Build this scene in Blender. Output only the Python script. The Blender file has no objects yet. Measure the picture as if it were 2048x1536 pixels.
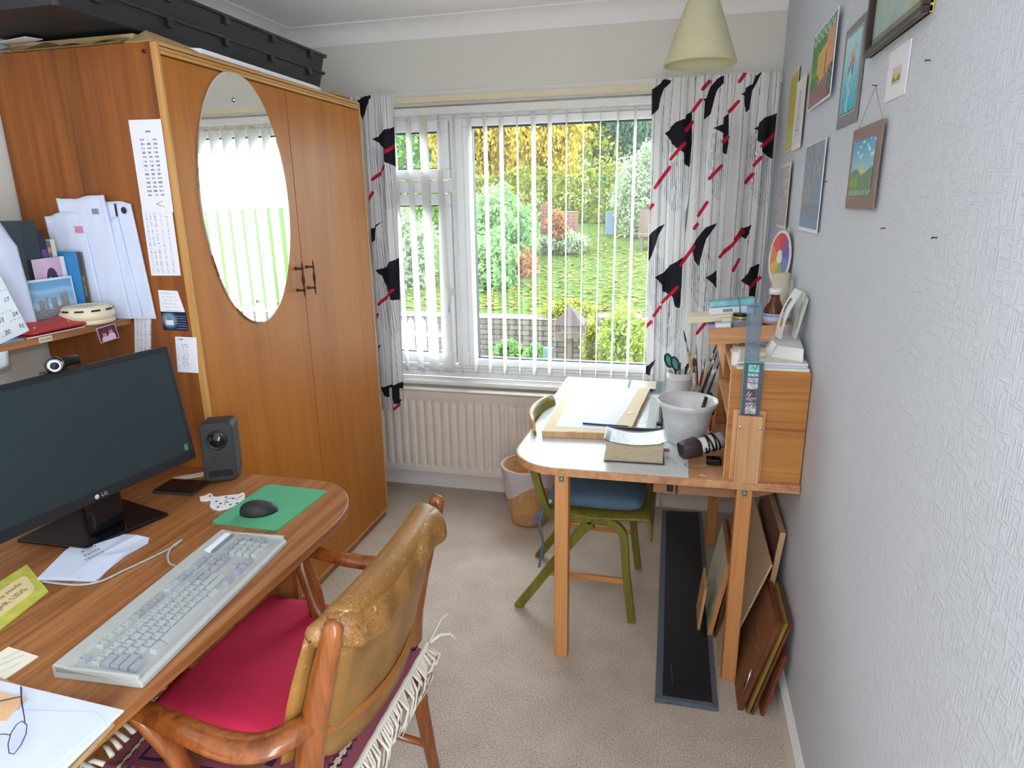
import bpy, math, random
import numpy as np
from mathutils import Vector, Matrix, Euler

# ------------------------------------------------------------------ camera, world, lights, exposure
SC = bpy.context.scene
COL = SC.collection
XR, XL, YB, YF, ZC = 0.4078, -2.068, 3.386, -1.35, 2.492      # room faces
CAM_H = 1.6124
cam_d = bpy.data.cameras.new('camera')
cam_d.sensor_fit = 'HORIZONTAL'
cam_d.sensor_width = 36.0
cam_d.lens = 1308.02 / 2048 * 36.0
cam_d.clip_start = 0.02
cam_d.clip_end = 200
cam = bpy.data.objects.new('camera', cam_d)
COL.objects.link(cam)
_r = Vector((0.97006411, 0.24239982, -0.01476324))
_u = Vector((-0.05066522, 0.26146284, 0.96388289))
_f = Vector((-0.23750508, 0.93428021, -0.26591696))
cam.matrix_world = Matrix(((_r.x, _u.x, -_f.x, 0), (_r.y, _u.y, -_f.y, 0), (_r.z, _u.z, -_f.z, CAM_H), (0, 0, 0, 1)))
SC.camera = cam

SC.view_settings.view_transform = 'Standard'
SC.view_settings.look = 'None'
SC.view_settings.gamma = 1.0
SC.view_settings.use_curve_mapping = False
SC.view_settings.exposure = 0.0
SC.cycles.use_denoising = True
SC.cycles.max_bounces = 10
SC.cycles.diffuse_bounces = 6
SC.cycles.glossy_bounces = 5
SC.cycles.transmission_bounces = 8
SC.cycles.transparent_max_bounces = 24
SC.cycles.sample_clamp_indirect = 6.0
SC.cycles.caustics_reflective = False
SC.cycles.caustics_refractive = False

SKY_STRENGTH = 15.0
world = bpy.data.worlds.new('overcast_sky')
SC.world = world
world.use_nodes = True
wb = world.node_tree.nodes['Background']
wb.inputs[0].default_value = (0.88, 0.95, 1.0, 1)
wb.inputs[1].default_value = SKY_STRENGTH

def area_light(name, loc, direction, sx, sy, power, color=(1, 1, 1), portal=False):
    l = bpy.data.lights.new(name, 'AREA')
    l.shape = 'RECTANGLE'; l.size = sx; l.size_y = sy; l.energy = power; l.color = color
    o = bpy.data.objects.new(name, l); COL.objects.link(o)
    o.location = loc
    o.rotation_euler = Vector(direction).to_track_quat('-Z', 'Y').to_euler()
    if portal: l.cycles.is_portal = True
    return o
# sky portal filling the window opening, another in an unseen opening added for fill
area_light('window_sky_portal', (-0.72, 3.62, 1.40), (0, -1, 0), 1.95, 1.5, 1, portal=True)
area_light('fill_opening_portal', (XR + 0.13, -0.80, 1.0), (-1, 0, 0), 0.84, 2.0, 1, portal=True)
# the camera's own flash, just above the lens
fl = bpy.data.lights.new('camera_flash', 'POINT')
fl.energy = 24.0; fl.color = (0.93, 0.97, 1.0); fl.shadow_soft_size = 0.018
flo = bpy.data.objects.new('camera_flash', fl); COL.objects.link(flo)
flo.location = (0.012, -0.03, CAM_H + 0.075)

# ------------------------------------------------------------------ helpers
R = math.radians
rnd = random.Random(7)
def lin(c):
    c = c / 255.0
    return c / 12.92 if c <= 0.04045 else ((c + 0.055) / 1.055) ** 2.4
def rgb(r, g, b): return (lin(r), lin(g), lin(b), 1.0)

class MB:
    """collects faces; build() links them as one mesh object"""
    def __init__(s): s.v = []; s.f = []; s.m = []; s.sm = []
    def add(s, vs, fs, mi=0, smooth=False):
        b = len(s.v); s.v += [tuple(p) for p in vs]
        for f in fs:
            s.f.append(tuple(b + i for i in f)); s.m.append(mi); s.sm.append(smooth)
        return s
    def box(s, x0, x1, y0, y1, z0, z1, mi=0, M=None):
        vs = [Vector((x, y, z)) for z in (z0, z1) for y in (y0, y1) for x in (x0, x1)]
        if M is not None: vs = [M @ v for v in vs]
        return s.add(vs, [(0, 2, 3, 1), (4, 5, 7, 6), (0, 1, 5, 4), (2, 6, 7, 3), (0, 4, 6, 2), (1, 3, 7, 5)], mi)
    def rbox(s, x0, x1, y0, y1, z0, z1, r, mi=0, M=None, n=4):
        """box with rounded vertical corners"""
        pts = rrect(x0, x1, y0, y1, r, n)
        return s.prism(pts, z0, z1, mi, M)
    def prism(s, pts, z0, z1, mi=0, M=None, smooth=False):
        n = len(pts)
        vs = [Vector((p[0], p[1], z0)) for p in pts] + [Vector((p[0], p[1], z1)) for p in pts]
        if M is not None: vs = [M @ v for v in vs]
        s.add(vs, [tuple(reversed(range(n))), tuple(range(n, 2 * n))], mi)
        b = len(s.v) - 2 * n
        for i in range(n):
            j = (i + 1) % n
            s.f.append((b + i, b + j, b + n + j, b + n + i)); s.m.append(mi); s.sm.append(smooth)
        return s
    def hexa(s, P, mi=0):
        """8 explicit corners: bottom 4 then top 4 (same winding)"""
        return s.add(P, [(3, 2, 1, 0), (4, 5, 6, 7), (0, 1, 5, 4), (1, 2, 6, 5), (2, 3, 7, 6), (3, 0, 4, 7)], mi)
    def tube(s, pts, rad, n=12, mi=0, flat=None, up=(0, 0, 1), cap=True, closed=False):
        pts = [Vector(p) for p in pts]; k = len(pts)
        if not hasattr(rad, '__len__'): rad = [rad] * k
        vs = []; U = Vector(up)
        for i, p in enumerate(pts):
            if closed: t = pts[(i + 1) % k] - pts[i - 1]
            else: t = pts[min(i + 1, k - 1)] - pts[max(i - 1, 0)]
            t.normalize()
            a = U.cross(t)
            if a.length < 1e-4: a = Vector((1, 0, 0)).cross(t)
            if a.length < 1e-4: a = Vector((0, 1, 0)).cross(t)
            a.normalize(); b = t.cross(a)
            r = rad[i]; ra, rb = (r, r) if not hasattr(r, '__len__') else r
            for j in range(n):
                th = 2 * math.pi * (j + 0.5) / n
                ca, sa = math.cos(th), math.sin(th)
                if flat:
                    ca = math.copysign(abs(ca) ** flat, ca); sa = math.copysign(abs(sa) ** flat, sa)
                vs.append(p + a * (ra * ca) + b * (rb * sa))
        fs = []
        for i in range(k if closed else k - 1):
            i2 = (i + 1) % k
            for j in range(n):
                j2 = (j + 1) % n
                fs.append((i * n + j, i * n + j2, i2 * n + j2, i2 * n + j))
        s.add(vs, fs, mi, True)
        if cap and not closed:
            b = len(s.v) - k * n
            s.f.append(tuple(b + j for j in reversed(range(n)))); s.m.append(mi); s.sm.append(False)
            s.f.append(tuple(b + (k - 1) * n + j for j in range(n))); s.m.append(mi); s.sm.append(False)
        return s
    def lathe(s, prof, c=(0, 0, 0), n=32, mi=0, M=None, rfun=None):
        """prof: list of (r, z); closed at ends when r == 0"""
        vs = []; k = len(prof)
        for r, z in prof:
            for j in range(n):
                th = 2 * math.pi * j / n
                q = r * (rfun(th, z) if rfun else 1)
                vs.append(Vector((q * math.cos(th), q * math.sin(th), z)))
        if M is not None: vs = [M @ v for v in vs]
        vs = [v + Vector(c) for v in vs]
        fs = []
        for i in range(k - 1):
            for j in range(n):
                j2 = (j + 1) % n
                fs.append((i * n + j, i * n + j2, (i + 1) * n + j2, (i + 1) * n + j))
        return s.add(vs, fs, mi, True)
    def grid(s, fn, nu, nv, mi=0, smooth=True, closed_u=False):
        vs = [Vector(fn(i / (nu if closed_u else nu - 1), j / (nv - 1))) for j in range(nv) for i in range(nu)]
        fs = []
        for j in range(nv - 1):
            for i in range(nu if closed_u else nu - 1):
                i2 = (i + 1) % nu
                fs.append((j * nu + i, j * nu + i2, (j + 1) * nu + i2, (j + 1) * nu + i))
        return s.add(vs, fs, mi, smooth)

def rrect(x0, x1, y0, y1, r, n=4):
    pts = []
    for cx, cy, a0 in ((x1 - r, y0 + r, -90), (x1 - r, y1 - r, 0), (x0 + r, y1 - r, 90), (x0 + r, y0 + r, 180)):
        for k in range(n + 1):
            a = R(a0 + 90 * k / n); pts.append((cx + r * math.cos(a), cy + r * math.sin(a)))
    return pts

def cr(P, k=7):
    P = [Vector(p) for p in P]; out = []
    for i in range(len(P) - 1):
        p0, p1, p2, p3 = P[max(i - 1, 0)], P[i], P[i + 1], P[min(i + 2, len(P) - 1)]
        for j in range(k):
            t = j / k; out.append(.5 * ((2 * p1) + (-p0 + p2) * t + (2 * p0 - 5 * p1 + 4 * p2 - p3) * t * t + (-p0 + 3 * p1 - 3 * p2 + p3) * t ** 3))
    return out + [P[-1]]
ORG = {}
def obj(name, mb, mats, parent=None, loc=None, label=None, cat=None, group=None, kind=None, bevel=0, seg=2, smooth=None, weld=False):
    """link the collected faces (world coordinates) as ONE object"""
    if parent is not None: org = ORG[parent]
    elif loc is not None: org = Vector(loc)
    else:
        a = np.array(mb.v); lo, hi = a.min(0), a.max(0)
        org = Vector(((lo[0] + hi[0]) / 2, (lo[1] + hi[1]) / 2, lo[2]))
    me = bpy.data.meshes.new(name)
    me.from_pydata([(v[0] - org.x, v[1] - org.y, v[2] - org.z) for v in mb.v], [], mb.f)
    if not isinstance(mats, (list, tuple)): mats = [mats]
    for m in mats: me.materials.append(m)
    me.polygons.foreach_set('material_index', mb.m)
    me.polygons.foreach_set('use_smooth', mb.sm if smooth is None else [smooth] * len(mb.f))
    me.update()
    o = bpy.data.objects.new(name, me); COL.objects.link(o)
    if parent is not None: o.parent = parent
    else: o.location = org
    ORG[o] = org
    if weld:
        w = o.modifiers.new('weld', 'WELD'); w.merge_threshold = 1e-5
    if bevel:
        b = o.modifiers.new('bevel', 'BEVEL'); b.width = bevel; b.segments = seg; b.limit_method = 'ANGLE'; b.angle_limit = R(40)
    tag(o, label, cat, group, kind)
    return o
def tag(o, label=None, cat=None, group=None, kind=None):
    if label: o['label'] = label
    if cat: o['category'] = cat
    if group: o['group'] = group
    if kind: o['kind'] = kind
    return o
def thing(name, label, cat, loc, group=None, kind=None):
    o = bpy.data.objects.new(name, None); COL.objects.link(o)
    o.location = loc; o.empty_display_size = 0.05
    ORG[o] = Vector(loc)
    return tag(o, label, cat, group, kind)
def dup(o, loc, rotz=0, label=None, parent=None):
    c = o.copy(); COL.objects.link(c)
    if parent is None:
        c.location = loc; c.rotation_euler = (0, 0, rotz)
        if label: c['label'] = label
    else: c.parent = parent
    for ch in [q for q in o.children]: dup(ch, None, parent=c)
    return c

_gl = {}
def glyph(txt):
    if txt not in _gl:
        cu = bpy.data.curves.new('lettering', 'FONT'); cu.body = txt; cu.resolution_u = 2
        cu.align_x = 'CENTER'; cu.align_y = 'CENTER'
        ob = bpy.data.objects.new('lettering', cu); COL.objects.link(ob)
        bpy.context.view_layer.update()
        dg = bpy.context.evaluated_depsgraph_get()
        me = bpy.data.meshes.new_from_object(ob.evaluated_get(dg))
        _gl[txt] = ([tuple(v.co) for v in me.vertices], [tuple(p.vertices) for p in me.polygons])
        bpy.data.objects.remove(ob); bpy.data.curves.remove(cu); bpy.data.meshes.remove(me)
    return _gl[txt]
def letters(mb, txt, c, U, V, size, mi=0, sx=1.0, slant=0.0):
    """flat lettering centred at c; U reading direction, V up"""
    vs, fs = glyph(txt); c = Vector(c); U = Vector(U).normalized(); V = Vector(V).normalized()
    mb.add([c + U * ((x * sx + slant * y) * size) + V * (y * size) for x, y, z in vs], fs, mi)
    return mb

# ------------------------------------------------------------------ materials
def new_mat(name):
    m = bpy.data.materials.new(name); m.use_nodes = True
    nt = m.node_tree; return m, nt, nt.nodes['Principled BSDF']
def N(nt, t, **kw):
    n = nt.nodes.new(t)
    for k, v in kw.items(): setattr(n, k, v)
    return n
def coords(nt, scale=(1, 1, 1), rot=(0, 0, 0)):
    tc = N(nt, 'ShaderNodeTexCoord'); mp = N(nt, 'ShaderNodeMapping')
    mp.inputs['Scale'].default_value = scale; mp.inputs['Rotation'].default_value = rot
    nt.links.new(tc.outputs['Object'], mp.inputs[0]); return mp.outputs[0]
def noise(nt, vec, sc, det=2, rough=0.5, dist=0):
    n = N(nt, 'ShaderNodeTexNoise'); n.inputs['Scale'].default_value = sc
    n.inputs['Detail'].default_value = det; n.inputs['Roughness'].default_value = rough
    n.inputs['Distortion'].default_value = dist
    nt.links.new(vec, n.inputs['Vector']); return n.outputs[0]
def ramp(nt, fac, stops):
    r = N(nt, 'ShaderNodeValToRGB'); e = r.color_ramp.elements
    while len(e) < len(stops): e.new(0.5)
    for i, (p, c) in enumerate(stops): e[i].position = p; e[i].color = c
    nt.links.new(fac, r.inputs[0]); return r.outputs[0]
def bump(nt, bs, h, strength, dist=0.002):
    b = N(nt, 'ShaderNodeBump'); b.inputs['Strength'].default_value = strength; b.inputs['Distance'].default_value = dist
    nt.links.new(h, b.inputs['Height']); nt.links.new(b.outputs[0], bs.inputs['Normal'])
def spec(bs, v):
    for k in ('Specular IOR Level', 'Specular'):
        if k in bs.inputs: bs.inputs[k].default_value = v; return
def plain(name, c, rough=0.5, metal=0.0, sp=0.5, var=0.06, vs=20, bmp=0, bs_=60, alpha=None):
    m, nt, bs = new_mat(name)
    vec = coords(nt)
    n = noise(nt, vec, vs, 3)
    lo = tuple(max(0, x * (1 - var)) for x in c[:3]) + (1,); hi = tuple(min(1, x * (1 + var)) for x in c[:3]) + (1,)
    nt.links.new(ramp(nt, n, [(0.3, lo), (0.7, hi)]), bs.inputs['Base Color'])
    bs.inputs['Roughness'].default_value = rough; bs.inputs['Metallic'].default_value = metal; spec(bs, sp)
    if bmp: bump(nt, bs, noise(nt, vec, bs_, 3), bmp)
    return m
def wood(name, c1, c2, axis='z', fine=60, along=3.0, rough=0.4, c3=None, dist=0.4, sp=0.5, coat=0.0):
    m, nt, bs = new_mat(name)
    sc = [1, 1, 1]; sc['xyz'.index(axis)] = along / fine
    v1 = coords(nt, tuple(sc))
    a = noise(nt, v1, fine, 4, 0.65, dist)
    sc2 = [1, 1, 1]; sc2['xyz'.index(axis)] = 0.07
    v2 = coords(nt, tuple(sc2))
    b = noise(nt, v2, 9, 2, 0.5, 1.2)
    mx = N(nt, 'ShaderNodeMath', operation='MULTIPLY_ADD'); mx.inputs[1].default_value = 0.5
    nt.links.new(a, mx.inputs[0])
    mm = N(nt, 'ShaderNodeMath', operation='MULTIPLY'); mm.inputs[1].default_value = 0.5
    nt.links.new(b, mm.inputs[0]); nt.links.new(mm.outputs[0], mx.inputs[2])
    st = [(0.36, c1), (0.62, c2)]
    if c3: st = [(0.34, c3), (0.44, c1), (0.62, c2)]
    nt.links.new(ramp(nt, mx.outputs[0], st), bs.inputs['Base Color'])
    bs.inputs['Roughness'].default_value = rough; spec(bs, sp)
    if coat: bs.inputs['Coat Weight'].default_value = coat; bs.inputs['Coat Roughness'].default_value = 0.12
    bump(nt, bs, a, 0.05, 0.001)
    return m
def art_mat(name, rough=0.7, transl=0.0, bmp=0):
    m, nt, bs = new_mat(name)
    a = N(nt, 'ShaderNodeAttribute'); a.attribute_name = 'col'
    nt.links.new(a.outputs['Color'], bs.inputs['Base Color'])
    bs.inputs['Roughness'].default_value = rough; spec(bs, 0.25)
    if transl:
        tr = N(nt, 'ShaderNodeBsdfTranslucent'); nt.links.new(a.outputs['Color'], tr.inputs[0])
        mx = N(nt, 'ShaderNodeMixShader'); mx.inputs[0].default_value = transl
        nt.links.new(bs.outputs[0], mx.inputs[1]); nt.links.new(tr.outputs[0], mx.inputs[2])
        nt.links.new(mx.outputs[0], nt.nodes['Material Output'].inputs[0])
    return m
def translucent(name, c, t=0.4, rough=0.8):
    m, nt, bs = new_mat(name)
    vec = coords(nt)
    col = ramp(nt, noise(nt, vec, 30, 2), [(0.3, tuple(x * 0.96 for x in c[:3]) + (1,)), (0.7, c)])
    nt.links.new(col, bs.inputs['Base Color']); bs.inputs['Roughness'].default_value = rough; spec(bs, 0.2)
    tr = N(nt, 'ShaderNodeBsdfTranslucent'); nt.links.new(col, tr.inputs[0])
    mx = N(nt, 'ShaderNodeMixShader'); mx.inputs[0].default_value = t
    nt.links.new(bs.outputs[0], mx.inputs[1]); nt.links.new(tr.outputs[0], mx.inputs[2])
    nt.links.new(mx.outputs[0], nt.nodes['Material Output'].inputs[0])
    return m
def clear(name, tint=(1, 1, 1, 1), gloss=0.08, rough=0.0, fres=True, body=0.0, bodyc=(1, 1, 1, 1)):
    """thin glass or clear plastic: transparent with a mirror-like sheen"""
    m, nt, bs = new_mat(name)
    tr = N(nt, 'ShaderNodeBsdfTransparent'); tr.inputs[0].default_value = tint
    gl = N(nt, 'ShaderNodeBsdfGlossy'); gl.inputs['Roughness'].default_value = rough
    mx = N(nt, 'ShaderNodeMixShader')
    if fres:
        lw = N(nt, 'ShaderNodeLayerWeight'); lw.inputs[0].default_value = 0.25
        mp = N(nt, 'ShaderNodeMapRange'); mp.inputs[3].default_value = gloss; mp.inputs[4].default_value = 0.6
        nt.links.new(lw.outputs['Facing'], mp.inputs[0])
        pw = N(nt, 'ShaderNodeMath', operation='POWER'); pw.inputs[1].default_value = 3
        nt.links.new(lw.outputs['Facing'], pw.inputs[0]); nt.links.new(pw.outputs[0], mp.inputs[0])
        nt.links.new(mp.outputs[0], mx.inputs[0])
    else: mx.inputs[0].default_value = gloss
    nt.links.new(tr.outputs[0], mx.inputs[1]); nt.links.new(gl.outputs[0], mx.inputs[2])
    out = mx.outputs[0]
    if body:
        df = N(nt, 'ShaderNodeBsdfDiffuse'); df.inputs[0].default_value = bodyc
        m2 = N(nt, 'ShaderNodeMixShader'); m2.inputs[0].default_value = body
        nt.links.new(out, m2.inputs[1]); nt.links.new(df.outputs[0], m2.inputs[2]); out = m2.outputs[0]
    nt.links.new(out, nt.nodes['Material Output'].inputs[0])
    return m

def wallpaper(name, c, strength=0.5, s=1.0):
    """embossed wallpaper: raised strokes, some upright, some slanting sideways"""
    m, nt, bs = new_mat(name)
    tc = N(nt, 'ShaderNodeTexCoord')
    def strokes(scale, rot, sc, lo, hi):
        mp = N(nt, 'ShaderNodeMapping'); mp.inputs['Scale'].default_value = scale; mp.inputs['Rotation'].default_value = rot
        nt.links.new(tc.outputs['Object'], mp.inputs[0])
        n = noise(nt, mp.outputs[0], sc * s, 1.0, 0.4)
        r = N(nt, 'ShaderNodeMapRange'); r.interpolation_type = 'SMOOTHSTEP'
        r.inputs[1].default_value = lo; r.inputs[2].default_value = hi
        nt.links.new(n, r.inputs[0]); return r.outputs[0]
    a = strokes((1, 1, 0.10), (0, 0, 0), 120, 0.53, 0.64)
    b = strokes((1, 0.16, 1), (R(14), 0, 0), 90, 0.55, 0.66)
    c2 = strokes((0.16, 1, 1), (0, R(14), 0), 90, 0.55, 0.66)
    mxb = N(nt, 'ShaderNodeMath', operation='MULTIPLY'); nt.links.new(b, mxb.inputs[0]); nt.links.new(c2, mxb.inputs[1])
    add = N(nt, 'ShaderNodeMath', operation='MAXIMUM'); nt.links.new(a, add.inputs[0])
    nt.links.new(b, add.inputs[1])
    bump(nt, bs, add.outputs[0], strength, 0.0016)
    n2 = noise(nt, tc.outputs['Object'], 2.0, 2)
    nt.links.new(ramp(nt, n2, [(0.3, tuple(x * 0.97 for x in c[:3]) + (1,)), (0.7, c)]), bs.inputs['Base Color'])
    bs.inputs['Roughness'].default_value = 0.62; spec(bs, 0.3)
    return m

MT = {}
MT['wall'] = wallpaper('embossed_wallpaper', rgb(202, 208, 219), 0.55, 1.7)
MT['wall_fine'] = wallpaper('vertical_fleck_wallpaper', rgb(226, 224, 218), 0.2, 1.6)
MT['ceil'] = plain('ceiling_paint', rgb(244, 244, 245), 0.8, var=0.01)
MT['paint'] = plain('white_gloss_paint', rgb(232, 230, 228), 0.35, var=0.01)
MT['cream'] = plain('cream_plastic', rgb(226, 216, 186), 0.4, var=0.03)
MT['upvc'] = plain('white_window_plastic', rgb(238, 239, 242), 0.25, var=0.01)
MT['gasket'] = plain('black_rubber_gasket', rgb(42, 44, 60), 0.6)
MT['glass'] = clear('window_glass', (0.97, 0.99, 0.98, 1), 0.055)
MT['radiator'] = plain('cream_radiator_enamel', rgb(226, 219, 212), 0.35, var=0.01)
MT['black'] = plain('black_plastic', rgb(30, 31, 36), 0.35, var=0.1)
MT['blackmatt'] = plain('matt_black_plastic', rgb(34, 35, 40), 0.6, var=0.12)
MT['white'] = plain('white_plastic', rgb(236, 236, 238), 0.35, var=0.02)
MT['paper'] = plain('white_paper', rgb(232, 235, 244), 0.8, var=0.02)
MT['paper2'] = plain('warm_white_paper', rgb(232, 228, 216), 0.8, var=0.03)
MT['ink'] = plain('dark_ink', rgb(40, 42, 60), 0.7)
MT['greyink'] = plain('grey_print', rgb(130, 134, 150), 0.8)
MT['steel'] = plain('bright_metal', rgb(200, 203, 208), 0.22, 1.0)
MT['brass'] = plain('brass', rgb(190, 170, 110), 0.35, 0.9)
MT['iron'] = plain('dark_bronze_iron', rgb(62, 48, 42), 0.35, 0.8)
MT['art'] = art_mat('painted_print', 0.65)
MT['fabric_print'] = art_mat('printed_curtain_cotton', 0.9, 0.12)
MT['card'] = plain('brown_card', rgb(176, 148, 104), 0.85, var=0.1)
MT['teak'] = wood('teak_veneer', rgb(164, 98, 28), rgb(180, 112, 36), 'z', 150, 2.0, 0.40, rgb(154, 88, 22), 0.2, sp=0.35)
MT['teakside'] = wood('teak_side_veneer', rgb(124, 70, 26), rgb(148, 86, 34), 'z', 60, 1.6, 0.42, rgb(100, 54, 20), 0.5, sp=0.35)
MT['edge'] = wood('pale_wood_edging', rgb(178, 128, 66), rgb(204, 156, 92), 'z', 90, 4, 0.45)
MT['edgey'] = wood('pale_wood_edging_long', rgb(178, 128, 66), rgb(204, 156, 92), 'y', 90, 4, 0.45)
MT['desk'] = wood('walnut_desk_laminate', rgb(136, 84, 46), rgb(176, 120, 72), 'y', 70, 2.0, 0.38, rgb(116, 66, 34), 0.5)
MT['deskz'] = wood('walnut_desk_laminate_upright', rgb(136, 84, 42), rgb(172, 116, 62), 'z', 70, 2.0, 0.4, rgb(116, 66, 34), 0.5)
MT['pine'] = wood('orange_pine', rgb(196, 132, 76), rgb(214, 154, 96), 'z', 60, 1.6, 0.5, rgb(176, 104, 54))
MT['pinex'] = wood('orange_pine_cross', rgb(196, 132, 76), rgb(214, 154, 96), 'x', 60, 1.6, 0.5, rgb(176, 104, 54))
MT['ply'] = wood('plywood_face', rgb(190, 134, 92), rgb(212, 162, 118), 'x', 60, 2.0, 0.55, rgb(166, 108, 70))
MT['plyz'] = wood('plywood_face_upright', rgb(196, 148, 102), rgb(218, 176, 132), 'z', 60, 2.0, 0.55, rgb(176, 122, 80))
MT['plyy'] = wood('plywood_face_deep', rgb(190, 134, 92), rgb(212, 162, 118), 'y', 60, 2.0, 0.55, rgb(166, 108, 70))
MT['oak'] = wood('golden_brown_veneer', rgb(176, 116, 52), rgb(198, 138, 72), 'x', 46, 1.4, 0.45, rgb(140, 84, 36), 1.2)
MT['chairwood'] = wood('polished_beech_chair_wood', rgb(124, 66, 28), rgb(158, 90, 40), 'z', 50, 2.5, 0.22, rgb(88, 42, 18), 0.6, coat=0.4)
MT['greenply'] = wood('olive_stained_plywood', rgb(108, 102, 30), rgb(130, 122, 44), 'z', 60, 3, 0.4, rgb(90, 84, 24))
MT['gloss'] = plain('glossy_black_plastic', rgb(16, 17, 22), 0.08, var=.05)
# ------------------------------------------------------------------ room shell
def carpet_mat():
    m, nt, bs = new_mat('beige_carpet')
    v = coords(nt)
    a = noise(nt, v, 190, 4, 0.8); b = noise(nt, v, 6.0, 4, .6)
    mx = N(nt, 'ShaderNodeMath', operation='MULTIPLY_ADD'); mx.inputs[1].default_value = 0.14
    nt.links.new(b, mx.inputs[0])
    mm = N(nt, 'ShaderNodeMath', operation='MULTIPLY'); mm.inputs[1].default_value = 0.86; nt.links.new(a, mm.inputs[0])
    nt.links.new(mm.outputs[0], mx.inputs[2])
    nt.links.new(ramp(nt, mx.outputs[0], [(0.38, rgb(158, 141, 126)), (0.60, rgb(226, 213, 200))]), bs.inputs['Base Color'])
    bs.inputs['Roughness'].default_value = 0.95; spec(bs, 0.1)
    bump(nt, bs, a, 0.6, 0.004)
    return m
MT['carpet'] = carpet_mat()
m = MB().box(XL - .1, XR + .1, YF - .12, YB + .1, -0.1, 0.0)
obj('floor', m, MT['carpet'], loc=(0, 0, 0), kind='structure')
m = MB().box(XL - .1, XR + .1, YF - .12, YB + .25, ZC, ZC + 0.1)
obj('ceiling', m, MT['ceil'], loc=(0, 0, ZC), kind='structure')
DY0, DY1, DZ = -1.22, -0.38, 2.0  # unseen doorway opening, added to let fill light into the room
m = MB().box(XR, XR + .1, DY1, YB + .25, -0.1, ZC).box(XR, XR + .1, YF - .12, DY0, -0.1, ZC).box(XR, XR + .1, DY0, DY1, DZ, ZC)
obj('wall_right', m, MT['wall'], loc=(XR, 0, 0), kind='structure')
m = MB().box(XL - .1, XL, YF - .12, YB + .25, -0.1, ZC)
obj('wall_left', m, MT['wall_fine'], loc=(XL, 0, 0), kind='structure')
WX0, WX1, WZ0, WZ1 = -1.68, 0.20, 0.657, 2.10
m = MB()
m.box(XL, WX0, YB, YB + .25, -0.1, ZC); m.box(WX1, XR, YB, YB + .25, -0.1, ZC)
m.box(WX0, WX1, YB, YB + .25, -0.1, WZ0 - 0.03); m.box(WX0, WX1, YB, YB + .25, WZ1, ZC)
obj('wall_back', m, MT['wall_fine'], loc=(0, YB, 0), kind='structure')
m = MB().box(XL, XR, YF - .12, YF, -0.1, ZC)
obj('wall_front', m, MT['wall_fine'], loc=(0, YF, 0), kind='structure')
m = MB().box(XR - .015, XR + .11, DY0 - .06, DY0, 0, DZ + .06).box(XR - .015, XR + .11, DY1, DY1 + .06, 0, DZ + .06).box(XR - .015, XR + .11, DY0, DY1, DZ, DZ + .06)
obj('trim_2', m, MT['paint'], loc=(XR, DY0, 0), kind='structure', bevel=.004)
# coving: a quarter-round between wall and ceiling
def coving(name, p0, p1, inward, kind='structure'):
    m = MB(); c = .083
    prof = [(0, -c), (0, 0), (c, 0), (c, -.006)]
    arc = [(c - .004 - (c - .010) * math.sin(R(a)), -.006 - (c - .010) * (1 - math.cos(R(a)))) for a in (15, 30, 45, 60, 75)] + [(0.004, -c)]
    prof += arc
    p0 = Vector(p0); p1 = Vector(p1); iv = Vector(inward)
    vs = [p + iv * a + Vector((0, 0, b)) for p in (p0, p1) for a, b in prof]
    n = len(prof)
    fs = [tuple(range(n)), tuple(reversed(range(n, 2 * n)))] + [(i, n + i, n + (i + 1) % n, (i + 1) % n) for i in range(n)]
    m.add(vs, fs)
    return obj(name, m, MT['ceil'], loc=p0, kind=kind)
coving('trim_3', (XL, YB, ZC), (XR, YB, ZC), (0, -1, 0))
coving('trim_4', (XL, YF, ZC), (XL, YB, ZC), (1, 0, 0))
# skirting boards
def skirt(name, pts, inward):
    m = MB(); (x0, y0), (x1, y1) = pts; ix, iy = inward
    for d, z0, z1 in ((.018, 0, .088), (.013, .088, .098), (.008, .098, .104)):
        xa, xb = sorted((x0, x1)) if iy else sorted((x0, x0 + ix * d)); ya, yb = sorted((y0, y1)) if ix else sorted((y0, y0 + iy * d))
        m.box(xa, xb, ya, yb, z0, z1)
    return obj(name, m, MT['paint'], loc=(x0, y0, 0), kind='structure')
skirt('baseboard_right', ((XR, DY1 + .06), (XR, YB)), (-1, 0))
skirt('baseboard_back', ((XL, YB), (XR - .018, YB)), (0, -1))
skirt('baseboard_left', ((XL, YF), (XL, YB - .018)), (1, 0))
# smooth painted batten above the window for the curtain track
m = MB().box(WX0 - .08, WX1 + .17, YB - .016, YB, 2.112, 2.165)
obj('trim_5', m, MT['paint'], loc=(WX0, YB, 2.112), kind='structure', bevel=.002)

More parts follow.
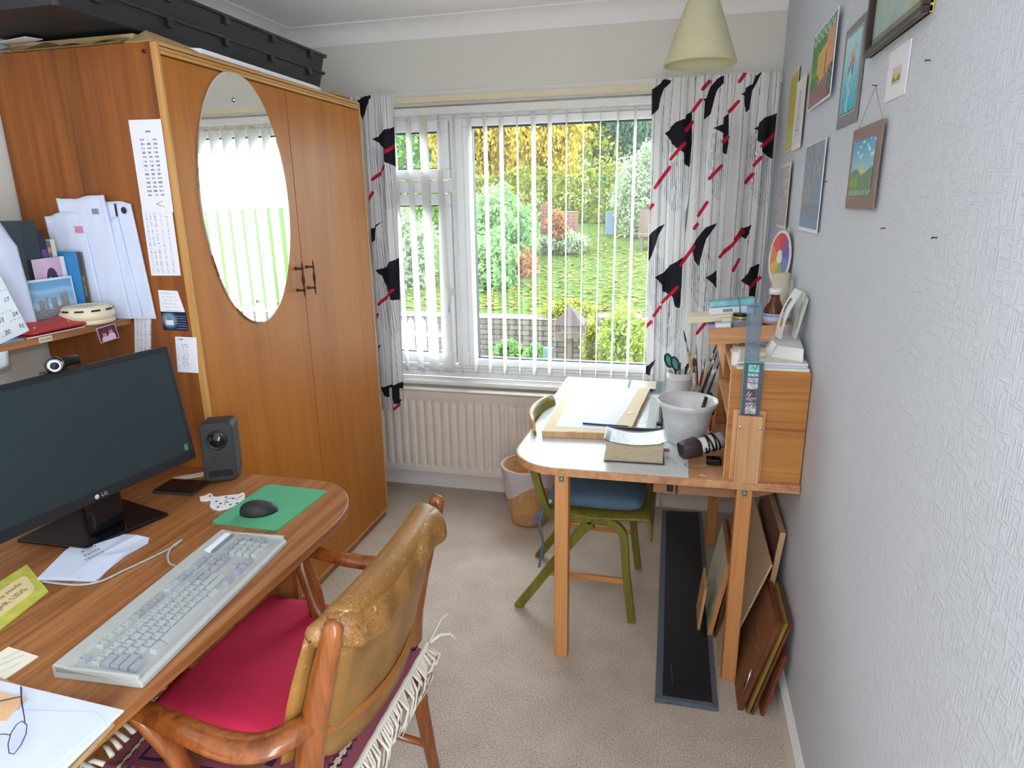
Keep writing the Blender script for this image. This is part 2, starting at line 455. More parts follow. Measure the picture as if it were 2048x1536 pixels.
# ------------------------------------------------------------------ window
win = thing('window_1', None, None, (WX0, YB + .06, WZ0), kind='structure')
FY0, FY1 = YB + .055, YB + .125
MX = -1.155                                         # mullion centre
m = MB()
m.box(WX0, WX1, FY0, FY1, WZ0, WZ0 + .07); m.box(WX0, WX1, FY0, FY1, WZ1 - .06, WZ1)
m.box(WX0, WX0 + .06, FY0, FY1, WZ0 + .07, WZ1 - .06); m.box(WX1 - .06, WX1, FY0, FY1, WZ0 + .07, WZ1 - .06)
m.box(MX - .035, MX + .035, FY0, FY1, WZ0 + .07, WZ1 - .06)
m.box(WX0 + .06, MX - .035, FY0, FY1, 1.675, 1.735)
obj('window_frame', m, MT['upvc'], win, bevel=.004)
def sash(x0, x1, z0, z1, w, nm='sash', y0=FY0 - .012, y1=FY1 - .01):
    m = MB()
    m.box(x0, x1, y0, y1, z0, z0 + w); m.box(x0, x1, y0, y1, z1 - w, z1)
    m.box(x0, x0 + w, y0, y1, z0 + w, z1 - w); m.box(x1 - w, x1, y0, y1, z0 + w, z1 - w)
    s = obj(nm, m, MT['upvc'], win, bevel=.005)
    m = MB(); g = .006; yy0, yy1 = FY0 + .012, FY1 - .02
    a0, a1, b0, b1 = x0 + w, x1 - w, z0 + w, z1 - w
    m.box(a0, a1, yy0, yy1, b0, b0 + g); m.box(a0, a1, yy0, yy1, b1 - g, b1)
    m.box(a0, a0 + g, yy0, yy1, b0 + g, b1 - g); m.box(a1 - g, a1, yy0, yy1, b0 + g, b1 - g)
    obj('gasket', m, MT['gasket'], s)
    m = MB().box(a0 + g, a1 - g, FY0 + .030, FY0 + .0305, b0 + g, b1 - g)
    obj('glass_pane', m, MT['glass'], s)
    return s
s1 = sash(WX0 + .065, MX - .04, WZ0 + .08, 1.668, .058)
s2 = sash(WX0 + .065, MX - .04, 1.742, WZ1 - .066, .052)
s3 = sash(MX + .038, WX1 - .062, WZ0 + .075, WZ1 - .062, .04)
# brighter glazing bead round the big pane is the frame itself; handles
m = MB().box(-1.217, -1.197, FY0 - .045, FY0 - .012, 1.13, 1.17); m.tube([(-1.207, FY0 - .045, 1.15), (-1.205, FY0 - .05, 1.10), (-1.215, FY0 - .052, 1.04)], [.011, .009, .007], 8)
obj('window_handle', m, MT['upvc'], s1)
m = MB().lathe([(0, -.012), (.03, -.012), (.034, 0), (.03, .012), (0, .012)], n=20, M=Matrix.Rotation(R(90), 4, 'X') @ Matrix.Scale(.55, 4, (0, 1, 0)), c=(-1.43, FY0 - .02, 1.757))
obj('window_handle', m, MT['upvc'], s2)
# sill board with rounded nose
m = MB(); ys0, ys1 = 3.346, FY0
prof = [(ys1, WZ0), (ys0 + .012, WZ0), (ys0 + .003, WZ0 - .005), (ys0, WZ0 - .014), (ys0 + .004, WZ0 - .024), (ys0 + .014, WZ0 - .028), (ys1, WZ0 - .028)]
for (a, b) in [(WX0 - .06, WX1 + .06)]:
    vs = [(x, y, z) for x in (a, b) for y, z in prof]; n = len(prof)
    # keep the part beyond the wall face inside the opening
    m.add(vs, [tuple(reversed(range(n))), tuple(range(n, 2 * n))] + [(i, (i + 1) % n, n + (i + 1) % n, n + i) for i in range(n)])
obj('window_sill', m, MT['paint'], win)

# ------------------------------------------------------------------ vertical blind
bl = thing('vertical_blind', 'white vertical blind with open vanes hanging in front of the window', 'blind', (-.72, 3.395, 2.055))
m = MB().box(-1.66, .185, 3.382, 3.412, 2.057, 2.092)
obj('headrail', m, MT['upvc'], bl, bevel=.004)
MT['vane'] = translucent('white_blind_fabric', rgb(244, 244, 244), 0.45)
MT['hanger'] = plain('cream_hanger_plastic', rgb(228, 216, 172), 0.4)
vang = {}      # angle of each vane from the room's depth axis, degrees (0 = edge-on to the window)
xs = [-0.234 - .0833 * k for k in range(-5, 18)]
ang = {-5: 2, -4: 3, -3: 4, -2: 3, -1: 2, 0: -5, 1: 0, 2: 3.5, 3: 5, 4: 5.5, 5: -2, 6: -2.5, 7: 8, 8: 1, 9: 2, 10: 2, 11: 11, 12: 30, 13: 50, 14: 42, 15: 40, 16: 46, 17: 44}
tw = {13: 14, 12: 42, 14: 6}
for k in range(-5, 18):
    x = xs[k + 5]
    if x > .17 or x < -1.665: continue
    a0, tt = ang[k], tw.get(k, 0)
    m = MB(); hw = .0435
    zb = .700 if k < 11 else .695
    def fn(u, v, a0=a0, tt=tt, x=x, zb=zb):
        z = 2.043 + (zb - 2.043) * v
        al = R(-a0 - tt * v) ; s = (u - .5) * 2 * hw
        c = .0025 * (1 - (2 * u - 1) ** 2)
        return (x + s * math.sin(al) * -1 * -1 + c * math.cos(al), 3.397 + s * math.cos(al) + c * math.sin(al) * -1, z)
    m.grid(fn, 5, 14)
    vn = obj('vane', m, MT['vane'], bl)
    m = MB(); c0 = math.cos(R(-a0)); s0 = math.sin(R(-a0))
    m.box(-.0015, .0015, -.022, .022, 2.030, 2.047, M=Matrix.Translation((x, 3.397, 0)) @ Matrix.Rotation(R(a0), 4, 'Z'))
    m.box(-.002, .002, -.004, .004, 2.045, 2.058, M=Matrix.Translation((x, 3.397, 0)))
    obj('hanger', m, MT['hanger'], vn)
    m = MB(); at = a0 + tt
    m.box(-.0018, .0018, -.043, .043, zb - .002, zb + .026, M=Matrix.Translation((x, 3.397, 0)) @ Matrix.Rotation(R(at), 4, 'Z'))
    obj('bottom_weight', m, MT['vane'], vn)
m = MB()
for yy in (3.357, 3.437):
    m.tube([(xx, yy, .712) for xx in np.linspace(-1.66, .18, 3)], .0009, 5)
obj('bead_chain', m, MT['greyink'], bl)

# curtain track
m = MB().box(-1.76, .40, 3.300, 3.322, 2.106, 2.130)
m.box(-1.70, -1.69, 3.322, 3.371, 2.112, 2.124); m.box(-.2, -.19, 3.322, 3.371, 2.112, 2.124)
m.box(.35, .36, 3.322, 3.371, 2.112, 2.124)
obj('curtain_track', m, MT['cream'], label='cream curtain track running along the top of the window', cat='curtain track')

# ------------------------------------------------------------------ curtains
def inpoly(px, py, poly):
    ins = np.zeros(px.shape, bool); n = len(poly)
    for i in range(n):
        x0, y0 = poly[i]; x1, y1 = poly[(i + 1) % n]
        if y0 == y1: continue
        c = ((y0 > py) != (y1 > py)) & (px < (x1 - x0) * (py - y0) / (y1 - y0) + x0)
        ins ^= c
    return ins
def seg_d(px, py, a, b):
    dx, dy = b[0] - a[0], b[1] - a[1]; t = np.clip(((px - a[0]) * dx + (py - a[1]) * dy) / (dx * dx + dy * dy), 0, 1)
    return np.hypot(px - a[0] - t * dx, py - a[1] - t * dy)
def colgrid(name, P, colors, mat, parent=None, loc=None, **kw):
    """P: (nv,nu,3) points, colors: (nv-1,nu-1,3) linear, printed on the cloth or paper"""
    nv, nu = P.shape[:2]
    idx = np.arange(nv * nu).reshape(nv, nu)
    f = np.stack([idx[:-1, :-1], idx[:-1, 1:], idx[1:, 1:], idx[1:, :-1]], -1).reshape(-1, 4)
    org = ORG[parent] if parent is not None else (Vector(loc) if loc is not None else Vector(((P[..., 0].min() + P[..., 0].max()) / 2, (P[..., 1].min() + P[..., 1].max()) / 2, P[..., 2].min())))
    me = bpy.data.meshes.new(name)
    me.vertices.add(nv * nu); me.vertices.foreach_set('co', (P.reshape(-1, 3) - np.array(org)).astype(np.float32).ravel())
    me.loops.add(len(f) * 4); me.loops.foreach_set('vertex_index', f.ravel().astype(np.int32))
    me.polygons.add(len(f)); me.polygons.foreach_set('loop_start', np.arange(0, len(f) * 4, 4, dtype=np.int32))
    me.polygons.foreach_set('use_smooth', np.ones(len(f), bool))
    me.update(calc_edges=True); me.validate()
    at = me.color_attributes.new('col', 'FLOAT_COLOR', 'CORNER')
    c = np.ones((len(f), 4), np.float32); c[:, :3] = colors.reshape(-1, 3)
    at.data.foreach_set('color', np.repeat(c, 4, 0).ravel())
    me.materials.append(mat)
    o = bpy.data.objects.new(name, me); COL.objects.link(o)
    if parent is not None: o.parent = parent
    else: o.location = org
    ORG[o] = org
    tag(o, **kw)
    return o
def L3(r, g, b): return np.array([lin(r), lin(g), lin(b)])
# where the photographed cloth shows its print, as x / z on the hanging cloth
def ray(px, py, y):
    d = _f + _r * ((px - 1024) / 1308.02) - _u * ((py - 768) / 1308.02)
    t = y / d.y
    return (d.x * t, CAM_H + d.z * t)
CY = 3.275
def cpoly(pts, ox=0, oy=0, s=1.0): return [ray(ox + x / s, oy + y / s, CY) for x, y in pts]
BL_R = [cpoly(p, 1200, 120, 4.266) for p in [
 [(430,255),(520,200),(540,165),(610,170),(600,195),(545,250),(520,320),(500,420),(440,470)],
 [(1058,130),(1000,160),(940,230),(905,330),(878,330),(895,355),(885,512),(945,460),(985,300),(1005,250),(1055,200)],
 [(1385,96),(1330,130),(1305,200),(1240,240),(1235,280),(1198,290),(1230,310),(1230,380),(1243,452),(1275,420),(1300,260),(1330,210)],
 [(785,430),(735,465),(730,500),(650,530),(610,560),(590,600),(552,625),(600,680),(610,710),(650,750),(715,790),(718,885),(765,912),(785,700)],
 [(1100,450),(1055,490),(1050,550),(967,580),(1050,625),(1045,790),(1080,805),(1100,700)],
 [(1545,437),(1400,495),(1355,540),(1350,570),(1315,580),(1345,600),(1340,690),(1380,710),(1378,785),(1495,858),(1515,855),(1545,600)]]]
BL_R += [cpoly(p) for p in [
 [(1330,448),(1318,453),(1303,465),(1292,480),(1293,530),(1303,512),(1312,488),(1317,470)],
 [(1435,445),(1412,455),(1392,478),(1384,495),(1388,520),(1398,533),(1405,505),(1412,480)],
 [(1503,449),(1486,458),(1484,474),(1492,478),(1498,466)],
 [(1366,515),(1340,530),(1328,545),(1310,553),(1324,570),(1324,583),(1345,592),(1350,612),(1360,617),(1364,560)],
 [(1433,540),(1411,556),(1424,565),(1433,577)],
 [(1520,528),(1500,534),(1496,545),(1482,562),(1498,572),(1497,592),(1510,600)],
 [(1312,717),(1304,722),(1297,732),(1280,741),(1280,752),(1299,752),(1302,738)]]]
RD_R = [(ray(1200 + a / 4.266, 120 + b / 4.266, CY), ray(1200 + c / 4.266, 120 + d / 4.266, CY)) for a, b, c, d in [
 (933,182,876,252),(1240,112,1192,182),(860,345,798,428),(1180,355,1104,438),(785,530,735,600),(725,712,605,842),(595,915,470,1090),(450,1235,390,1305),
 (1095,655,1050,698),(1035,905,935,1010),(915,1215,840,1325),(830,1400,805,1435),(1530,595,1382,738),(1370,835,1315,895),(1300,975,1245,1045),(1215,1445,1150,1530)]]
RD_R += [(ray(a, b, CY), ray(c, d, CY)) for a, b, c, d in [(1487,464,1440,514),(1388,492,1362,530),(1354,574,1325,605),(1320,614,1308,630),(1303,643,1288,660),(1520,556,1500,574),(1416,640,1394,668),(1478,520,1466,540)]]
BL_L = [cpoly(p, 680, 180, 4.8) for p in [
 [(300,50),(210,70),(160,100),(170,170),(205,290),(240,240),(270,130)],
 [(525,350),(435,380),(390,420),(312,470),(430,560),(440,690),(560,755),(560,350)],
 [(400,1258),(345,1300),(343,1320),(280,1340),(285,1490),(345,1440),(350,1318)]]]
BL_L += [cpoly(p) for p in [
 [(798,515),(780,524),(770,535),(752,540),(764,552),(768,570),(786,600),(798,600)],
 [(764,688),(757,692),(757,702)],
 [(806,764),(785,770),(762,774),(770,790),(806,815)]]]
RD_L = [(ray(680 + a / 4.8, 180 + b / 4.8, CY), ray(680 + c / 4.8, 180 + d / 4.8, CY)) for a, b, c, d in [(540,510,440,600),(435,730,320,860),(322,985,266,1085)]]
RD_L += [(ray(a, b, CY), ray(c, d, CY)) for a, b, c, d in [(786,580,759,608),(757,628,751,642),(802,806,783,824)]]

def curtain(name, x0t, x1t, x0b, x1b, ztop, zbot, nfold, amp, blacks, reds, label, ph=0.0, gather=0.0):
    nu, nv = 420, 520
    u = np.linspace(0, 1, nu)[None, :]; v = np.linspace(0, 1, nv)[:, None]
    Z = ztop + (zbot - ztop) * v + 0 * u
    wv = np.clip((v - .05) / .12, 0, 1)
    xa = x0t + (x0b - x0t) * v; xb = x1t + (x1b - x1t) * v
    uu = u + .012 * np.sin(u * 23 + 1.3) + .006 * np.sin(u * 61)
    X = xa + (xb - xa) * uu
    phase = uu * nfold * 2 * math.pi + ph + .5 * np.sin(v * 2.2 + u * 5)
    A = amp * (0.35 + .65 * wv) * (1 + .3 * np.sin(u * 17 + 2))
    Y = CY + A * np.sin(phase) + .25 * A * np.sin(2.3 * phase + 1 + v)
    top = np.exp(-v / .035)
    Y = Y + top * .010 * np.sin(u * 190) * .5
    X = X + (1 - top) * .12 * A * np.sin(2 * phase)
    X = X + gather * np.exp(-((v - .04) / .035) ** 2) * (u - .5)
    Xc = (X[:-1, :-1] + X[1:, 1:]) / 2; Zc = (Z[:-1, :-1] + Z[1:, 1:]) / 2
    C = np.empty(Xc.shape + (3,)); C[:] = L3(232, 232, 234)
    # cloth coordinate: length along the folded cloth
    ds = np.hypot(np.diff(X[nv // 2]), np.diff(Y[nv // 2])); S = np.concatenate([[0], np.cumsum(ds)]); Sc = ((S[:-1] + S[1:]) / 2)[None, :] + 0 * Zc
    ln = (np.mod(Xc + .25 * (Y[:-1, :-1] - CY) + .002 * np.sin(Zc * 9 + Xc * 30), .034) < .0022)
    C[ln] = L3(122, 122, 136)
    # fine hatching below each dark shape
    for P_ in blacks:
        cx = sum(p[0] for p in P_) / len(P_); lo = min(p[1] for p in P_); x_0 = min(p[0] for p in P_); x_1 = max(p[0] for p in P_); w = x_1 - x_0; hh = max(p[1] for p in P_) - lo
        if w < .03 or hh < .08 or cx != cx or min(p[1] for p in P_) > 1.93: continue
        t = np.clip((Xc - x_0) / w, 0, 1)
        reg = (Xc > x_0 - .01) & (Xc < x_1) & (Zc > lo - .10 - .10 * np.sin(t * 3.1)) & (Zc < lo + hh * (.15 + .40 * (1 - t)))
        C[reg & (np.mod(Xc + .03 * (Zc - 1.3), .0090) < .0020)] = L3(140, 142, 156)
    for P_ in blacks: C[inpoly(Xc, Zc, P_)] = L3(34, 34, 44)
    for a, b in reds: C[(seg_d(Xc, Zc, a, b) < .0078)] = L3(196, 34, 62)
    P = np.stack([X, Y + 0 * Z, Z], -1)
    cu = colgrid(name, P, C, MT['fabric_print'], label=label, cat='curtain')
    return cu
curtain('curtain', -.165, .398, -.135, .385, 2.147, .50, 6.5, .027, BL_R, RD_R, 'wide right-hand curtain with black jagged shapes and red diagonals, beside the pictures', .6)
curtain('curtain', -1.70, -1.418, -1.70, -1.462, 2.147, .488, 3.5, .020, BL_L, RD_L, 'narrow left-hand curtain with black and red print, hanging behind the wardrobe', .2)

# ------------------------------------------------------------------ radiator
rad = thing('radiator', 'cream panel radiator with vertical ribs under the window', 'radiator', (-1.05, 3.33, .13))
RX0, RX1, RZ0, RZ1 = -1.66, -.42, .125, .612
ribs = 25; pitch = (RX1 - RX0 - .03) / ribs
def rady(x, z):
    t = ((x - RX0 - .015) / pitch) % 1.0
    ed = min(1, max(0, (z - RZ0 - .035) / .02)) * min(1, max(0, (RZ1 - .055 - z) / .02))
    inside = RX0 + .015 < x < RX1 - .015
    rr = .5 - .5 * math.cos(2 * math.pi * t)
    rr = min(1, rr * 1.7)
    return 3.292 - (.012 * rr * ed if inside else 0) - (.008 if ed == 0 else 0) * 1
zs = [RZ0, RZ0 + .02, RZ0 + .035, RZ0 + .045, RZ0 + .055] + list(np.linspace(RZ0 + .08, RZ1 - .1, 6)) + [RZ1 - .075, RZ1 - .065, RZ1 - .055, RZ1 - .03, RZ1]
xsr = np.linspace(RX0, RX1, ribs * 8 + 5)
m = MB(); nvx = len(xsr)
vs = [(x, rady(x, z), z) for z in zs for x in xsr]
m.add(vs, [(j * nvx + i, j * nvx + i + 1, (j + 1) * nvx + i + 1, (j + 1) * nvx + i) for j in range(len(zs) - 1) for i in range(nvx - 1)], smooth=True)
m.box(RX0, RX1, 3.293, 3.300, RZ0, RZ1); m.box(RX0, RX1, 3.284, 3.345, RZ1 - .002, RZ1 + .006)
obj('radiator_panel', m, MT['radiator'], rad)
m = MB().box(RX0 + .02, RX1 - .02, 3.335, 3.350, RZ0 + .02, RZ1 - .01); m.box(-1.5, -1.46, 3.345, YB - .002, .2, .5); m.box(-.6, -.56, 3.345, YB - .002, .2, .5)
obj('rear_panel', m, MT['radiator'], rad)
m = MB().tube([(-1.68, 3.355, .112), (-.1, 3.355, .112), (-.03, 3.358, .112), (-.03, 3.358, .0)], .0075, 8).tube([(-.46, 3.31, .15), (-.40, 3.31, .15), (-.40, 3.35, .112)], .009, 8)
obj('heating_pipe', m, MT['paint'], rad)
m = MB().tube([(-1.66, 3.372, .121), (-.9, 3.372, .120), (-.1, 3.372, .119), (.03, 3.37, .10), (.09, 3.37, .12), (.25, 3.37, .11)], .0028, 6)
obj('cable', m, MT['greyink'], label='thin grey cable running along the top of the skirting under the radiator', cat='cable')

# ------------------------------------------------------------------ pendant lamp
pl = thing('pendant_lamp', 'cream conical fabric lampshade hanging from the ceiling near the window', 'lamp', (.035, 2.45, 2.05))
cx, cy = .035, 2.45
MT['shade'] = translucent('cream_shade_fabric', rgb(232, 228, 198), 0.35)
m = MB().lathe([(.051, 2.235), (.117, 2.052), (.1175, 2.046), (.114, 2.046), (.1125, 2.052), (.048, 2.233), (.051, 2.235)], (cx, cy, 0), 48)
obj('lamp_shade', m, MT['shade'], pl)
m = MB().tube([(cx + .114 * math.cos(t), cy + .114 * math.sin(t), 2.0515) for t in np.linspace(0, 2 * math.pi, 40, endpoint=False)], .0025, 6, closed=True)
obj('rim', m, MT['shade'], pl)
m = MB().tube([(cx, cy, ZC), (cx, cy, 2.24)], .0035, 8).lathe([(0, 2.25), (.02, 2.25), (.021, 2.19), (.016, 2.185), (0, 2.185)], (cx, cy, 0), 16)
for k in range(3):
    a = k * 2.094; m.tube([(cx, cy, 2.2), (cx + .05 * math.cos(a), cy + .05 * math.sin(a), 2.228)], .0015, 5)
obj('cord_and_holder', m, MT['white'], pl)
m = MB().lathe([(0, 2.082), (.012, 2.085), (.022, 2.10), (.027, 2.125), (.020, 2.155), (.013, 2.185), (0, 2.185)], (cx, cy, 0), 20)
obj('light_bulb', m, MT['white'], pl)
m = MB().lathe([(0, ZC - .028), (.03, ZC - .028), (.045, ZC - .015), (.047, ZC), (0, ZC)], (cx, cy, 0), 24)
obj('ceiling_rose', m, MT['white'], pl)
# ------------------------------------------------------------------ wardrobe
WX, WY0, WY1, WZT = -1.45, 1.717, 2.955, 2.066
wr = thing('wardrobe', 'tall two-door teak wardrobe with an oval mirror on its left door', 'wardrobe', (-1.75, 2.33, 0))
m = MB()
m.box(-2.05, WX - .022, WY0, WY0 + .018, 0, WZT); obj('side_panel', m, MT['teakside'], wr)
m = MB().box(-2.05, WX - .022, WY1 - .018, WY1, 0, WZT); obj('side_panel', m, MT['teakside'], wr)
m = MB().box(-2.05, -2.044, WY0 + .018, WY1 - .018, .06, WZT - .02).box(-2.05, WX - .022, WY0 + .018, WY1 - .018, .05, .07)
obj('carcass', m, MT['teakside'], wr)
m = MB().box(-2.05, WX - .022, WY0 + .018, WY1 - .018, WZT - .02, WZT)
obj('top_panel', m, MT['teakside'], wr)
m = MB()
m.box(WX - .022, WX + .002, WY0, WY0 + .011, 0.052, WZT); obj('edge_strip', m, MT['edge'], wr, bevel=.002)
m = MB().box(WX - .022, WX + .002, WY1 - .012, WY1, 0.052, WZT)
obj('edge_strip', m, MT['edge'], wr, bevel=.002)
m = MB()
for k, (dx, za, zb) in enumerate([(.004, WZT - .009, WZT), (.000, WZT - .020, WZT - .011), (.004, WZT - .031, WZT - .022)]):
    m.box(WX - .022, WX + dx, WY0 + .011, WY1 - .012, za, zb)
obj('edge_strip', m, MT['edgey'], wr, bevel=.001)
m = MB().box(WX - .03, WX + .003, WY0 + .0, WY1, .046, .052).box(WX - .03, WX + .001, WY0, WY1, .040, .044)
obj('edge_strip', m, MT['edgey'], wr)
m = MB().box(-2.03, WX - .012, WY0 + .006, WY1 - .006, 0, .040)
obj('plinth', m, MT['deskz'], wr)
def door(y0, y1, hy):
    m = MB().box(WX - .019, WX, y0, y1, .054, WZT - .035)
    d = obj('door', m, MT['teak'], wr, bevel=.0015)
    m = MB()
    z0, z1 = 1.265, 1.410; xo = WX + .030
    prof = [(0, 0), (.0022, .008), (.0035, .016), (.0026, .022), (.0048, .027), (.0048, .034), (.0028, .038), (.0036, .05), (.0058, .066), (.0064, .072), (.0058, .078), (.0036, .095), (.0028, .107), (.0048, .111), (.0048, .118), (.0026, .123), (.0035, .129), (.0022, .137), (0, .145)]
    m.lathe([(r, z0 + z) for r, z in prof], (xo, hy, 0), 12)
    for z in (z0 + .0305, z0 + .1145):
        m.tube([(WX, hy, z), (WX + .004, hy, z), (WX + .005, hy, z), (xo, hy, z)], [.007, .006, .0038, .0042], 10)
    obj('handle', m, MT['iron'], d)
    return d
d1 = door(WY0 + .013, 2.349, 2.300); d2 = door(2.352, WY1 - .014, 2.381)
# oval mirror with a bevelled rim
m = MB(); n = 96; cy_, cz_, ay, az = 2.050, 1.627, .243, .417
mm_, nt, bs = new_mat('silvered_mirror'); bs.inputs['Metallic'].default_value = 1; bs.inputs['Roughness'].default_value = 0.0
bs.inputs['Base Color'].default_value = (.90, .92, .92, 1); MT['mirror'] = mm_
# faint tint from a slow texture keeps the silvering procedural
nt.links.new(ramp(nt, noise(nt, coords(nt), 2.0, 1), [(0.3, (.89, .91, .91, 1)), (0.7, (.91, .93, .93, 1))]), bs.inputs['Base Color'])
vs = []
for rr, x in ((1.0, WX + .0005), (1.0, WX + .003), (.985, WX + .0045)):
    vs += [(x, cy_ + ay * rr * math.cos(2 * math.pi * k / n), cz_ + az * rr * math.sin(2 * math.pi * k / n)) for k in range(n)]
fs = [(k, (k + 1) % n, n + (k + 1) % n, n + k) for k in range(n)] + [(n + k, n + (k + 1) % n, 2 * n + (k + 1) % n, 2 * n + k) for k in range(n)] + [tuple(2 * n + k for k in range(n))]
m.add(vs, fs)
mir = obj('mirror', m, MT['mirror'], d1)
m = MB()
for z, q in ((1.954, 0), (1.290, 1)):
    m.lathe([(0, .0075), (.004, .007), (.0055, .005), (.0055, 0), (.008, 0), (.008, -.002)] if not q else [(0, .006), (.004, .005), (.0045, 0), (.006, -.002)], n=14, M=Matrix.Rotation(R(90), 4, 'Y'), c=(WX + .0045, 2.032, z))
obj('mirror_screw', m, MT['steel'], mir)
m = MB().lathe([(0, .004), (.005, .003), (.006, 0)], n=12, M=Matrix.Rotation(R(90), 4, 'X'), c=(-1.492, WY0, 2.042))
obj('screw_cap', m, MT['iron'], wr)

# ------------------------------------------------------------------ things on top of the wardrobe
def tray(x0, x1, y0, y1, z0, h, label):
    t = thing('storage_tray', label, 'storage tray', ((x0 + x1) / 2, (y0 + y1) / 2, z0), 'long black plastic trays on the wardrobe')
    m = MB(); w = .004; i = .012
    # tapered walls
    def ring(z, d): return [Vector((a, b, z)) for a, b in rrect(x0 + d, x1 - d, y0 + d, y1 - d, .02, 4)]
    rs = [ring(z0, .016), ring(z0 + h - .012, .006), ring(z0 + h - .012, -.004), ring(z0 + h - .004, -.006), ring(z0 + h - .003, .004), ring(z0 + .004, .020)]
    n = len(rs[0]); vs = [p for r in rs for p in r]
    fs = [tuple(reversed(range(n))), tuple(range(5 * n, 6 * n))]
    for k in range(5): fs += [(k * n + j, k * n + (j + 1) % n, (k + 1) * n + (j + 1) % n, (k + 1) * n + j) for j in range(n)]
    m.add(vs, fs)
    obj('tray_body', m, MT['blackmatt'], t)
    for k in range(5):
        yy = y0 + (k + .5) * (y1 - y0) / 5
        m = MB().box(x1 - .012, x1 + .006, yy - .012, yy + .012, z0 + h - .034, z0 + h - .010); obj('clip', m, MT['black'], t, bevel=.002)
    return t
tray(-2.02, -1.535, 1.49, 2.82, 2.112, .066, 'lower of the two long black plastic trays on the wardrobe')
tray(-2.02, -1.525, 1.48, 2.83, 2.176, .070, 'upper of the two long black plastic trays on the wardrobe')
def sheet(name, pts, th, mat, label=None, cat=None, group=None, bendz=None):
    """thin sheet from outline points with their own heights"""
    m = MB(); n = len(pts)
    m.add([(p[0], p[1], p[2]) for p in pts] + [(p[0], p[1], p[2] + th) for p in pts],
          [tuple(reversed(range(n))), tuple(range(n, 2 * n))] + [(i, (i + 1) % n, n + (i + 1) % n, n + i) for i in range(n)])
    return obj(name, m, mat, label=label, cat=cat, group=group)
m = MB()
m.box(-2.0, -1.55, 1.75, 2.80, 2.067, 2.100)
obj('cardboard_box', m, MT['card'], label='flat brown cardboard box under the black trays on the wardrobe', cat='box', bevel=.003)
m = MB()
def fn(u, v):
    x = -2.02 + .46 * u; y = 1.70 - .0 + .04 * v
    return (x, 1.70 + .045 * v, 2.068 + .020 + .012 * math.sin(u * 9) * (1 - v) + .012 * v)
m.grid(lambda u, v: (-2.0 + .44 * u, 1.703 + .044 * v, 2.072 + .022 * v * (.6 + .4 * math.sin(u * 7)) + .004 * math.sin(u * 23)), 24, 3)
m.grid(lambda u, v: (-2.0 + .44 * u, 1.703 + .044 * v, 2.069 + .001 * v), 24, 2)
obj('brown_paper', m, MT['card'], label='crumpled brown wrapping paper along the near edge of the wardrobe top', cat='paper')
sheet('brown_envelope', [(-1.56, 1.724, 2.068), (-1.462, 1.724, 2.068), (-1.457, 1.95, 2.068), (-1.47, 2.02, 2.075), (-1.53, 1.78, 2.109)], .003, MT['card'], 'brown envelope corner sticking up at the front corner of the wardrobe top', 'envelope')
sheet('paper_sheet', [(-1.545, 1.87, 2.074), (-1.462, 1.92, 2.074), (-1.458, 2.60, 2.069), (-1.47, 2.655, 2.069), (-1.50, 2.66, 2.069), (-1.545, 2.5, 2.069)], .014, MT['paper'], 'long white sheet of paper sticking out under the black trays', 'paper')
m = MB().tube([(-1.47, 2.72, 2.070), (-1.475, 2.76, 2.078), (-1.475, 2.83, 2.080), (-1.47, 2.90, 2.070)], [(.012, .002), (.02, .009), (.02, .009), (.01, .002)], 12)
obj('brown_pad', m, MT['card'], label='small brown folded pad on the far front corner of the wardrobe top', cat='pad')
sheet('paper_sheet', [(-2.04, 1.73, 2.101), (-1.88, 1.70, 2.101), (-1.86, 1.74, 2.101), (-2.04, 1.80, 2.104)], .0015, MT['paper'], 'white paper edge over the left rear corner of the wardrobe top', 'paper')

# ------------------------------------------------------------------ notes stuck to the wardrobe side
def noteart(kind, W, H, seed):
    rg = np.random.RandomState(seed)
    def f(u, v):
        C = np.empty(u.shape + (3,)); C[:] = L3(226, 229, 240)
        x = u * W; z = (1 - v) * H
        def rows(x0, x1, z0, z1, pitch, h, col, dens=.75):
            r = np.floor((z - z0) / pitch).astype(int); inr = (z > z0) & (z < z1) & (np.mod(z - z0, pitch) < h) & (x > x0) & (x < x1)
            tb = rg.rand(400, 400) < dens
            q = tb[np.clip(r, 0, 399), np.clip(((x - x0) / .0016).astype(int), 0, 399)]
            C[inr & q] = col
        if kind == 'times':
            rows(.052, .070, .030, .036, .01, .005, L3(120, 122, 140))
            for a in (.030, .052, .074): rows(a, a + .014, .052, .214, .0120, .0055, L3(138, 140, 158), .8)
            q = (seg_d(x, z, (.055, .236), (.085, .246)) < .0008) | (seg_d(x, z, (.055, .236), (.080, .228)) < .0008)
            C[q] = L3(110, 110, 130)
        if kind == 'list':
            for a in (.010, .024, .040, .060, .080): rows(a, a + .006, .006, H - .006, .0052, .002, L3(138, 140, 160), .7)
        if kind == 'hand':
            for k in range(6): rows(.012 + .003 * (k % 3), W - .012 - .006 * (k % 2), .008 + k * .011, .012 + k * .011, .01, .0014, L3(126, 130, 160), .6)
        if kind == 'slip':
            rows(.008, .03, .006, .011, .01, .004, L3(120, 120, 150)); rows(.008, .012, .024, H - .01, .0068, .0024, L3(130, 132, 160)); rows(.022, .045, .024, H - .01, .0068, .0024, L3(140, 142, 166), .6)
        if kind == 'blue':
            C[:] = L3(22, 34, 62)
            d = np.hypot((x - .028) / 1.0, (z - .026) / .95)
            g = np.clip(1 - d / .032, 0, 1)[..., None]; C[:] = C * (1 - g) + L3(150, 200, 230) * g
            C[np.hypot((x - .028), (z - .024)) < .011] = L3(120, 128, 138)
            C[(x > .014) & (x < .042) & (z > .026) & (z < .042)] = L3(220, 224, 230)
            rows(.050, W - .003, .012, .054, .008, .0016, L3(150, 160, 190), .8)
        return C
    return f
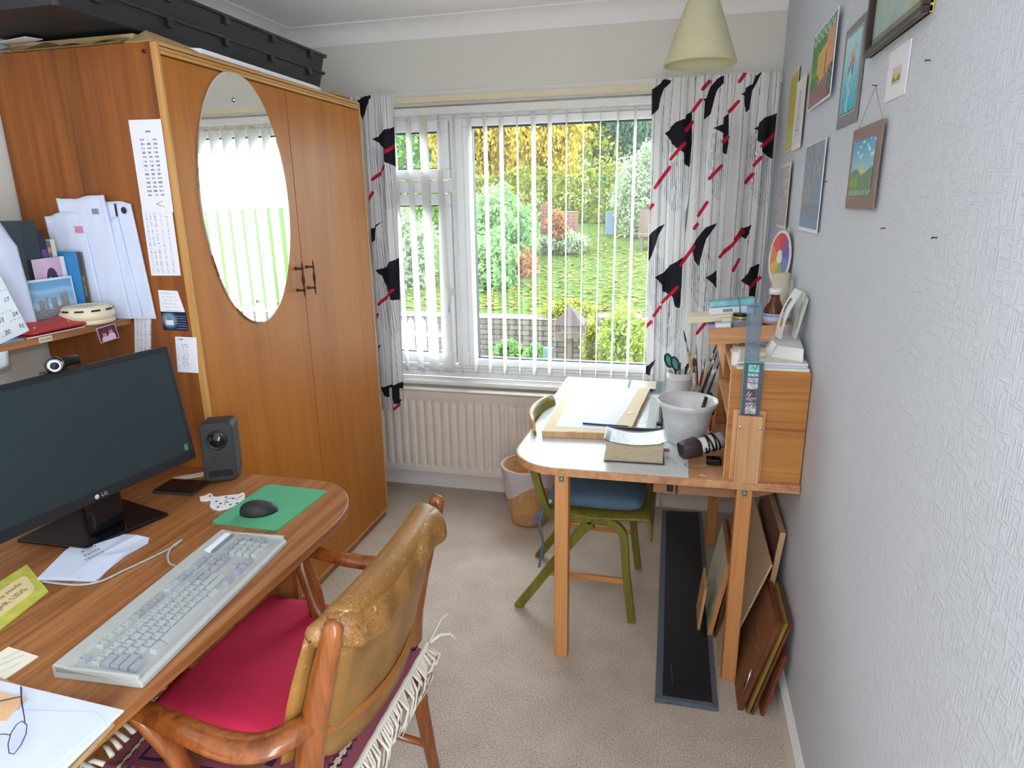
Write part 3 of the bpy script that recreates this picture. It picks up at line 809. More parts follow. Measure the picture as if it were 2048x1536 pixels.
def vpaper(name, quad, fn, res, label, cat='note', th=.0006, group=None, mat=None, bend=0.0, parent=None):
    """upright sheet: quad = (top-left, top-right, bottom-left, bottom-right)"""
    tl, tr, b0, b1 = [np.array(q, float) for q in quad]
    W = np.linalg.norm(tr - tl); H = np.linalg.norm(b0 - tl)
    nu = max(3, int(W / res) + 1); nv = max(3, int(H / res) + 1)
    u = np.linspace(0, 1, nu)[None, :, None]; v = np.linspace(1, 0, nv)[:, None, None]
    P = (tl * (1 - u) + tr * u) * v + (b0 * (1 - u) + b1 * u) * (1 - v)
    nrm = np.cross(tr - tl, b0 - tl); nrm /= np.linalg.norm(nrm)
    P = P - nrm * (th + bend * np.sin(np.pi * v))
    uc = (np.linspace(0, 1, nu)[:-1] + .5 / (nu - 1))[None, :] + np.zeros((nv - 1, 1)); vc = (np.linspace(1, 0, nv)[:-1] - .5 / (nv - 1))[:, None] + np.zeros((1, nu - 1))
    C = fn(uc, vc)
    o = colgrid(name, P[::-1], C[::-1], mat or MT['art'], parent=parent, loc=None if parent is not None else tuple((b0 + b1) / 2), label=label, cat=cat, group=group)
    if th:
        s = o.modifiers.new('thickness', 'SOLIDIFY'); s.thickness = th; s.offset = 1 if False else -1
    return o
sy = WY0 - .0012
vpaper('paper_note', [(-1.579, sy - .002, 1.864), (-1.467, sy - .002, 1.862), (-1.583, sy, 1.600), (-1.472, sy, 1.602)], noteart('times', .112, .262, 1), .0016, 'topmost white timetable sheet pinned to the wardrobe side')
vpaper('paper_note', [(-1.584, sy, 1.612), (-1.476, sy, 1.612), (-1.587, sy, 1.413), (-1.479, sy, 1.414)], noteart('list', .105, .198, 2), .0014, 'closely printed white list pinned below the timetable on the wardrobe side')
vpaper('paper_note', [(-1.571, sy, 1.369), (-1.500, sy, 1.367), (-1.574, sy, 1.298), (-1.483, sy, 1.298)], noteart('hand', .085, .07, 3), .0014, 'handwritten white slip above the dark blue card on the wardrobe side')
vpaper('business_card', [(-1.574, sy, 1.301), (-1.481, sy, 1.301), (-1.574, sy, 1.242), (-1.481, sy, 1.242)], noteart('blue', .093, .059, 4), .0014, 'dark blue printed card on the wardrobe side', 'card')
vpaper('paper_note', [(-1.535, sy, 1.222), (-1.456, sy, 1.222), (-1.545, sy, 1.106), (-1.466, sy, 1.106)], noteart('slip', .08, .116, 5), .0014, 'lowest white slip on the wardrobe side, just above the speaker')
vpaper('paper_note', [(-1.677, sy, 1.288), (-1.612, sy, 1.288), (-1.702, sy, 1.147), (-1.639, sy, 1.150)], noteart('list', .065, .14, 6), .0014, 'narrow printed strip on the wardrobe side below the shelf end')

# ------------------------------------------------------------------ wall shelf and its load
SZ = 1.278
sh = thing('wall_shelf', 'brown wall shelf above the monitor, crowded with papers and books', 'shelf', (-1.88, 1.2, 1.26))
m = MB().box(XL, -1.690, .35, WY0 - .004, 1.260, SZ)
obj('shelf_board', m, MT['desk'], sh, bevel=.001)
m = MB()
for y in (.6, 1.3): m.box(XL, XL + .012, y - .012, y + .012, 1.10, 1.26).box(XL + .012, -1.76, y - .008, y + .008, 1.248, 1.26)
obj('bracket', m, MT['steel'], sh)
m = MB().box(-1.6900, -1.6893, 1.392, 1.432, 1.262, 1.277); lb = obj('shelf_label', m, MT['cream'], sh)
m = MB()
for k in range(5): m.box(-1.6893, -1.689, 1.396 + k * .007, 1.400 + k * .007, 1.267 + .001 * (k % 2), 1.272)
m.box(-1.6893, -1.689, 1.396, 1.428, 1.2665, 1.2673); obj('lettering', m, MT['greyink'], lb)

def papers(label, x, y0, y1, z1s, tilt, mat, th=.004, crump=.006, seed=0, name='paper_sheaf'):
    """crumpled papers standing on the shelf, facing the room"""
    rg = random.Random(seed); off = [rg.uniform(-1, 1) for _ in range(40)]
    def fn(u, v, d=0):
        z = SZ + (z1s[0] + (z1s[1] - z1s[0]) * u - SZ) * v + -.05 * max(0, u - .8) * 5 * v ** 3
        return (x + d + tilt * v - crump * (abs((u * 4 + v + off[2]) % 2 - 1)) * v, y0 + (y1 - y0) * u + .01 * v * off[4], z)
    m = MB().grid(lambda u, v: fn(u, v, 0), 24, 12).grid(lambda u, v: fn(1 - u, v, -th), 24, 12)
    k = 24 * 12
    for i in range(23): m.f.append((11 * 24 + i, 11 * 24 + i + 1, k + 11 * 24 + 22 - i, k + 11 * 24 + 23 - i)); m.m.append(0); m.sm.append(False)
    for j in range(11):
        m.f.append((j * 24 + 23, k + j * 24, k + (j + 1) * 24, (j + 1) * 24 + 23)); m.m.append(0); m.sm.append(False)
        m.f.append((j * 24, (j + 1) * 24, k + (j + 1) * 24 + 23, k + j * 24 + 23)); m.m.append(0); m.sm.append(False)
    return obj(name, m, mat, label=label, cat='papers')
# papers stand end-on against the wardrobe side, facing the camera
def epapers(label, y, x0, x1, z1a, z1b, lean, mat, seed, th=.006, crump=.006, art=None):
    rg = random.Random(seed); off = [rg.uniform(-3, 3) for _ in range(10)]
    nu, nv = 30, 16
    def fn(u, v, d):
        top = z1a + (z1b - z1a) * u + .004 * math.sin(u * 6 + off[0]) + .003 * (abs((u * 5 + off[1]) % 2 - 1) - .5)
        z = SZ + .0006 + (top - SZ) * v
        return (x0 + (x1 - x0) * u - lean * v, y + d - crump * (abs((u * 3 + v * 1.2 + off[2]) % 2 - 1) - .5) * v - .3 * crump * (abs((u * 7 - v * 3 + off[3]) % 2 - 1) - .5), z)
    m = MB().grid(lambda u, v: fn(u, v, 0), nu, nv).grid(lambda u, v: fn(1 - u, v, th), nu, nv)
    k = nu * nv
    for i in range(nu - 1): m.f.append(((nv - 1) * nu + i, (nv - 1) * nu + i + 1, k + nv * nu - 2 - i, k + nv * nu - 1 - i)); m.m.append(0); m.sm.append(False)
    for j in range(nv - 1):
        m.f.append((j * nu + nu - 1, k + j * nu, k + (j + 1) * nu, (j + 1) * nu + nu - 1)); m.m.append(0); m.sm.append(False)
        m.f.append((j * nu, (j + 1) * nu, k + (j + 1) * nu + nu - 1, k + j * nu + nu - 1)); m.m.append(0); m.sm.append(False)
    return obj('paper_sheaf', m, mat, label=label, cat='papers', group='papers standing on the shelf'), fn
G_ = 'papers standing on the shelf'
MT['bluepaper'] = plain('bluish_white_paper', rgb(206, 216, 240), 0.75, var=0.03)
a, fn = epapers('rearmost white letter with a blue stripe and badge, against the wardrobe side', 1.7075, -1.745, -1.590, 1.634, 1.632, .025, MT['bluepaper'], 1, .004, .003)
m = MB(); m.box(-1.735, -1.729, 1.6925, 1.693, 1.56, 1.63); 
m = MB().lathe([(0, .0006), (.010, .0006), (.010, 0)], n=20, M=Matrix.Rotation(R(90), 4, 'X'), c=(-1.640, 1.7056, 1.610)).box(-1.672, -1.665, 1.7050, 1.7058, 1.592, 1.630)
obj('badge', m, MT['ink'], a)
a, fn = epapers('tall crumpled white letters standing in the middle of the shelf papers', 1.6945, -1.850, -1.672, 1.648, 1.652, .025, MT['bluepaper'], 2, .005, .004)
m = MB()
m.box(-1.745, -1.722, 1.6915, 1.6922, 1.600, 1.616); obj('stamp_marks', m, MT['greyink'], a)
a, fn = epapers('shorter greyish envelope with a pink stamp among the shelf papers', 1.688, -1.905, -1.765, 1.598, 1.606, .02, MT['bluepaper'], 3, .004, .003)
MT['pink'] = plain('pink_print', rgb(206, 130, 160), 0.7)
m = MB().box(-1.815, -1.785, 1.6855, 1.6862, 1.545, 1.565); obj('stamp', m, MT['pink'], a)
a, fn = epapers('front white envelopes bulging over the smoke alarm', 1.7015, -1.78, -1.635, 1.580, 1.590, .03, MT['bluepaper'], 5, .003, .003)

def book(label, y0, y1, z1, x0, x1, c, band=None, txt=None, tc=None, lean=0.0, group='books on the wall shelf'):
    b = thing('book', label, 'book', ((x0 + x1) / 2, (y0 + y1) / 2, SZ), group)
    cm = plain('book_cover', c, 0.5)
    m = MB(); z0 = SZ + .0004; w = .0025
    m.box(x1 - w, x1, y0, y1, z0, z1); m.box(x0, x1 - w, y0, y0 + w, z0, z1); m.box(x0, x1 - w, y1 - w, y1, z0, z1)
    obj('cover', m, cm, b)
    m = MB().box(x0 + .003, x1 - w, y0 + w, y1 - w, z0 + .003, z1 - .003); obj('page_block', m, MT['paper2'], b)
    if band:
        m = MB()
        for za, zb, q in band: m.box(x1, x1 + .0004, y0 + .002, y1 - .002, za, zb)
        obj('spine_band', m, plain('spine_band', band[0][2], 0.5), b)
    if txt:
        m = MB(); letters(m, txt, (x1 + .0006, (y0 + y1) / 2, (z0 + z1) / 2), (0, 0, -1), (0, 1, 0), (y1 - y0) * .72, sx=.78)
        obj('lettering', m, plain('spine_lettering', tc, 0.5), b)
    if lean: b.rotation_euler = (R(lean), 0, 0)
    return b
bx1 = -1.850
book('tall black folder at the left end of the shelf books', 1.536, 1.588, 1.585, -2.02, bx1, rgb(40, 52, 60))
book('black and purple book with a red and white spine mark', 1.589, 1.610, 1.553, -2.01, bx1, rgb(34, 26, 44), [(1.43, 1.50, rgb(98, 60, 140))])
book('short grey-blue book with an orange spine mark', 1.611, 1.624, 1.523, -2.0, bx1, rgb(92, 96, 130), [(1.49, 1.505, rgb(214, 140, 80))])
book('cream-spined book beside the grey-blue one', 1.625, 1.640, 1.528, -2.0, bx1, rgb(206, 208, 190), [(1.46, 1.47, rgb(196, 150, 70))])
book('bright blue thin book beside the dark yellow-lettered one', 1.655, 1.662, 1.488, -1.95, -1.800, rgb(46, 130, 190))
book('dark brown book with yellow spine lettering', 1.663, 1.676, 1.488, -1.95, -1.800, rgb(70, 62, 62), None, 'BODY LANGUAGE', rgb(200, 196, 80))
book('thin grey-brown book at the right end of the shelf books', 1.677, 1.683, 1.486, -1.95, -1.800, rgb(104, 92, 96))

# penguin card, castle postcard
def penguin(u, v):
    C = np.empty(u.shape + (3,)); C[:] = L3(206, 178, 200); C += (.03 * np.sin(u * 9 + v * 5))[..., None]
    C[u > .86] = L3(232, 234, 242)
    d = ((u - .52) / .17) ** 2 + ((v - .68) / .17) ** 2; C[d < 1] = L3(66, 54, 78)
    C[(np.abs(u - .50) < .15 - .0 * v) & (v < .62) & (v > .45)] = L3(80, 66, 92)
    d = ((u - .50) / .13) ** 2 + ((v - .22) / .38) ** 2; C[d < 1] = L3(232, 228, 240)
    C[((u - .74 - .1 * (.5 - v)) / .035) ** 2 + ((v - .38) / .14) ** 2 < 1] = L3(96, 74, 100)
    C[((u - .30) / .035) ** 2 + ((v - .36) / .14) ** 2 < 1] = L3(96, 74, 100)
    d = np.hypot((u - .45) / 1, (v - .67)); C[(d < .05) & (d > .028)] = L3(170, 160, 190); C[d < .012] = L3(20, 18, 30)
    return np.clip(C, 0, 1)
vpaper('greeting_card', [(-1.842, 1.544, 1.474), (-1.842, 1.653, 1.477), (-1.836, 1.544, SZ + .001), (-1.836, 1.653, SZ + .001)], penguin, .0022, 'pink card with a penguin picture standing behind the castle postcard', 'card', th=.0012)
def castle(u, v):
    C = np.empty(u.shape + (3,)); s = np.clip((v - .35) / .6, 0, 1)[..., None]
    C[:] = L3(150, 196, 222) * (1 - s) + L3(104, 160, 206) * s
    C += (np.clip(np.sin(u * 7 + v * 22 + 2 * np.sin(u * 5)), 0, 1) * .12)[..., None]
    h = .36 + .04 * np.sin(u * 30) * (np.sin(u * 12) > 0)
    for a, b, t in ((.13, .25, .56), (.34, .44, .55), (.46, .50, .60), (.56, .66, .58), (.72, .86, .64), (.80, .84, .70), (.17, .20, .60)): h = np.where((u > a) & (u < b), t + .02 * (np.mod(u * 60, 1) > .5), h)
    C[v < h] = L3(150, 148, 152); C[(v < h) & (np.mod(u * 23 + v * 3, 1) < .22)] = L3(128, 124, 130)
    C[(v < h) & (np.mod(v * 17 + u * 2, 1) < .15)] = L3(170, 166, 164)
    C[v < .16] = L3(96, 118, 140); C[v < .08] = L3(84, 96, 92)
    bd = (u < .03) | (u > .97) | (v > .95) | (v < .04); C[bd] = L3(216, 222, 232)
    return np.clip(C, 0, 1)
vpaper('postcard', [(-1.826, 1.458, 1.417), (-1.826, 1.652, 1.418), (-1.820, 1.458, SZ + .001), (-1.820, 1.652, SZ + .001)], castle, .0022, 'blue postcard of a grey castle leaning at the front of the shelf', 'postcard', th=.0012)

# smoke alarm
sa = thing('smoke_alarm', 'round cream smoke alarm lying on the shelf beside the red wallet', 'smoke alarm', (-1.742, 1.608, SZ))
c = (-1.742, 1.608, 0); z0 = SZ + .002
m = MB().lathe([(0, z0), (.068, z0), (.071, z0 + .003), (.071, z0 + .012), (.0695, z0 + .013), (.0695, z0 + .014), (.073, z0 + .015), (.0735, z0 + .034), (.069, z0 + .038), (.0685, z0 + .046), (.060, z0 + .052), (.034, z0 + .056), (.033, z0 + .0545), (.016, z0 + .055), (0, z0 + .055)], c, 48)
obj('casing', m, MT['cream'], sa)
m = MB()
for k in range(10):
    a = k * 2 * math.pi / 10 + .2
    m.box(.066, .0705, -.012, .012, z0 + .040, z0 + .045, M=Matrix.Translation(c) @ Matrix.Rotation(a, 4, 'Z'))
obj('vent_slot', m, MT['iron'], sa)

# red wallet with brass studs on a red and white card
m = MB()
def wal(u, v, top):
    x = -1.790 + .098 * u; y = 1.372 + .168 * v
    z = SZ + .010 + (.006 + .020 * math.exp(-((u - .15) / .5) ** 2) * (.8 + .2 * math.sin(v * 7))) * top - .004 * abs(v - .5)
    return (x + .006 * math.sin(v * 3), y + .01 * u, z)
m.grid(lambda u, v: wal(u, v, 1), 10, 18).grid(lambda u, v: wal(1 - u, v, 0), 10, 18)
for j in range(17):
    k = 180; m.f.append((j * 10 + 9, k + j * 10, k + (j + 1) * 10, (j + 1) * 10 + 9)); m.m.append(0); m.sm.append(True)
    m.f.append((j * 10, (j + 1) * 10, k + (j + 1) * 10 + 9, k + j * 10 + 9)); m.m.append(0); m.sm.append(True)
m.f.append(tuple(list(range(10)) [::-1] + [k + 9 - i for i in range(10)][::-1][::-1])); m.m.append(0); m.sm.append(False)
MT['red'] = plain('red_leather', rgb(176, 44, 40), 0.45, var=.15, bmp=.2)
wl = thing('wallet', 'red leather wallet with two brass studs lying on the shelf', 'wallet', (-1.742, 1.455, SZ + .006))
obj('body', m, MT['red'], wl)
m = MB()
for yy in (1.405, 1.512): m.lathe([(0, .016), (.0035, .0155), (.004, .012), (.0025, .010), (.0025, 0)], (-1.712, yy, SZ + .010), 12)
obj('stud', m, MT['brass'], wl)
m = MB().box(-1.775, -1.694, 1.36, 1.548, SZ, SZ + .005); m2 = obj('notebook', m, plain('dark_red_cover', rgb(140, 60, 60), .5), label='thin dark red notebook with white edge under the red wallet', cat='notebook', bevel=.001)
m = MB().box(-1.694, -1.6935, 1.362, 1.546, SZ + .001, SZ + .004); obj('page_edge', m, MT['paper'], m2)
m = MB().box(-1.80, -1.70, 1.30, 1.36, SZ, SZ + .003); obj('blue_card', m, plain('light_blue_card', rgb(130, 176, 206), .6), label='small light blue card lying on the shelf behind the calendar', cat='card')
# calendar hanging down at left
def cal(u, v):
    C = np.empty(u.shape + (3,)); C[:] = L3(224, 230, 240)
    for k in range(5):
        zz = .08 + .17 * k; C[(np.abs(v - zz - .02 * u) < .0035) & (np.mod(u * 40, 1) < .6)] = L3(150, 160, 176)
    return C
cl = vpaper('calendar', [(-1.680, 1.215, 1.44), (-1.680, 1.318, 1.452), (-1.684, 1.232, 1.272), (-1.684, 1.366, 1.302)], cal, .002, 'white calendar sheet with dates hanging at the left end of the shelf', 'calendar', th=.0008)
m = MB(); U = Vector((-.006, .103, .018)); 
for t, p in (('17', (-1.6775, 1.318, 1.392)), ('24', (-1.6785, 1.333, 1.353)), ('31', (-1.6795, 1.344, 1.320)), ('30', (-1.6795, 1.303, 1.310)), ('23', (-1.6785, 1.293, 1.343))): obj('date_number', letters(MB(), t, p, (0, 1, .17), (.10, -.15, 1), .016), MT['ink'], cl)
def blank(u, v):
    C = np.empty(u.shape + (3,)); C[:] = L3(222, 228, 238); return C
vpaper('paper_note', [(-1.686, 1.18, 1.262), (-1.686, 1.298, 1.262), (-1.688, 1.18, 1.205), (-1.688, 1.294, 1.222)], blank, .01, 'blank white sheet hanging from the shelf edge above the monitor', th=.0008)
papers('large white folded papers standing at the far left of the shelf', -1.76, 1.28, 1.458, (1.66, 1.57), .0, MT['bluepaper'], .012, .006, 9)
# small photo hanging on a thread from the smoke alarm
def twopeople(u, v):
    C = np.empty(u.shape + (3,)); C[:] = L3(86, 50, 76)
    for cx_, cy_ in ((.32, .50), (.66, .60)):
        C[((u - cx_) / .19) ** 2 + ((v - cy_ + .38) / .30) ** 2 < 1] = L3(220, 200, 222)
        C[((u - cx_) / .10) ** 2 + ((v - cy_) / .17) ** 2 < 1] = L3(208, 138, 134)
        C[((u - cx_) / .11) ** 2 + ((v - cy_ - .13) / .09) ** 2 < 1] = L3(120, 70, 60)
    C[(u < .04) | (u > .96) | (v < .05) | (v > .95)] = L3(210, 170, 190)
    return C
vpaper('photograph', [(-1.640, 1.532, 1.279), (-1.634, 1.594, 1.284), (-1.642, 1.540, 1.232), (-1.634, 1.602, 1.238)], twopeople, .0012, 'small photo of two people hanging on a thread below the smoke alarm', 'photograph', th=.0008)
m = MB().tube([(-1.700, 1.60, SZ + .04), (-1.688, 1.575, SZ + .004), (-1.66, 1.55, 1.25), (-1.640, 1.534, 1.25)], .0005, 4)
obj('thread', m, MT['greyink'], label='thin grey thread holding the small photo below the smoke alarm', cat='thread')
# ------------------------------------------------------------------ computer desk
DZT = .775
dk = thing('desk', 'walnut-effect computer desk with a rounded corner, against the left wall', 'desk', (-1.45, .95, 0))
out = [(XL + .012, .25), (-.905, .25), (-.893, .73), (-.880, 1.20)]
def arcp(cx_, cy_, rx, ry, a0, a1, n): return [(cx_ + rx * math.cos(R(a0 + (a1 - a0) * k / n)), cy_ + ry * math.sin(R(a0 + (a1 - a0) * k / n))) for k in range(n + 1)]
out += arcp(-1.075, 1.460, .198, .252, 0, 90, 18)
out += [(-1.3, 1.712), (XL + .012, 1.712)]
m = MB().prism(out, DZT - .026, DZT)
obj('desk_top', m, MT['desk'], dk, bevel=.003)
m = MB().box(-1.93, -1.04, 1.49, 1.508, 0, DZT - .026); obj('end_panel', m, MT['deskz'], dk, bevel=.002)
m = MB().box(-1.93, -1.04, .50, .518, 0, DZT - .026); obj('end_panel', m, MT['deskz'], dk, bevel=.002)
m = MB().box(-1.86, -1.842, .518, 1.49, .28, DZT - .026); obj('modesty_panel', m, MT['deskz'], dk)
m = MB().box(-1.84, -1.12, 1.12, 1.484, .05, .60); ped = obj('drawer_unit', m, MT['deskz'], dk, bevel=.002)
for z in (.07, .25, .43):
    m = MB().box(-1.12, -1.106, 1.125, 1.478, z, z + .165); dr = obj('drawer_front', m, MT['deskz'], ped, bevel=.002)
m = MB().box(-1.12, -1.08, .60, 1.12, .60, .62).box(-1.80, -1.12, .518, 1.49, .60, .615)
obj('keyboard_shelf', m, MT['deskz'], dk)

# ------------------------------------------------------------------ monitor
MC = Vector((-1.488, 1.262, 0)); MA = -math.atan2(-1.434 + 1.381, 1.066 - 1.497) + 0   # screen turned slightly
# screen base line runs from (-1.388,1.573) back to (-1.433,0.99)
sd = Vector((.078, .60, 0)).normalized(); sn = Vector((sd.y, -sd.x, 0))
mon = thing('monitor', 'black widescreen computer monitor on a stand on the desk', 'monitor', (-1.50, 1.31, DZT))
F = Matrix(((sd.x, sn.x, 0, -1.386), (sd.y, sn.y, 0, 1.562), (0, 0, 1, 0), (0, 0, 0, 1)))   # local x along screen (0 = right edge, negative to left), y toward viewer
TL = Matrix.Translation((0, 0, .885)) @ Matrix.Rotation(R(-6), 4, 'X') @ Matrix.Translation((0, 0, -.885))
TLi = Matrix.Translation((0, 0, .885)) @ Matrix.Rotation(R(8), 4, 'X') @ Matrix.Translation((0, 0, -.885))
TF = F @ TLi
W_, H0, H1 = .575, .885, 1.232
m = MB().rbox(-W_, 0, H0, H1, -.0, .014, .006, M=TF @ Matrix(((1, 0, 0, 0), (0, 0, -1, 0), (0, 1, 0, 0), (0, 0, 0, 1))))
# rbox was laid in x/z: rotate so its thickness is along -y
obj('bezel', m, MT['black'], mon, bevel=.002)
m = MB()
m.hexa([TF @ Vector(p) for p in [(-W_ + .02, -.014, H0 + .02), (-.02, -.014, H0 + .02), (-.10, -.05, H0 + .08), (-W_ + .10, -.05, H0 + .08), (-W_ + .02, -.014, H1 - .01), (-.02, -.014, H1 - .01), (-.10, -.05, H1 - .08), (-W_ + .10, -.05, H1 - .08)]])
obj('rear_shell', m, MT['blackmatt'], mon)
MT['screen'] = plain('dark_screen', rgb(36, 48, 54), 0.32, sp=0.5, var=.02)
m = MB().box(-W_ + .016, -.016, .0002, .0012, H0 + .028, H1 - .016, M=TF); obj('screen', m, MT['screen'], mon)
m = MB(); fr = TF
def lp(x, z): return TF @ Vector((x, .0016, z))
c_ = lp(-.300, H0 + .012)
letters(m, 'LG', c_, sd, (TF @ Vector((0, 0, 1)) - TF @ Vector((0, 0, 0))), .014)
m.lathe([(0, .0004), (.0062, .0004), (.0062, 0)], n=20, M=Matrix.Translation(lp(-.321, H0 + .012)) @ TF.to_3x3().to_4x4() @ Matrix.Rotation(R(-90), 4, 'X'))
obj('logo', m, plain('silver_print', rgb(176, 182, 186), .4), mon)
m = MB().box(-.034, -.022, .0012, .0018, H0 + .034, H0 + .052, M=TF); obj('sticker', m, plain('grey_sticker', rgb(96, 112, 122), .5), mon)
m = MB().box(-.33, -.24, -.048, -.022, .79, 1.0, M=F @ Matrix.Translation((0, 0, 0))); obj('stand_neck', m, MT['gloss'], mon, bevel=.006)
BQ = [(-1.359, 1.392), (-1.425, 1.180), (-1.640, 1.175), (-1.640, 1.462)]
m = MB(); bc = Vector((sum(p[0] for p in BQ) / 4, sum(p[1] for p in BQ) / 4))
m.prism([tuple(p) for p in reversed(BQ)], DZT + .003, DZT + .012)
obj('stand_base', m, MT['gloss'], mon, bevel=.003)
m = MB()
for p in BQ:
    q = bc + (Vector(p) - bc) * .85; m.lathe([(0, 0), (.01, 0), (.01, .003), (0, .003)], (q.x, q.y, DZT), 12)
obj('foot_pad', m, MT['black'], mon)
# webcam clipped on the top edge
wc = thing('webcam', 'small black webcam with a silver lens ring clipped on the monitor', 'webcam', (-1.44, 1.23, 1.234))
P0 = TF @ Vector((-.336, .0, H1)); ax = (Vector((0, 0, CAM_H)) - P0); ax.z *= .35; ax.normalize()
ctr = P0 + Vector((0, 0, .020)) + sn * .012
Q = ax.to_track_quat('Z', 'Y').to_matrix().to_4x4()
m = MB().lathe([(0, -.024), (.012, -.022), (.0195, -.012), (.0215, 0), (.0205, .010), (.016, .016), (0, .016)], ctr, 28, M=Q); obj('housing', m, MT['gloss'], wc)
m = MB().lathe([(.0085, .0185), (.0095, .021), (.0155, .0195), (.0172, .015), (.0150, .013)], ctr, 28, M=Q); obj('lens_ring', m, MT['steel'], wc)
m = MB().lathe([(0, .019), (.005, .0182), (.0085, .016)], ctr, 20, M=Q); obj('lens', m, plain('lens_glass', rgb(24, 26, 60), .05), wc)
m = MB().tube([P0 + Vector((0, 0, .008)) - sn * .012 + sd * .01, P0 + Vector((0, 0, .016)) - sn * .016 + sd * .045, P0 + Vector((0, 0, .015)) - sn * .016 + sd * .078], [.010, .0125, .012], 14)
m.box(-.35, -.30, -.030, .004, H1 + .000, H1 + .006, M=TF)
obj('clip', m, MT['gloss'], wc, bevel=.001)

# ------------------------------------------------------------------ speaker
SPM = Matrix.Translation((-1.387, 1.672, DZT)) @ Matrix.Rotation(R(28), 4, 'Z')
sp_ = thing('speaker', 'small black desktop speaker standing in the desk corner beside the wardrobe', 'speaker', (-1.387, 1.672, DZT))
def spm(x, y, z): return SPM @ Vector((x, y, z))
hw = .052
FR = Matrix(((1, 0, 0, 0), (0, 0, 1, 0), (0, 1, 0, 0), (0, 0, 0, 1)))
m = MB(); # front plate leaning back slightly; body behind
LE = SPM @ Matrix.Rotation(R(-4), 4, 'X')
SW = Matrix(((1, 0, 0, 0), (0, 0, -1, 0), (0, 1, 0, 0), (0, 0, 0, 1)))
FRm = SPM @ Matrix.Rotation(R(-5), 4, 'X')
m.rbox(-.048, .048, .003, .190, -.052, .052, .016, M=FRm @ SW, n=5)
bodyo = obj('cabinet', m, MT['blackmatt'], sp_, bevel=.003)
rotF = FRm.to_3x3().to_4x4() @ Matrix.Rotation(R(90), 4, 'X')
def fpt(x, z): return FRm @ Vector((x, -.052, z))
m = MB().lathe([(.030, .0003), (.031, .003), (.0275, .004), (.0265, .0005), (.024, -.0), (.021, .0028), (.012, .0065), (0, .008)], fpt(0, .136), 36, M=rotF); obj('driver', m, MT['gloss'], sp_)
m = MB().lathe([(.017, .0004), (.0178, .0014), (.0185, .0004)], fpt(.006, .076), 28, M=rotF); obj('bass_ring', m, MT['black'], sp_)
m = MB().prism(rrect(-.036, .036, .018, .038, .008, 4), .052, .0527, M=FRm @ SW @ Matrix.Translation((0, 0, 0))); obj('port', m, plain('port_black', rgb(8, 8, 10), .8), sp_)

# things on the desk
def flat_quad(name, pts, z, th, mat, label, cat, group=None, r=0, bevel=0):
    m = MB().prism(pts, z, z + th); return obj(name, m, mat, label=label, cat=cat, group=group, bevel=bevel)
m = MB().rbox(-.067, .067, -.048, .048, DZT, DZT + .008, .006, M=Matrix.Translation((-1.462, 1.565, 0)) @ Matrix.Rotation(R(4), 4, 'Z'))
ph = obj('wallet_case', m, MT['blackmatt'], label='flat black glossy case on the desk in front of the speaker', cat='case', bevel=.001)
m = MB().rbox(-.064, .064, -.045, .045, DZT + .008, DZT + .0095, .006, M=Matrix.Translation((-1.462, 1.565, 0)) @ Matrix.Rotation(R(4), 4, 'Z')); obj('upper_face', m, MT['gloss'], ph)
flat_quad('paper_note', [(-1.55, 1.63), (-1.53, 1.60), (-1.46, 1.66), (-1.48, 1.69)], DZT, .001, MT['paper2'], 'scrap of beige paper on the desk behind the black case', 'note')
# green mat, mouse
MT['green'] = plain('green_foam_mat', rgb(84, 166, 124), .85, var=.04)
m = MB(); pts = rrect(-.105, .105, -.130, .130, .012, 4)
m.prism(pts, DZT, DZT + .004, M=Matrix.Translation((-1.108, 1.511, 0)) @ Matrix.Rotation(R(-1), 4, 'Z'))
obj('mouse_mat', m, MT['green'], label='green mouse mat on the rounded corner of the desk', cat='mouse mat')
ms = thing('computer_mouse', 'black wireless computer mouse on the green mat', 'mouse', (-1.117, 1.463, DZT + .004))
def mshape(u, v, sc=1):
    a = 2 * math.pi * u; t = v * math.pi / 2
    lx, ly, lz = .052, .031, .034
    r = math.cos(t) ** .72; x = lx * math.cos(a) * r; y = ly * math.sin(a) * r * (1 - .10 * math.cos(a * 2)); z = lz * math.sin(t) * (1 - .22 * (x / lx))
    return (x, y, z)
m = MB(); MM = Matrix.Translation((-1.117, 1.463, DZT + .0045)) @ Matrix.Rotation(R(28), 4, 'Z')
m.grid(lambda u, v: MM @ Vector(mshape(u, v)), 32, 12, closed_u=True); m.f.append(tuple(reversed(range(32)))); m.m.append(0); m.sm.append(False)
msb = obj('shell', m, MT['blackmatt'], ms)
m = MB().tube([MM @ Vector((-.040, 0, .021)), MM @ Vector((-.036, 0, .026)), MM @ Vector((-.028, 0, .030))], .004, 10); obj('scroll_wheel', m, MT['gloss'], ms)
m = MB().tube([MM @ Vector(mshape(.5 + .0, v)) + Vector((0, 0, .0004)) for v in np.linspace(.15, .8, 8)], .0007, 5); obj('button_gap', m, plain('gap_black', rgb(6, 6, 8), .9), ms)

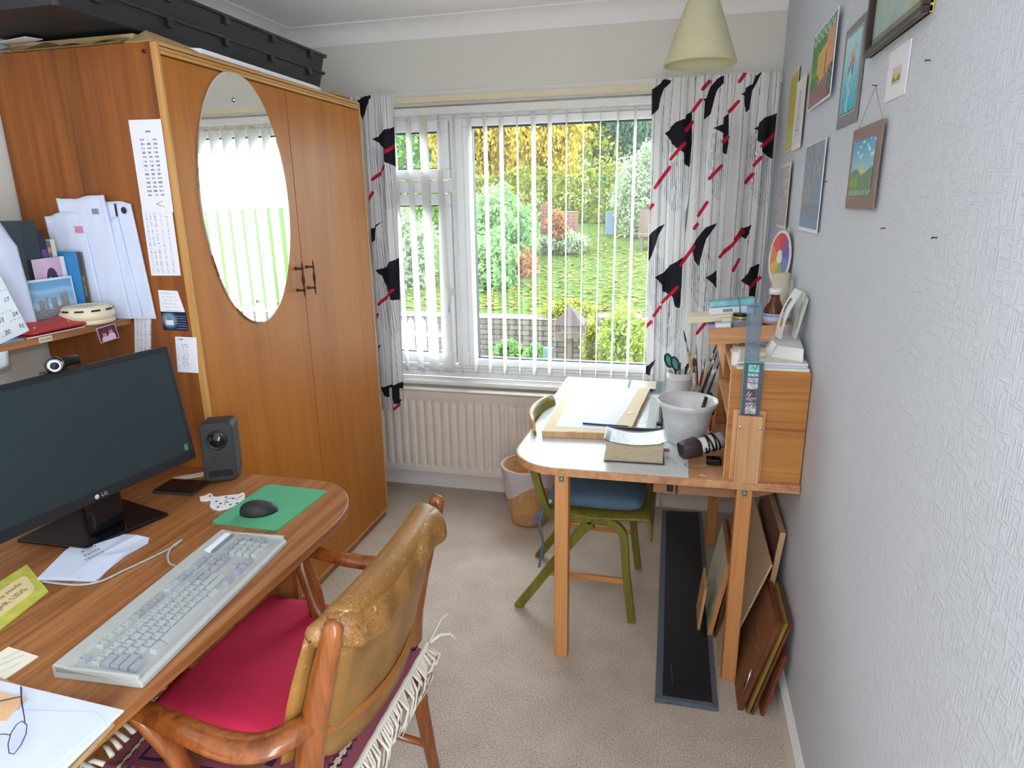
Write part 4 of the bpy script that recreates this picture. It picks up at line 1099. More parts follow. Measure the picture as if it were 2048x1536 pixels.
# spotted cow ornament
cow = thing('cow_ornament', 'flat white spotted wooden animal ornament beside the green mat', 'ornament', (-1.28, 1.48, DZT))
def cwp(px, py): return tuple(ray(px, py, 0.0001)) 
def onz(px, py, z):
    d = _f + _r * ((px - 1024) / 1308.02) - _u * ((py - 768) / 1308.02); t = (z - CAM_H) / d.z
    return (d.x * t, d.y * t)
cp = [(400,999),(399,993),(412,990),(418,986),(424,987),(426,992),(433,993),(455,990),(476,988),(487,984),(490,989),(488,997),(480,1003),(470,1009),(455,1015),(437,1019),(425,1016),(419,1011),(421,1004),(419,998),(412,1000)]
m = MB().prism([onz(a, b, DZT + .006) for a, b in reversed(cp)], DZT + .0, DZT + .006)
cb = obj('body', m, MT['white'], cow, bevel=.001)
m = MB()
for a, b in [(433,1002.5),(441,1007),(454,1004),(466,997),(452,994),(436,1014),(461,1009),(420,992),(474,1006)]:
    x, y = onz(a, b, DZT + .0064); m.lathe([(0, .0003), (.0038, .0003), (.004, 0)], (x, y, DZT + .0062), 12)
m.tube([(*onz(449, 1010, DZT + .0065), DZT + .0065), (*onz(450, 1001, DZT + .0065), DZT + .0065), (*onz(456, 997, DZT + .0065), DZT + .0065), (*onz(468, 996, DZT + .0065), DZT + .0065), (*onz(475, 999, DZT + .0065), DZT + .0065)], .0006, 5)
m.tube([(*onz(475, 997, DZT + .0065), DZT + .0065), (*onz(486, 990, DZT + .0065), DZT + .0065)], .0006, 5)
obj('spot', m, MT['ink'], cow)

# ------------------------------------------------------------------ keyboard
kb = thing('keyboard', 'pale grey full-size computer keyboard along the front of the desk', 'keyboard', (-1.03, 1.09, DZT))
KA = Vector((-.902, .800, 0)); KBv = (Vector((-.940, 1.325, 0)) - KA); KL = KBv.length; ky = KBv.normalized(); kx = Vector((-ky.y, ky.x, 0))   # kx towards the wall
KM = Matrix(((ky.x, kx.x, 0, KA.x), (ky.y, kx.y, 0, KA.y), (0, 0, 1, DZT), (0, 0, 0, 1)))     # local: x along length, y depth (0 = front edge), z up
KD = .186
MT['kbeige'] = plain('pale_grey_keyboard_plastic', rgb(172, 176, 174), .5, var=.02)
MT['key'] = plain('pale_keycap', rgb(172, 177, 180), .5, var=.02); MT['keyd'] = plain('grey_keycap', rgb(152, 158, 168), .5, var=.02)
zf, zb = .0135, .0245
def kz(y): return zf + (zb - zf) * y / KD
m = MB(); prof = [(0, .0), (0, .010), (.006, .016), (.020, .013), (.022, .0125), (.150, .022), (.157, .027), (.180, .030), (.185, .027), (.186, .0)]
n = len(prof); vs = [KM @ Vector((x, y, z)) for x in (0, KL) for y, z in prof]
m.add(vs, [tuple(range(n)), tuple(reversed(range(n, 2 * n)))] + [(i, n + i, n + (i + 1) % n, (i + 1) % n) for i in range(n)])
m.box(0, .007, .006, .180, .012, .026, M=KM); m.box(KL - .007, KL, .006, .180, .012, .026, M=KM)
obj('case', m, MT['kbeige'], kb, bevel=.002)
def key(x, w, y, d, mat, hi=.0):
    m = MB(); z0 = kz(y) - .004; z1 = z0 + .011 + hi; g = .0008; t = .003
    a0, a1, b0, b1 = x + g, x + w - g, y + g, y + d - g
    m.hexa([KM @ Vector(p) for p in [(a0, b0, z0), (a1, b0, z0), (a1, b1, z0), (a0, b1, z0), (a0 + t, b0 + t * .8, z1), (a1 - t, b0 + t * .8, z1), (a1 - t, b1 - t * .5, z1 + .0015), (a0 + t, b1 - t * .5, z1 + .0015)]])
    k = obj('key', m, mat, kb)
    return k
U1 = KL / 24.6; x0 = .018; r0 = .024; D = .0192
rows = [
 (r0, [(0, 1.5), (2.5, 1.5), (4, 7), (11, 1.5), (13.5, 1.5)]),
 (r0 + D, [(0, 2.0)] + [(2 + k, 1) for k in range(10)] + [(12, 3)]),
 (r0 + 2 * D, [(0, 1.75)] + [(1.75 + k, 1) for k in range(11)] + [(12.75, 2.25)]),
 (r0 + 3 * D, [(0, 1.5)] + [(1.5 + k, 1) for k in range(12)] + [(13.5, 1.5)]),
 (r0 + 4 * D, [(k, 1) for k in range(13)] + [(13, 2)]),
 (r0 + 5.5 * D, [(0, 1)] + [(2 + k, 1) for k in range(4)] + [(6.5 + k, 1) for k in range(4)] + [(11 + k, 1) for k in range(4)])]
ink = MB()
ix = 0
for y, ks in rows:
    for (u, w) in ks:
        dark = y > r0 + 5 * D and u in (0, 6.5, 7.5, 8.5, 9.5) or u in (0,) and y < r0 + 3.5 * D or u > 12.9
        key(x0 + u * U1, w * U1, y, D, MT['keyd'] if dark else MT['key'])
        if w == 1: ink.box(x0 + u * U1 + .005, x0 + u * U1 + .008, y + .012, y + .0145, kz(y) + .0084, kz(y) + .0088, M=KM)
for (u, y) in [(15.5, r0 + 5.5 * D), (16.5, r0 + 5.5 * D), (17.5, r0 + 5.5 * D)] + [(15.5 + k, r0 + q * D) for k in range(3) for q in (3, 4)] + [(15.5 + k, r0) for k in range(3)] + [(16.5, r0 + D)]:
    key(x0 + u * U1, U1, y, D, MT['keyd'])
for q in range(5):
    for k in range(4):
        if q == 0 and k in (1, 3) or q == 2 and k == 3: continue
        w = 2 if q == 0 and k == 0 else 1; h = D * 2 if k == 3 and q == 1 else D
        key(x0 + (19 + k) * U1, w * U1, r0 + q * D, D, MT['keyd'] if k == 3 or q == 4 else MT['key'])
m = MB().box(x0 + 18.9 * U1, x0 + 23 * U1, r0 + 5.7 * D + .010, r0 + 6.4 * D + .014, .0225, .0290, M=KM); pn = obj('status_panel', m, MT['paper'], kb)
m = MB().box(x0 + 18.9 * U1, x0 + 23 * U1, r0 + 5.7 * D + .005, r0 + 5.7 * D + .010, .0225, .0288, M=KM); obj('status_stripe', m, plain('grey_blue_stripe', rgb(130, 138, 160), .5), kb)
obj('lettering', ink, MT['greyink'], kb)
m = MB().tube(cr([(*onz(85, 1163, DZT + .003), DZT + .003), (*onz(150, 1170, DZT + .003), DZT + .003), (*onz(200, 1163, DZT + .003), DZT + .003), (*onz(250, 1140, DZT + .003), DZT + .003), (*onz(300, 1117, DZT + .003), DZT + .003), (*onz(345, 1094, DZT + .003), DZT + .003), (*onz(364, 1080, DZT + .003), DZT + .003)]), .0026, 8)
m.tube(cr([(*onz(364, 1080, DZT + .005), DZT + .005), (*onz(346, 1092, DZT + .005), DZT + .005), (*onz(336, 1108, DZT + .004), DZT + .004), (*onz(338, 1125, DZT + .008), DZT + .008), (*onz(350, 1132, DZT + .02), DZT + .02)]), .0026, 8)
obj('cord', m, MT['kbeige'], kb)
# opened letter with handwriting, in front of the monitor stand
lt = thing('letter', 'crumpled white folded letter with handwriting, in front of the monitor stand', 'letter', (-1.40, 1.16, DZT))
lo = [(75,1160),(130,1108),(178,1065),(186,1071),(205,1062),(250,1068),(275,1076),(298,1077),(296,1086),(250,1112),(215,1140),(192,1164),(140,1161)]
def lpz(i, a, b): return (*onz(a, b, DZT + .002), DZT + .0065 + .005 * math.sin(i * 2.3))
top = [lpz(i, a, b) for i, (a, b) in enumerate(lo)]; ce = (*onz(190, 1118, DZT + .004), DZT + .010)
m = MB(); n = len(top)
m.add([ce] + top + [(x, y, DZT + .001) for x, y, z in top], [(0, 1 + (i + 1) % n, 1 + i) for i in range(n)] + [(1 + i, 1 + (i + 1) % n, 1 + n + (i + 1) % n, 1 + n + i) for i in range(n)] + [tuple(range(1 + n, 1 + 2 * n))], smooth=False)
obj('sheet', m, MT['bluepaper'], lt)
m = MB(); Ud = Vector((*onz(205, 1082, DZT), 0)) - Vector((*onz(160, 1105, DZT), 0)); Vd = Vector((-Ud.y, Ud.x, 0))
for t, px, py in (('Kathy', 178, 1098), ('Family', 184, 1105), ('History', 189, 1112)):
    letters(m, t, (*onz(px, py, DZT + .012), DZT + .0135), Ud, Vd, .017, slant=.2, sx=.95)
obj('handwriting', m, MT['ink'], lt)
# green card of jar lids labels
jl = thing('label_packet', 'yellow-green packet card reading HOME MADE JAR LIDS at the desk edge', 'packet', (-1.42, 1.0, DZT))
JQ = [onz(-30, 1180, DZT + .001), onz(54, 1130, DZT + .001), onz(97, 1183, DZT + .001), onz(0, 1262, DZT + .001), onz(-60, 1290, DZT + .001)]
JQ = [onz(-50, 1196, DZT + .001), onz(54, 1130, DZT + .001), onz(97, 1183, DZT + .001), onz(-20, 1276, DZT + .001)]
m = MB().prism(list(reversed(JQ)), DZT, DZT + .003)
jc = obj('backing_card', m, plain('lime_green_card', rgb(188, 190, 80), .6, var=.15, vs=30), jl)
A_, B_, C_, D_ = [Vector((p[0], p[1], 0)) for p in JQ]
def jq(u, v): return (D_ * (1 - u) + C_ * u) * (1 - v) + (A_ * (1 - u) + B_ * u) * v
m = MB(); pts = [jq(u, v) for u, v in ((.10, .22), (.80, .22), (.87, .30), (.87, .68), (.80, .76), (.10, .76))]
m.prism([(p.x, p.y) for p in pts], DZT + .0032, DZT + .0040)
obj('label_panel', m, plain('cream_label', rgb(226, 206, 158), .6), jl)
m = MB(); Ud = (C_ - D_); Vd = Vector((-Ud.y, Ud.x, 0))
q = jq(.48, .40); letters(m, 'JAR LIDS', (q.x, q.y, DZT + .0046), Ud, Vd, .022)
q = jq(.42, .60); letters(m, 'home made', (q.x, q.y, DZT + .0046), Ud, Vd, .020, slant=.25)
obj('lettering', m, plain('olive_print', rgb(120, 104, 70), .7), jl)
m = MB(); q = jq(.30, .88); m.box(-.018, .018, -.004, .004, .0032, .0036, M=Matrix.Translation((q.x, q.y, DZT)) @ Matrix.Rotation(math.atan2(Ud.y, Ud.x), 4, 'Z')); obj('hanging_slot', m, MT['greyink'], jl)
# receipt
m = MB().prism([onz(77, 1313, DZT + .001), onz(17, 1294, DZT + .001), onz(-60, 1345, DZT + .001), onz(0, 1366, DZT + .001)], DZT, DZT + .002)
rc = obj('receipt', m, MT['paper2'], label='small white receipt on the desk left of the keyboard', cat='receipt')
m = MB()
for a, b, c, d in ((5, 1318, 40, 1302), (-10, 1335, 48, 1310), (0, 1345, 40, 1326)):
    p, q = onz(a, b, DZT + .002), onz(c, d, DZT + .002); m.tube([(*p, DZT + .0021), (*q, DZT + .0021)], .0004, 4)
obj('printed_line', m, MT['greyink'], rc)
# stack of letters and papers with glasses, near-left corner
ZS = DZT
specs = [((-1.20, .44), (-.842, .44), (-.880, .715), (-1.20, .76), .010, MT['card'], 'yellowed envelope at the bottom of the letter stack on the near desk corner', -.018),
         ((-1.20, .42), (-.862, .42), (-.884, .700), (-1.21, .745), .006, MT['paper'], 'second sheet up in the letter stack on the near desk corner', .006),
         ((-1.22, .43), (-.855, .43), (-.872, .703), (-1.20, .740), .006, MT['bluepaper'], 'third sheet up in the letter stack on the near desk corner', -.004),
         ((-1.22, .42), (-.866, .42), (-.884, .712), (-1.19, .735), .005, MT['paper'], 'fourth sheet up in the letter stack on the near desk corner', .004),
         ((-1.22, .40), (-.858, .40), (-.862, .722), (-1.18, .732), .004, MT['bluepaper'], 'grey-white envelope spanning the top of the letter stack', 0)]
for A, B, C, D2, th, mt_, lb_, q in specs:
    m = MB().prism([A, B, C, D2], ZS, ZS + th); obj('letter_stack_sheet', m, mt_, label=lb_, cat='paper', group=None, bevel=.0008); ZS += th
m = MB().prism([(-1.2, .40), (-.885, .40), (-.868, .690), (-.900, .705), (-1.03, .680), (-1.2, .67)], ZS, ZS + .002); obj('paper_sheet', m, MT['bluepaper'], label='topmost folded bluish letter on the stack, under the spectacles', cat='paper'); ZS += .002
m = MB().prism([(-1.16, .62), (-1.03, .655), (-1.045, .705), (-1.17, .705)], ZS, ZS + .001); obj('paper_scrap', m, plain('orange_paper', rgb(222, 180, 140), .7), label='torn orange paper scrap on the letter stack beside the spectacles', cat='paper')
gz = ZS + .001
gl = thing('spectacles', 'thin-framed spectacles lying on the letter stack at the near desk corner', 'spectacles', (-1.0, .64, gz))
MT['frame'] = plain('dark_wire_frame', rgb(70, 66, 92), .3, .6)
def gp(a, b, z=.0): return (*onz(a, b, gz + z), gz + z)
LA = [(44, 1442), (54, 1450), (52, 1468), (42, 1490), (28, 1508), (18, 1506), (16, 1488), (22, 1466), (33, 1449)]
LB = [(a_ - 66, b_ + 14) for a_, b_ in LA]
m = MB().tube([gp(a_, b_, .002 + .020 * (1510 - b_) / 70) for a_, b_ in LA], .0008, 6, closed=True)
m.tube([gp(a_, b_, .002 + .018 * (1524 - b_) / 70) for a_, b_ in LB], .0008, 6, closed=True)
m.tube(cr([gp(20, 1470, .014), gp(6, 1468, .018), gp(-12, 1472, .015)]), .0008, 6)
m.tube(cr([gp(42, 1402, .012), gp(47, 1425, .018), gp(50, 1444, .019)]), .0009, 6)
m.tube(cr([gp(-40, 1412, .003), gp(-38, 1440, .014), gp(-20, 1460, .017)]), .0009, 6)
obj('frame', m, MT['frame'], gl)
m = MB().tube([gp(42, 1374, .002), gp(43, 1400, .012), gp(47, 1425, .016)], [.0015, .0012, .0010], 6); obj('temple', m, MT['frame'], gl)
m = MB().tube([gp(-40, 1412, .003), gp(0, 1402, .006), gp(42, 1393, .012)], .0013, 6); obj('temple', m, MT['frame'], gl)
MT['lens'] = clear('spectacle_lens', (.97, .98, 1, 1), .06)
m = MB(); lp_ = [gp(a_, b_, .002 + .020 * (1510 - b_) / 70) for a_, b_ in LA]
m.add(lp_, [tuple(range(9))]); obj('lens', m, MT['lens'], gl)
m = MB().add([gp(a_, b_, .002 + .018 * (1524 - b_) / 70) for a_, b_ in LB], [tuple(range(9))]); obj('lens', m, MT['lens'], gl)
# cloth bundle on the floor under the desk
m = MB().lathe([(.001, .12), (.06, .118), (.11, .10), (.14, .06), (.145, .01), (.001, .0)], (-.99, .72, 0), 28, rfun=lambda t, z: 1 + .10 * math.sin(3 * t + z * 20) + .05 * math.sin(7 * t))
obj('cloth_bag', m, plain('dark_grey_cloth', rgb(84, 84, 84), .9, bmp=.3), label='dark grey cloth bag on the floor under the near end of the desk', cat='bag')

# ------------------------------------------------------------------ armchair
ac = thing('armchair', 'wooden armchair with a worn tan leather back, pulled up to the desk', 'chair', (-.82, 1.12, 0))
MT['lea'] = None
def leather():
    m, nt, bs = new_mat('worn_tan_leather')
    v = coords(nt)
    vo = N(nt, 'ShaderNodeTexVoronoi'); vo.feature = 'DISTANCE_TO_EDGE'; vo.inputs['Scale'].default_value = 150; 
    nt.links.new(v, vo.inputs['Vector'])
    n1 = noise(nt, v, 9, 3); n2 = noise(nt, v, 90, 3)
    base = ramp(nt, n1, [(0.35, rgb(128, 90, 42)), (0.65, rgb(160, 116, 60))])
    crack = N(nt, 'ShaderNodeMapRange'); crack.inputs[1].default_value = .02; crack.inputs[2].default_value = .09; crack.inputs[3].default_value = .8; crack.inputs[4].default_value = 0
    nt.links.new(vo.outputs['Distance'], crack.inputs[0])
    # cracks only on the worn upper part, in patches
    sep = N(nt, 'ShaderNodeSeparateXYZ'); nt.links.new(v, sep.inputs[0])
    zr = N(nt, 'ShaderNodeMapRange'); zr.inputs[1].default_value = .79; zr.inputs[2].default_value = .85; nt.links.new(sep.outputs['Z'], zr.inputs[0])
    pm = N(nt, 'ShaderNodeMapRange'); pm.inputs[1].default_value = .44; pm.inputs[2].default_value = .54; nt.links.new(n1, pm.inputs[0])
    mu = N(nt, 'ShaderNodeMath', operation='MULTIPLY'); nt.links.new(crack.outputs[0], mu.inputs[0]); nt.links.new(zr.outputs[0], mu.inputs[1])
    mu2 = N(nt, 'ShaderNodeMath', operation='MULTIPLY'); nt.links.new(mu.outputs[0], mu2.inputs[0]); nt.links.new(pm.outputs[0], mu2.inputs[1])
    mx = N(nt, 'ShaderNodeMixRGB'); nt.links.new(mu2.outputs[0], mx.inputs[0]); nt.links.new(base, mx.inputs[1]); mx.inputs[2].default_value = rgb(104, 62, 26)
    w = N(nt, 'ShaderNodeMapRange'); w.inputs[1].default_value = .62; w.inputs[2].default_value = .80; nt.links.new(n2, w.inputs[0])
    mu3 = N(nt, 'ShaderNodeMath', operation='MULTIPLY'); nt.links.new(w.outputs[0], mu3.inputs[0]); nt.links.new(zr.outputs[0], mu3.inputs[1])
    mx2 = N(nt, 'ShaderNodeMixRGB'); nt.links.new(mu3.outputs[0], mx2.inputs[0]); nt.links.new(mx.outputs[0], mx2.inputs[1]); mx2.inputs[2].default_value = rgb(196, 180, 140)
    nt.links.new(mx2.outputs[0], bs.inputs['Base Color']); bs.inputs['Roughness'].default_value = .36; spec(bs, .5)
    bump(nt, bs, n2, .25, .002)
    return m
MT['lea'] = leather()
def post(yt, yk, yf):
    m = MB()
    m.tube([(-.543, yt, .925), (-.544, yt, .921), (-.546, yt, .913), (-.552, yt, .89), (-.572, yt, .825), (-.606, yt + (yk - yt) * .5, .70), (-.630, yk, .59), (-.638, yk, .50), (-.634, yk, .42), (-.622, yk + (yf - yk) * .35, .30), (-.600, yk + (yf - yk) * .7, .15), (-.575, yf, 0)],
           [.003, (.010, .012), (.015, .018), (.0165, .020), (.019, .023), (.022, .026), (.025, .028), (.026, .028), (.023, .026), (.020, .022), (.016, .018), (.014, .016)], 16)
    return obj('back_leg', m, MT['chairwood'], ac)
post(.872, .872, .868); post(1.385, 1.385, 1.372)
def front(y0, y1, x0=-.985, zt=.70):
    m = MB()
    m.tube([(-.992, y0, .705), (-.985, y0, .69), (-.968, y0 + (y1 - y0) * .3, .645), (-.935, y0 + (y1 - y0) * .6, .57), (-.915, y1, .49), (-.915, y1, .40), (-.935, y1, .25), (-.960, y1, .10), (-.975, y1, 0)],
           [(.008, .010), (.020, .018), (.024, .018), (.024, .019), (.025, .021), (.023, .020), (.019, .018), (.016, .015), (.014, .013)], 14)
    return obj('front_leg', m, MT['chairwood'], ac)
front(.838, .885); front(1.440, 1.395)
def arm(pts, rad):
    # smooth path
    P = [Vector(p) for p in pts]; out = []; rr = []
    for i in range(len(P) - 1):
        p0, p1, p2, p3 = P[max(i - 1, 0)], P[i], P[i + 1], P[min(i + 2, len(P) - 1)]
        for k in range(6):
            t = k / 6; out.append(.5 * ((2 * p1) + (-p0 + p2) * t + (2 * p0 - 5 * p1 + 4 * p2 - p3) * t * t + (-p0 + 3 * p1 - 3 * p2 + p3) * t ** 3))
            rr.append(tuple(rad[i][q] * (1 - t) + rad[i + 1][q] * t for q in (0, 1)))
    out.append(P[-1]); rr.append(rad[-1])
    return MB().tube(out, rr, 16)
m = arm([(-1.012, .840, .694), (-.995, .838, .695), (-.90, .822, .692), (-.80, .803, .690), (-.72, .796, .690), (-.665, .808, .694), (-.628, .842, .700), (-.607, .872, .704)], [(.006, .005), (.020, .015), (.023, .016), (.027, .017), (.031, .018), (.032, .018), (.028, .018), (.018, .016)])
obj('armrest', m, MT['chairwood'], ac)
m = arm([(-1.010, 1.440, .694), (-.99, 1.438, .695), (-.92, 1.430, .694), (-.82, 1.420, .690), (-.73, 1.420, .690), (-.665, 1.418, .694), (-.630, 1.405, .700), (-.607, 1.388, .704)], [(.006, .005), (.020, .015), (.022, .016), (.024, .017), (.024, .018), (.026, .018), (.024, .018), (.018, .016)])
obj('armrest', m, MT['chairwood'], ac)
m = MB().box(-.93, -.63, .872, .900, .375, .43).box(-.93, -.63, 1.372, 1.398, .375, .43).box(-.655, -.625, .890, 1.375, .37, .43).box(-.935, -.905, .90, 1.372, .375, .43)
obj('seat_rail', m, MT['chairwood'], ac, bevel=.005)
m = MB().tube([(-.945, .885, .18), (-.80, .88, .18), (-.605, .872, .17)], [.010, .012, .010], 10); obj('stretcher', m, MT['chairwood'], ac)
m = MB().tube([(-.945, 1.395, .18), (-.80, 1.39, .18), (-.605, 1.376, .17)], [.010, .012, .010], 10); obj('stretcher', m, MT['chairwood'], ac)
m = MB().tube([(-.78, .882, .18), (-.78, 1.388, .18)], .010, 10); obj('stretcher', m, MT['chairwood'], ac)
# leather seat pad under the rug
m = MB().rbox(-1.0, -.66, .895, 1.375, .43, .475, .04, n=5); obj('seat', m, MT['lea'], ac, bevel=.012, seg=3)
# curved leather back: front pad and rear shell
def bow(t):  # t 0..1 across the back; bulges toward the rear
    return .050 * math.sin(math.pi * t) ** .9 if 0 < t < 1 else 0
Y0, Y1 = .868, 1.392
def pline(z): return -.638 + (z - .59) * .276 if z > .59 else -.638 + (.59 - z) * .10
def backpt(t, z, off):
    return (pline(z) + bow(t) * (1.0 - .55 * max(0, min(1, (z - .62) / .26))) + off, Y0 + (Y1 - Y0) * t, z)
def ends(t, a=.045, b=.13):
    q = max(0, min(1, (min(t, 1 - t) - a) / (b - a))); return q * q * (3 - 2 * q)
ztop = .893
def edgez(t): return .548 + .045 * abs(2 * t - 1) ** 3
m = MB(); nu, nv = 48, 44
def shell(u, v):          # v: 0..1 round the section: front bottom -> front top -> over -> rear bottom
    t = u; k = max(0, 1 - abs(2 * t - 1) ** 14) ** .5
    zb = edgez(t) + .01; zt = ztop - .008 * math.sin(math.pi * t) - .03 * (1 - k)
    fo = -.050 - .010 * math.sin(math.pi * t); ro = -.030 + .046 * ends(t); mid = (fo + ro) / 2
    fo = mid + (fo - mid) * (.25 + .75 * k); ro = mid + (ro - mid) * (.25 + .75 * k)
    if v < .42:
        s = v / .42; z = zb + (zt - zb) * s; off = fo - .008 * math.sin(math.pi * s)
    elif v < .58:
        a = (v - .42) / .16 * math.pi; h = (ro - fo) / 2; z = zt + h * math.sin(a); off = (fo + ro) / 2 - h * math.cos(a)
    else:
        s = (v - .58) / .42; z = zt + (zb - zt) * s; off = ro - .006 * s
    x, y, z2 = backpt(t, z, off)
    return (x, Y0 - .014 + (Y1 - Y0 + .028) * t, z2)
m.grid(shell, nu, nv)
m.f.append(tuple(j * nu for j in range(nv))); m.m.append(0); m.sm.append(False)
m.f.append(tuple(j * nu + nu - 1 for j in reversed(range(nv)))); m.m.append(0); m.sm.append(False)
for i in range(nu - 1): m.f.append((i + 1, i, (nv - 1) * nu + i, (nv - 1) * nu + i + 1)); m.m.append(0); m.sm.append(False)
bk = obj('backrest', m, MT['lea'], ac)
# thick worn roll over the top; its rear edge hangs between the posts in folds
def roll(u, v):
    t = .01 + .98 * u; a = 2 * math.pi * v; e = ends(t, .03, .12); k = max(0, 1 - abs(2 * u - 1) ** 16) ** .5
    ra = .022 + .016 * e + .005 * math.sin(u * 9 + .2); rb = .022 + .008 * e + .006 * math.sin(u * 8.3 + 1.6)
    cx_, _, cz_ = backpt(t, .880 + .006 * math.sin(u * 7 + 2), -.020 + .014 * e - .012 * (1 - e))
    dn = (.012 + .020 * (.5 + .5 * math.sin(u * 9.5 + 4.6))) * e
    x = cx_ + ra * (.15 + .85 * k) * math.cos(a) + .004 * e * math.sin(u * 31) * max(0, math.cos(a))
    z = cz_ + rb * (.15 + .85 * k) * math.sin(a) - dn * max(0, math.cos(a)) ** 1.5 * (1.2 - math.sin(a))
    return (x, Y0 - .010 + (Y1 - Y0 + .020) * u, z)
m = MB().grid(roll, 72, 29)
obj('top_roll', m, MT['lea'], ac)
m = MB().tube([Vector(backpt(t, .655 - .035 * math.sin(math.pi * t), .016 - .020 * (2 * t - 1) ** 4)) for t in np.linspace(.04, .96, 24)], [(.004, .011)] * 24, 12)
obj('back_rail', m, plain('tan_leather_welt', rgb(160, 98, 42), .4), ac)

# red cushion
cu_m = plain('crimson_cushion_cloth', rgb(196, 34, 74), .95, var=.08, vs=14, bmp=.25, bs_=400)
def cush(u, v, s):
    e = (1 - (2 * u - 1) ** 8) * (1 - (2 * v - 1) ** 8); e = max(e, 0) ** .5
    x = -1.165 + .48 * u + (.05 * (1 - v) * (1 - u) * 0); y = 1.000 + .475 * v
    # slight skew as in the room
    x += .035 * (1 - v); y -= .02 * u
    z = .507 + s * .019 * e + .004 * math.sin(u * 5 + v * 3) * e
    return (x, y, z)
m = MB().grid(lambda u, v: cush(u, v, 1), 26, 26).grid(lambda u, v: cush(1 - u, v, -1), 26, 26)
obj('seat_cushion', m, cu_m, label='crimson red cushion on the armchair seat', cat='cushion', weld=True)

# kilim rug draped over the seat
def rugart(u, v):      # u across (x), v along (y)
    C = np.empty(u.shape + (3,)); C[:] = L3(136, 72, 88)
    C += (.006 * np.sin(v * 400))[..., None]
    du = np.minimum(u, 1 - u) * .54; dv = np.minimum(v, 1 - v) * .60
    d = np.minimum(du, dv)
    wob = .002 * np.sin((u + v) * 160)
    C[(d > .030 + wob) & (d < .048 + wob)] = L3(44, 40, 66)
    C[(d > .034 + wob) & (d < .044 + wob)] = L3(206, 190, 164)
    C[(d > .070) & (d < .078)] = L3(44, 40, 66); C[(d > .095) & (d < .105)] = L3(128, 96, 60)
    C[(d > .11) & (np.mod(u * 9, 1) < .3) & (np.mod(v * 11, 1) < .35)] = L3(52, 42, 70)
    return np.clip(C, 0, 1)
nu, nv = 180, 200
u = np.linspace(0, 1, nu)[None, :]; v = np.linspace(0, 1, nv)[:, None]
RXa, RXb, RYa, RYb = -1.150, -.612, .845, 1.430
X = RXa + (RXb - RXa) * u + 0 * v; Y = RYa + (RYb - RYa) * v + 0 * u
Z = .4785 + 0 * X
droop = np.clip((.895 - Y) / .05, 0, 1); Z = Z - .055 * droop ** 1.4; Y = Y + .012 * droop
droop2 = np.clip((Y - 1.38) / .05, 0, 1); Z = Z - .03 * droop2
dr3 = np.clip((X + .665) / .05, 0, 1); Z = Z - .022 * dr3 ** 1.3
dr4 = np.clip((-1.0 - X) / .15, 0, 1); Z = Z - .02 * dr4 + .004 * np.sin(Y * 40) * dr4
Z += .0015 * np.sin(X * 60 + Y * 25)
P = np.stack([X, Y, Z], -1)
uc = (u[:, :-1] + u[:, 1:]) / 2 + 0 * v[:-1]; vc = (v[:-1] + v[1:]) / 2 + 0 * u[:, :-1]
rug = thing('rug', 'dark red kilim rug with cream fringes draped over the armchair seat', 'rug', (-.88, 1.14, .478))
ru = colgrid('weave', P, rugart(uc, vc), art_mat('kilim_wool', .95), parent=rug)
s = ru.modifiers.new('thickness', 'SOLIDIFY'); s.thickness = .003; s.offset = -1
MT['fringe'] = plain('cream_wool_fringe', rgb(226, 220, 208), .95, var=.05)
rg = random.Random(4)
m = MB()
m.tube([(-.611, y, .4590 + .0015 * math.sin(y * 90)) for y in np.linspace(.85, 1.425, 24)], [(.0075, .0045)] * 24, 8)
for k in range(58):
    y = .852 + k * .0099; sw = rg.uniform(-.030, .008); L = rg.uniform(.075, .12); bow_ = rg.uniform(.004, .030)
    if k > 54: bow_ += .03; L *= .5
    m.tube([(-.609, y, .458), (-.600 + bow_ * .6, y + sw * .3, .458 - L * .30), (-.600 + bow_ * .5, y + sw * .8, .458 - L * .65), (-.606, y + sw, .458 - L)], [.0036, .0040, .0036, .0015], 6)
fr1 = obj('fringe', m, MT['fringe'], rug, kind='stuff')
m = MB()
m.tube([(-.605, 1.43, .462), (-.585, 1.455, .47), (-.56, 1.468, .468), (-.545, 1.47, .45)], [.005, .0045, .003, .001], 6)
m.tube([(-.607, 1.43, .462), (-.59, 1.48, .50), (-.575, 1.50, .51)], [.003, .002, .001], 6)
for k in range(26):
    y = .87 + k * .0215; a = rg.uniform(-.02, .02); L = rg.uniform(.05, .09)
    z_ = .4585
    m.tube([(-1.148, y, z_), (-1.148 - L * .4, y + a * .5, z_ + .010), (-1.148 - L * .75, y + a, z_ + .004), (-1.148 - L, y + a * 1.8, z_ - .004)], [.006, .0055, .005, .002], 6)
obj('front_fringe', m, MT['fringe'], rug, kind='stuff')
# ------------------------------------------------------------------ work table by the window
TZ = .75
tb = thing('work_table', 'plywood work table with pine legs, standing under the window by the pictures', 'table', (-.07, 2.6, 0))
out = [(.4035, 2.036)] + [(.4035, 3.22), (-.525, 3.22), (-.538, 2.20)] + arcp(-.368, 2.192, .170, .172, 180, 262, 12) + [(-.30, 2.018)]
m = MB().prism(out, TZ - .026, TZ); top = obj('table_top', m, MT['plyy'], tb)
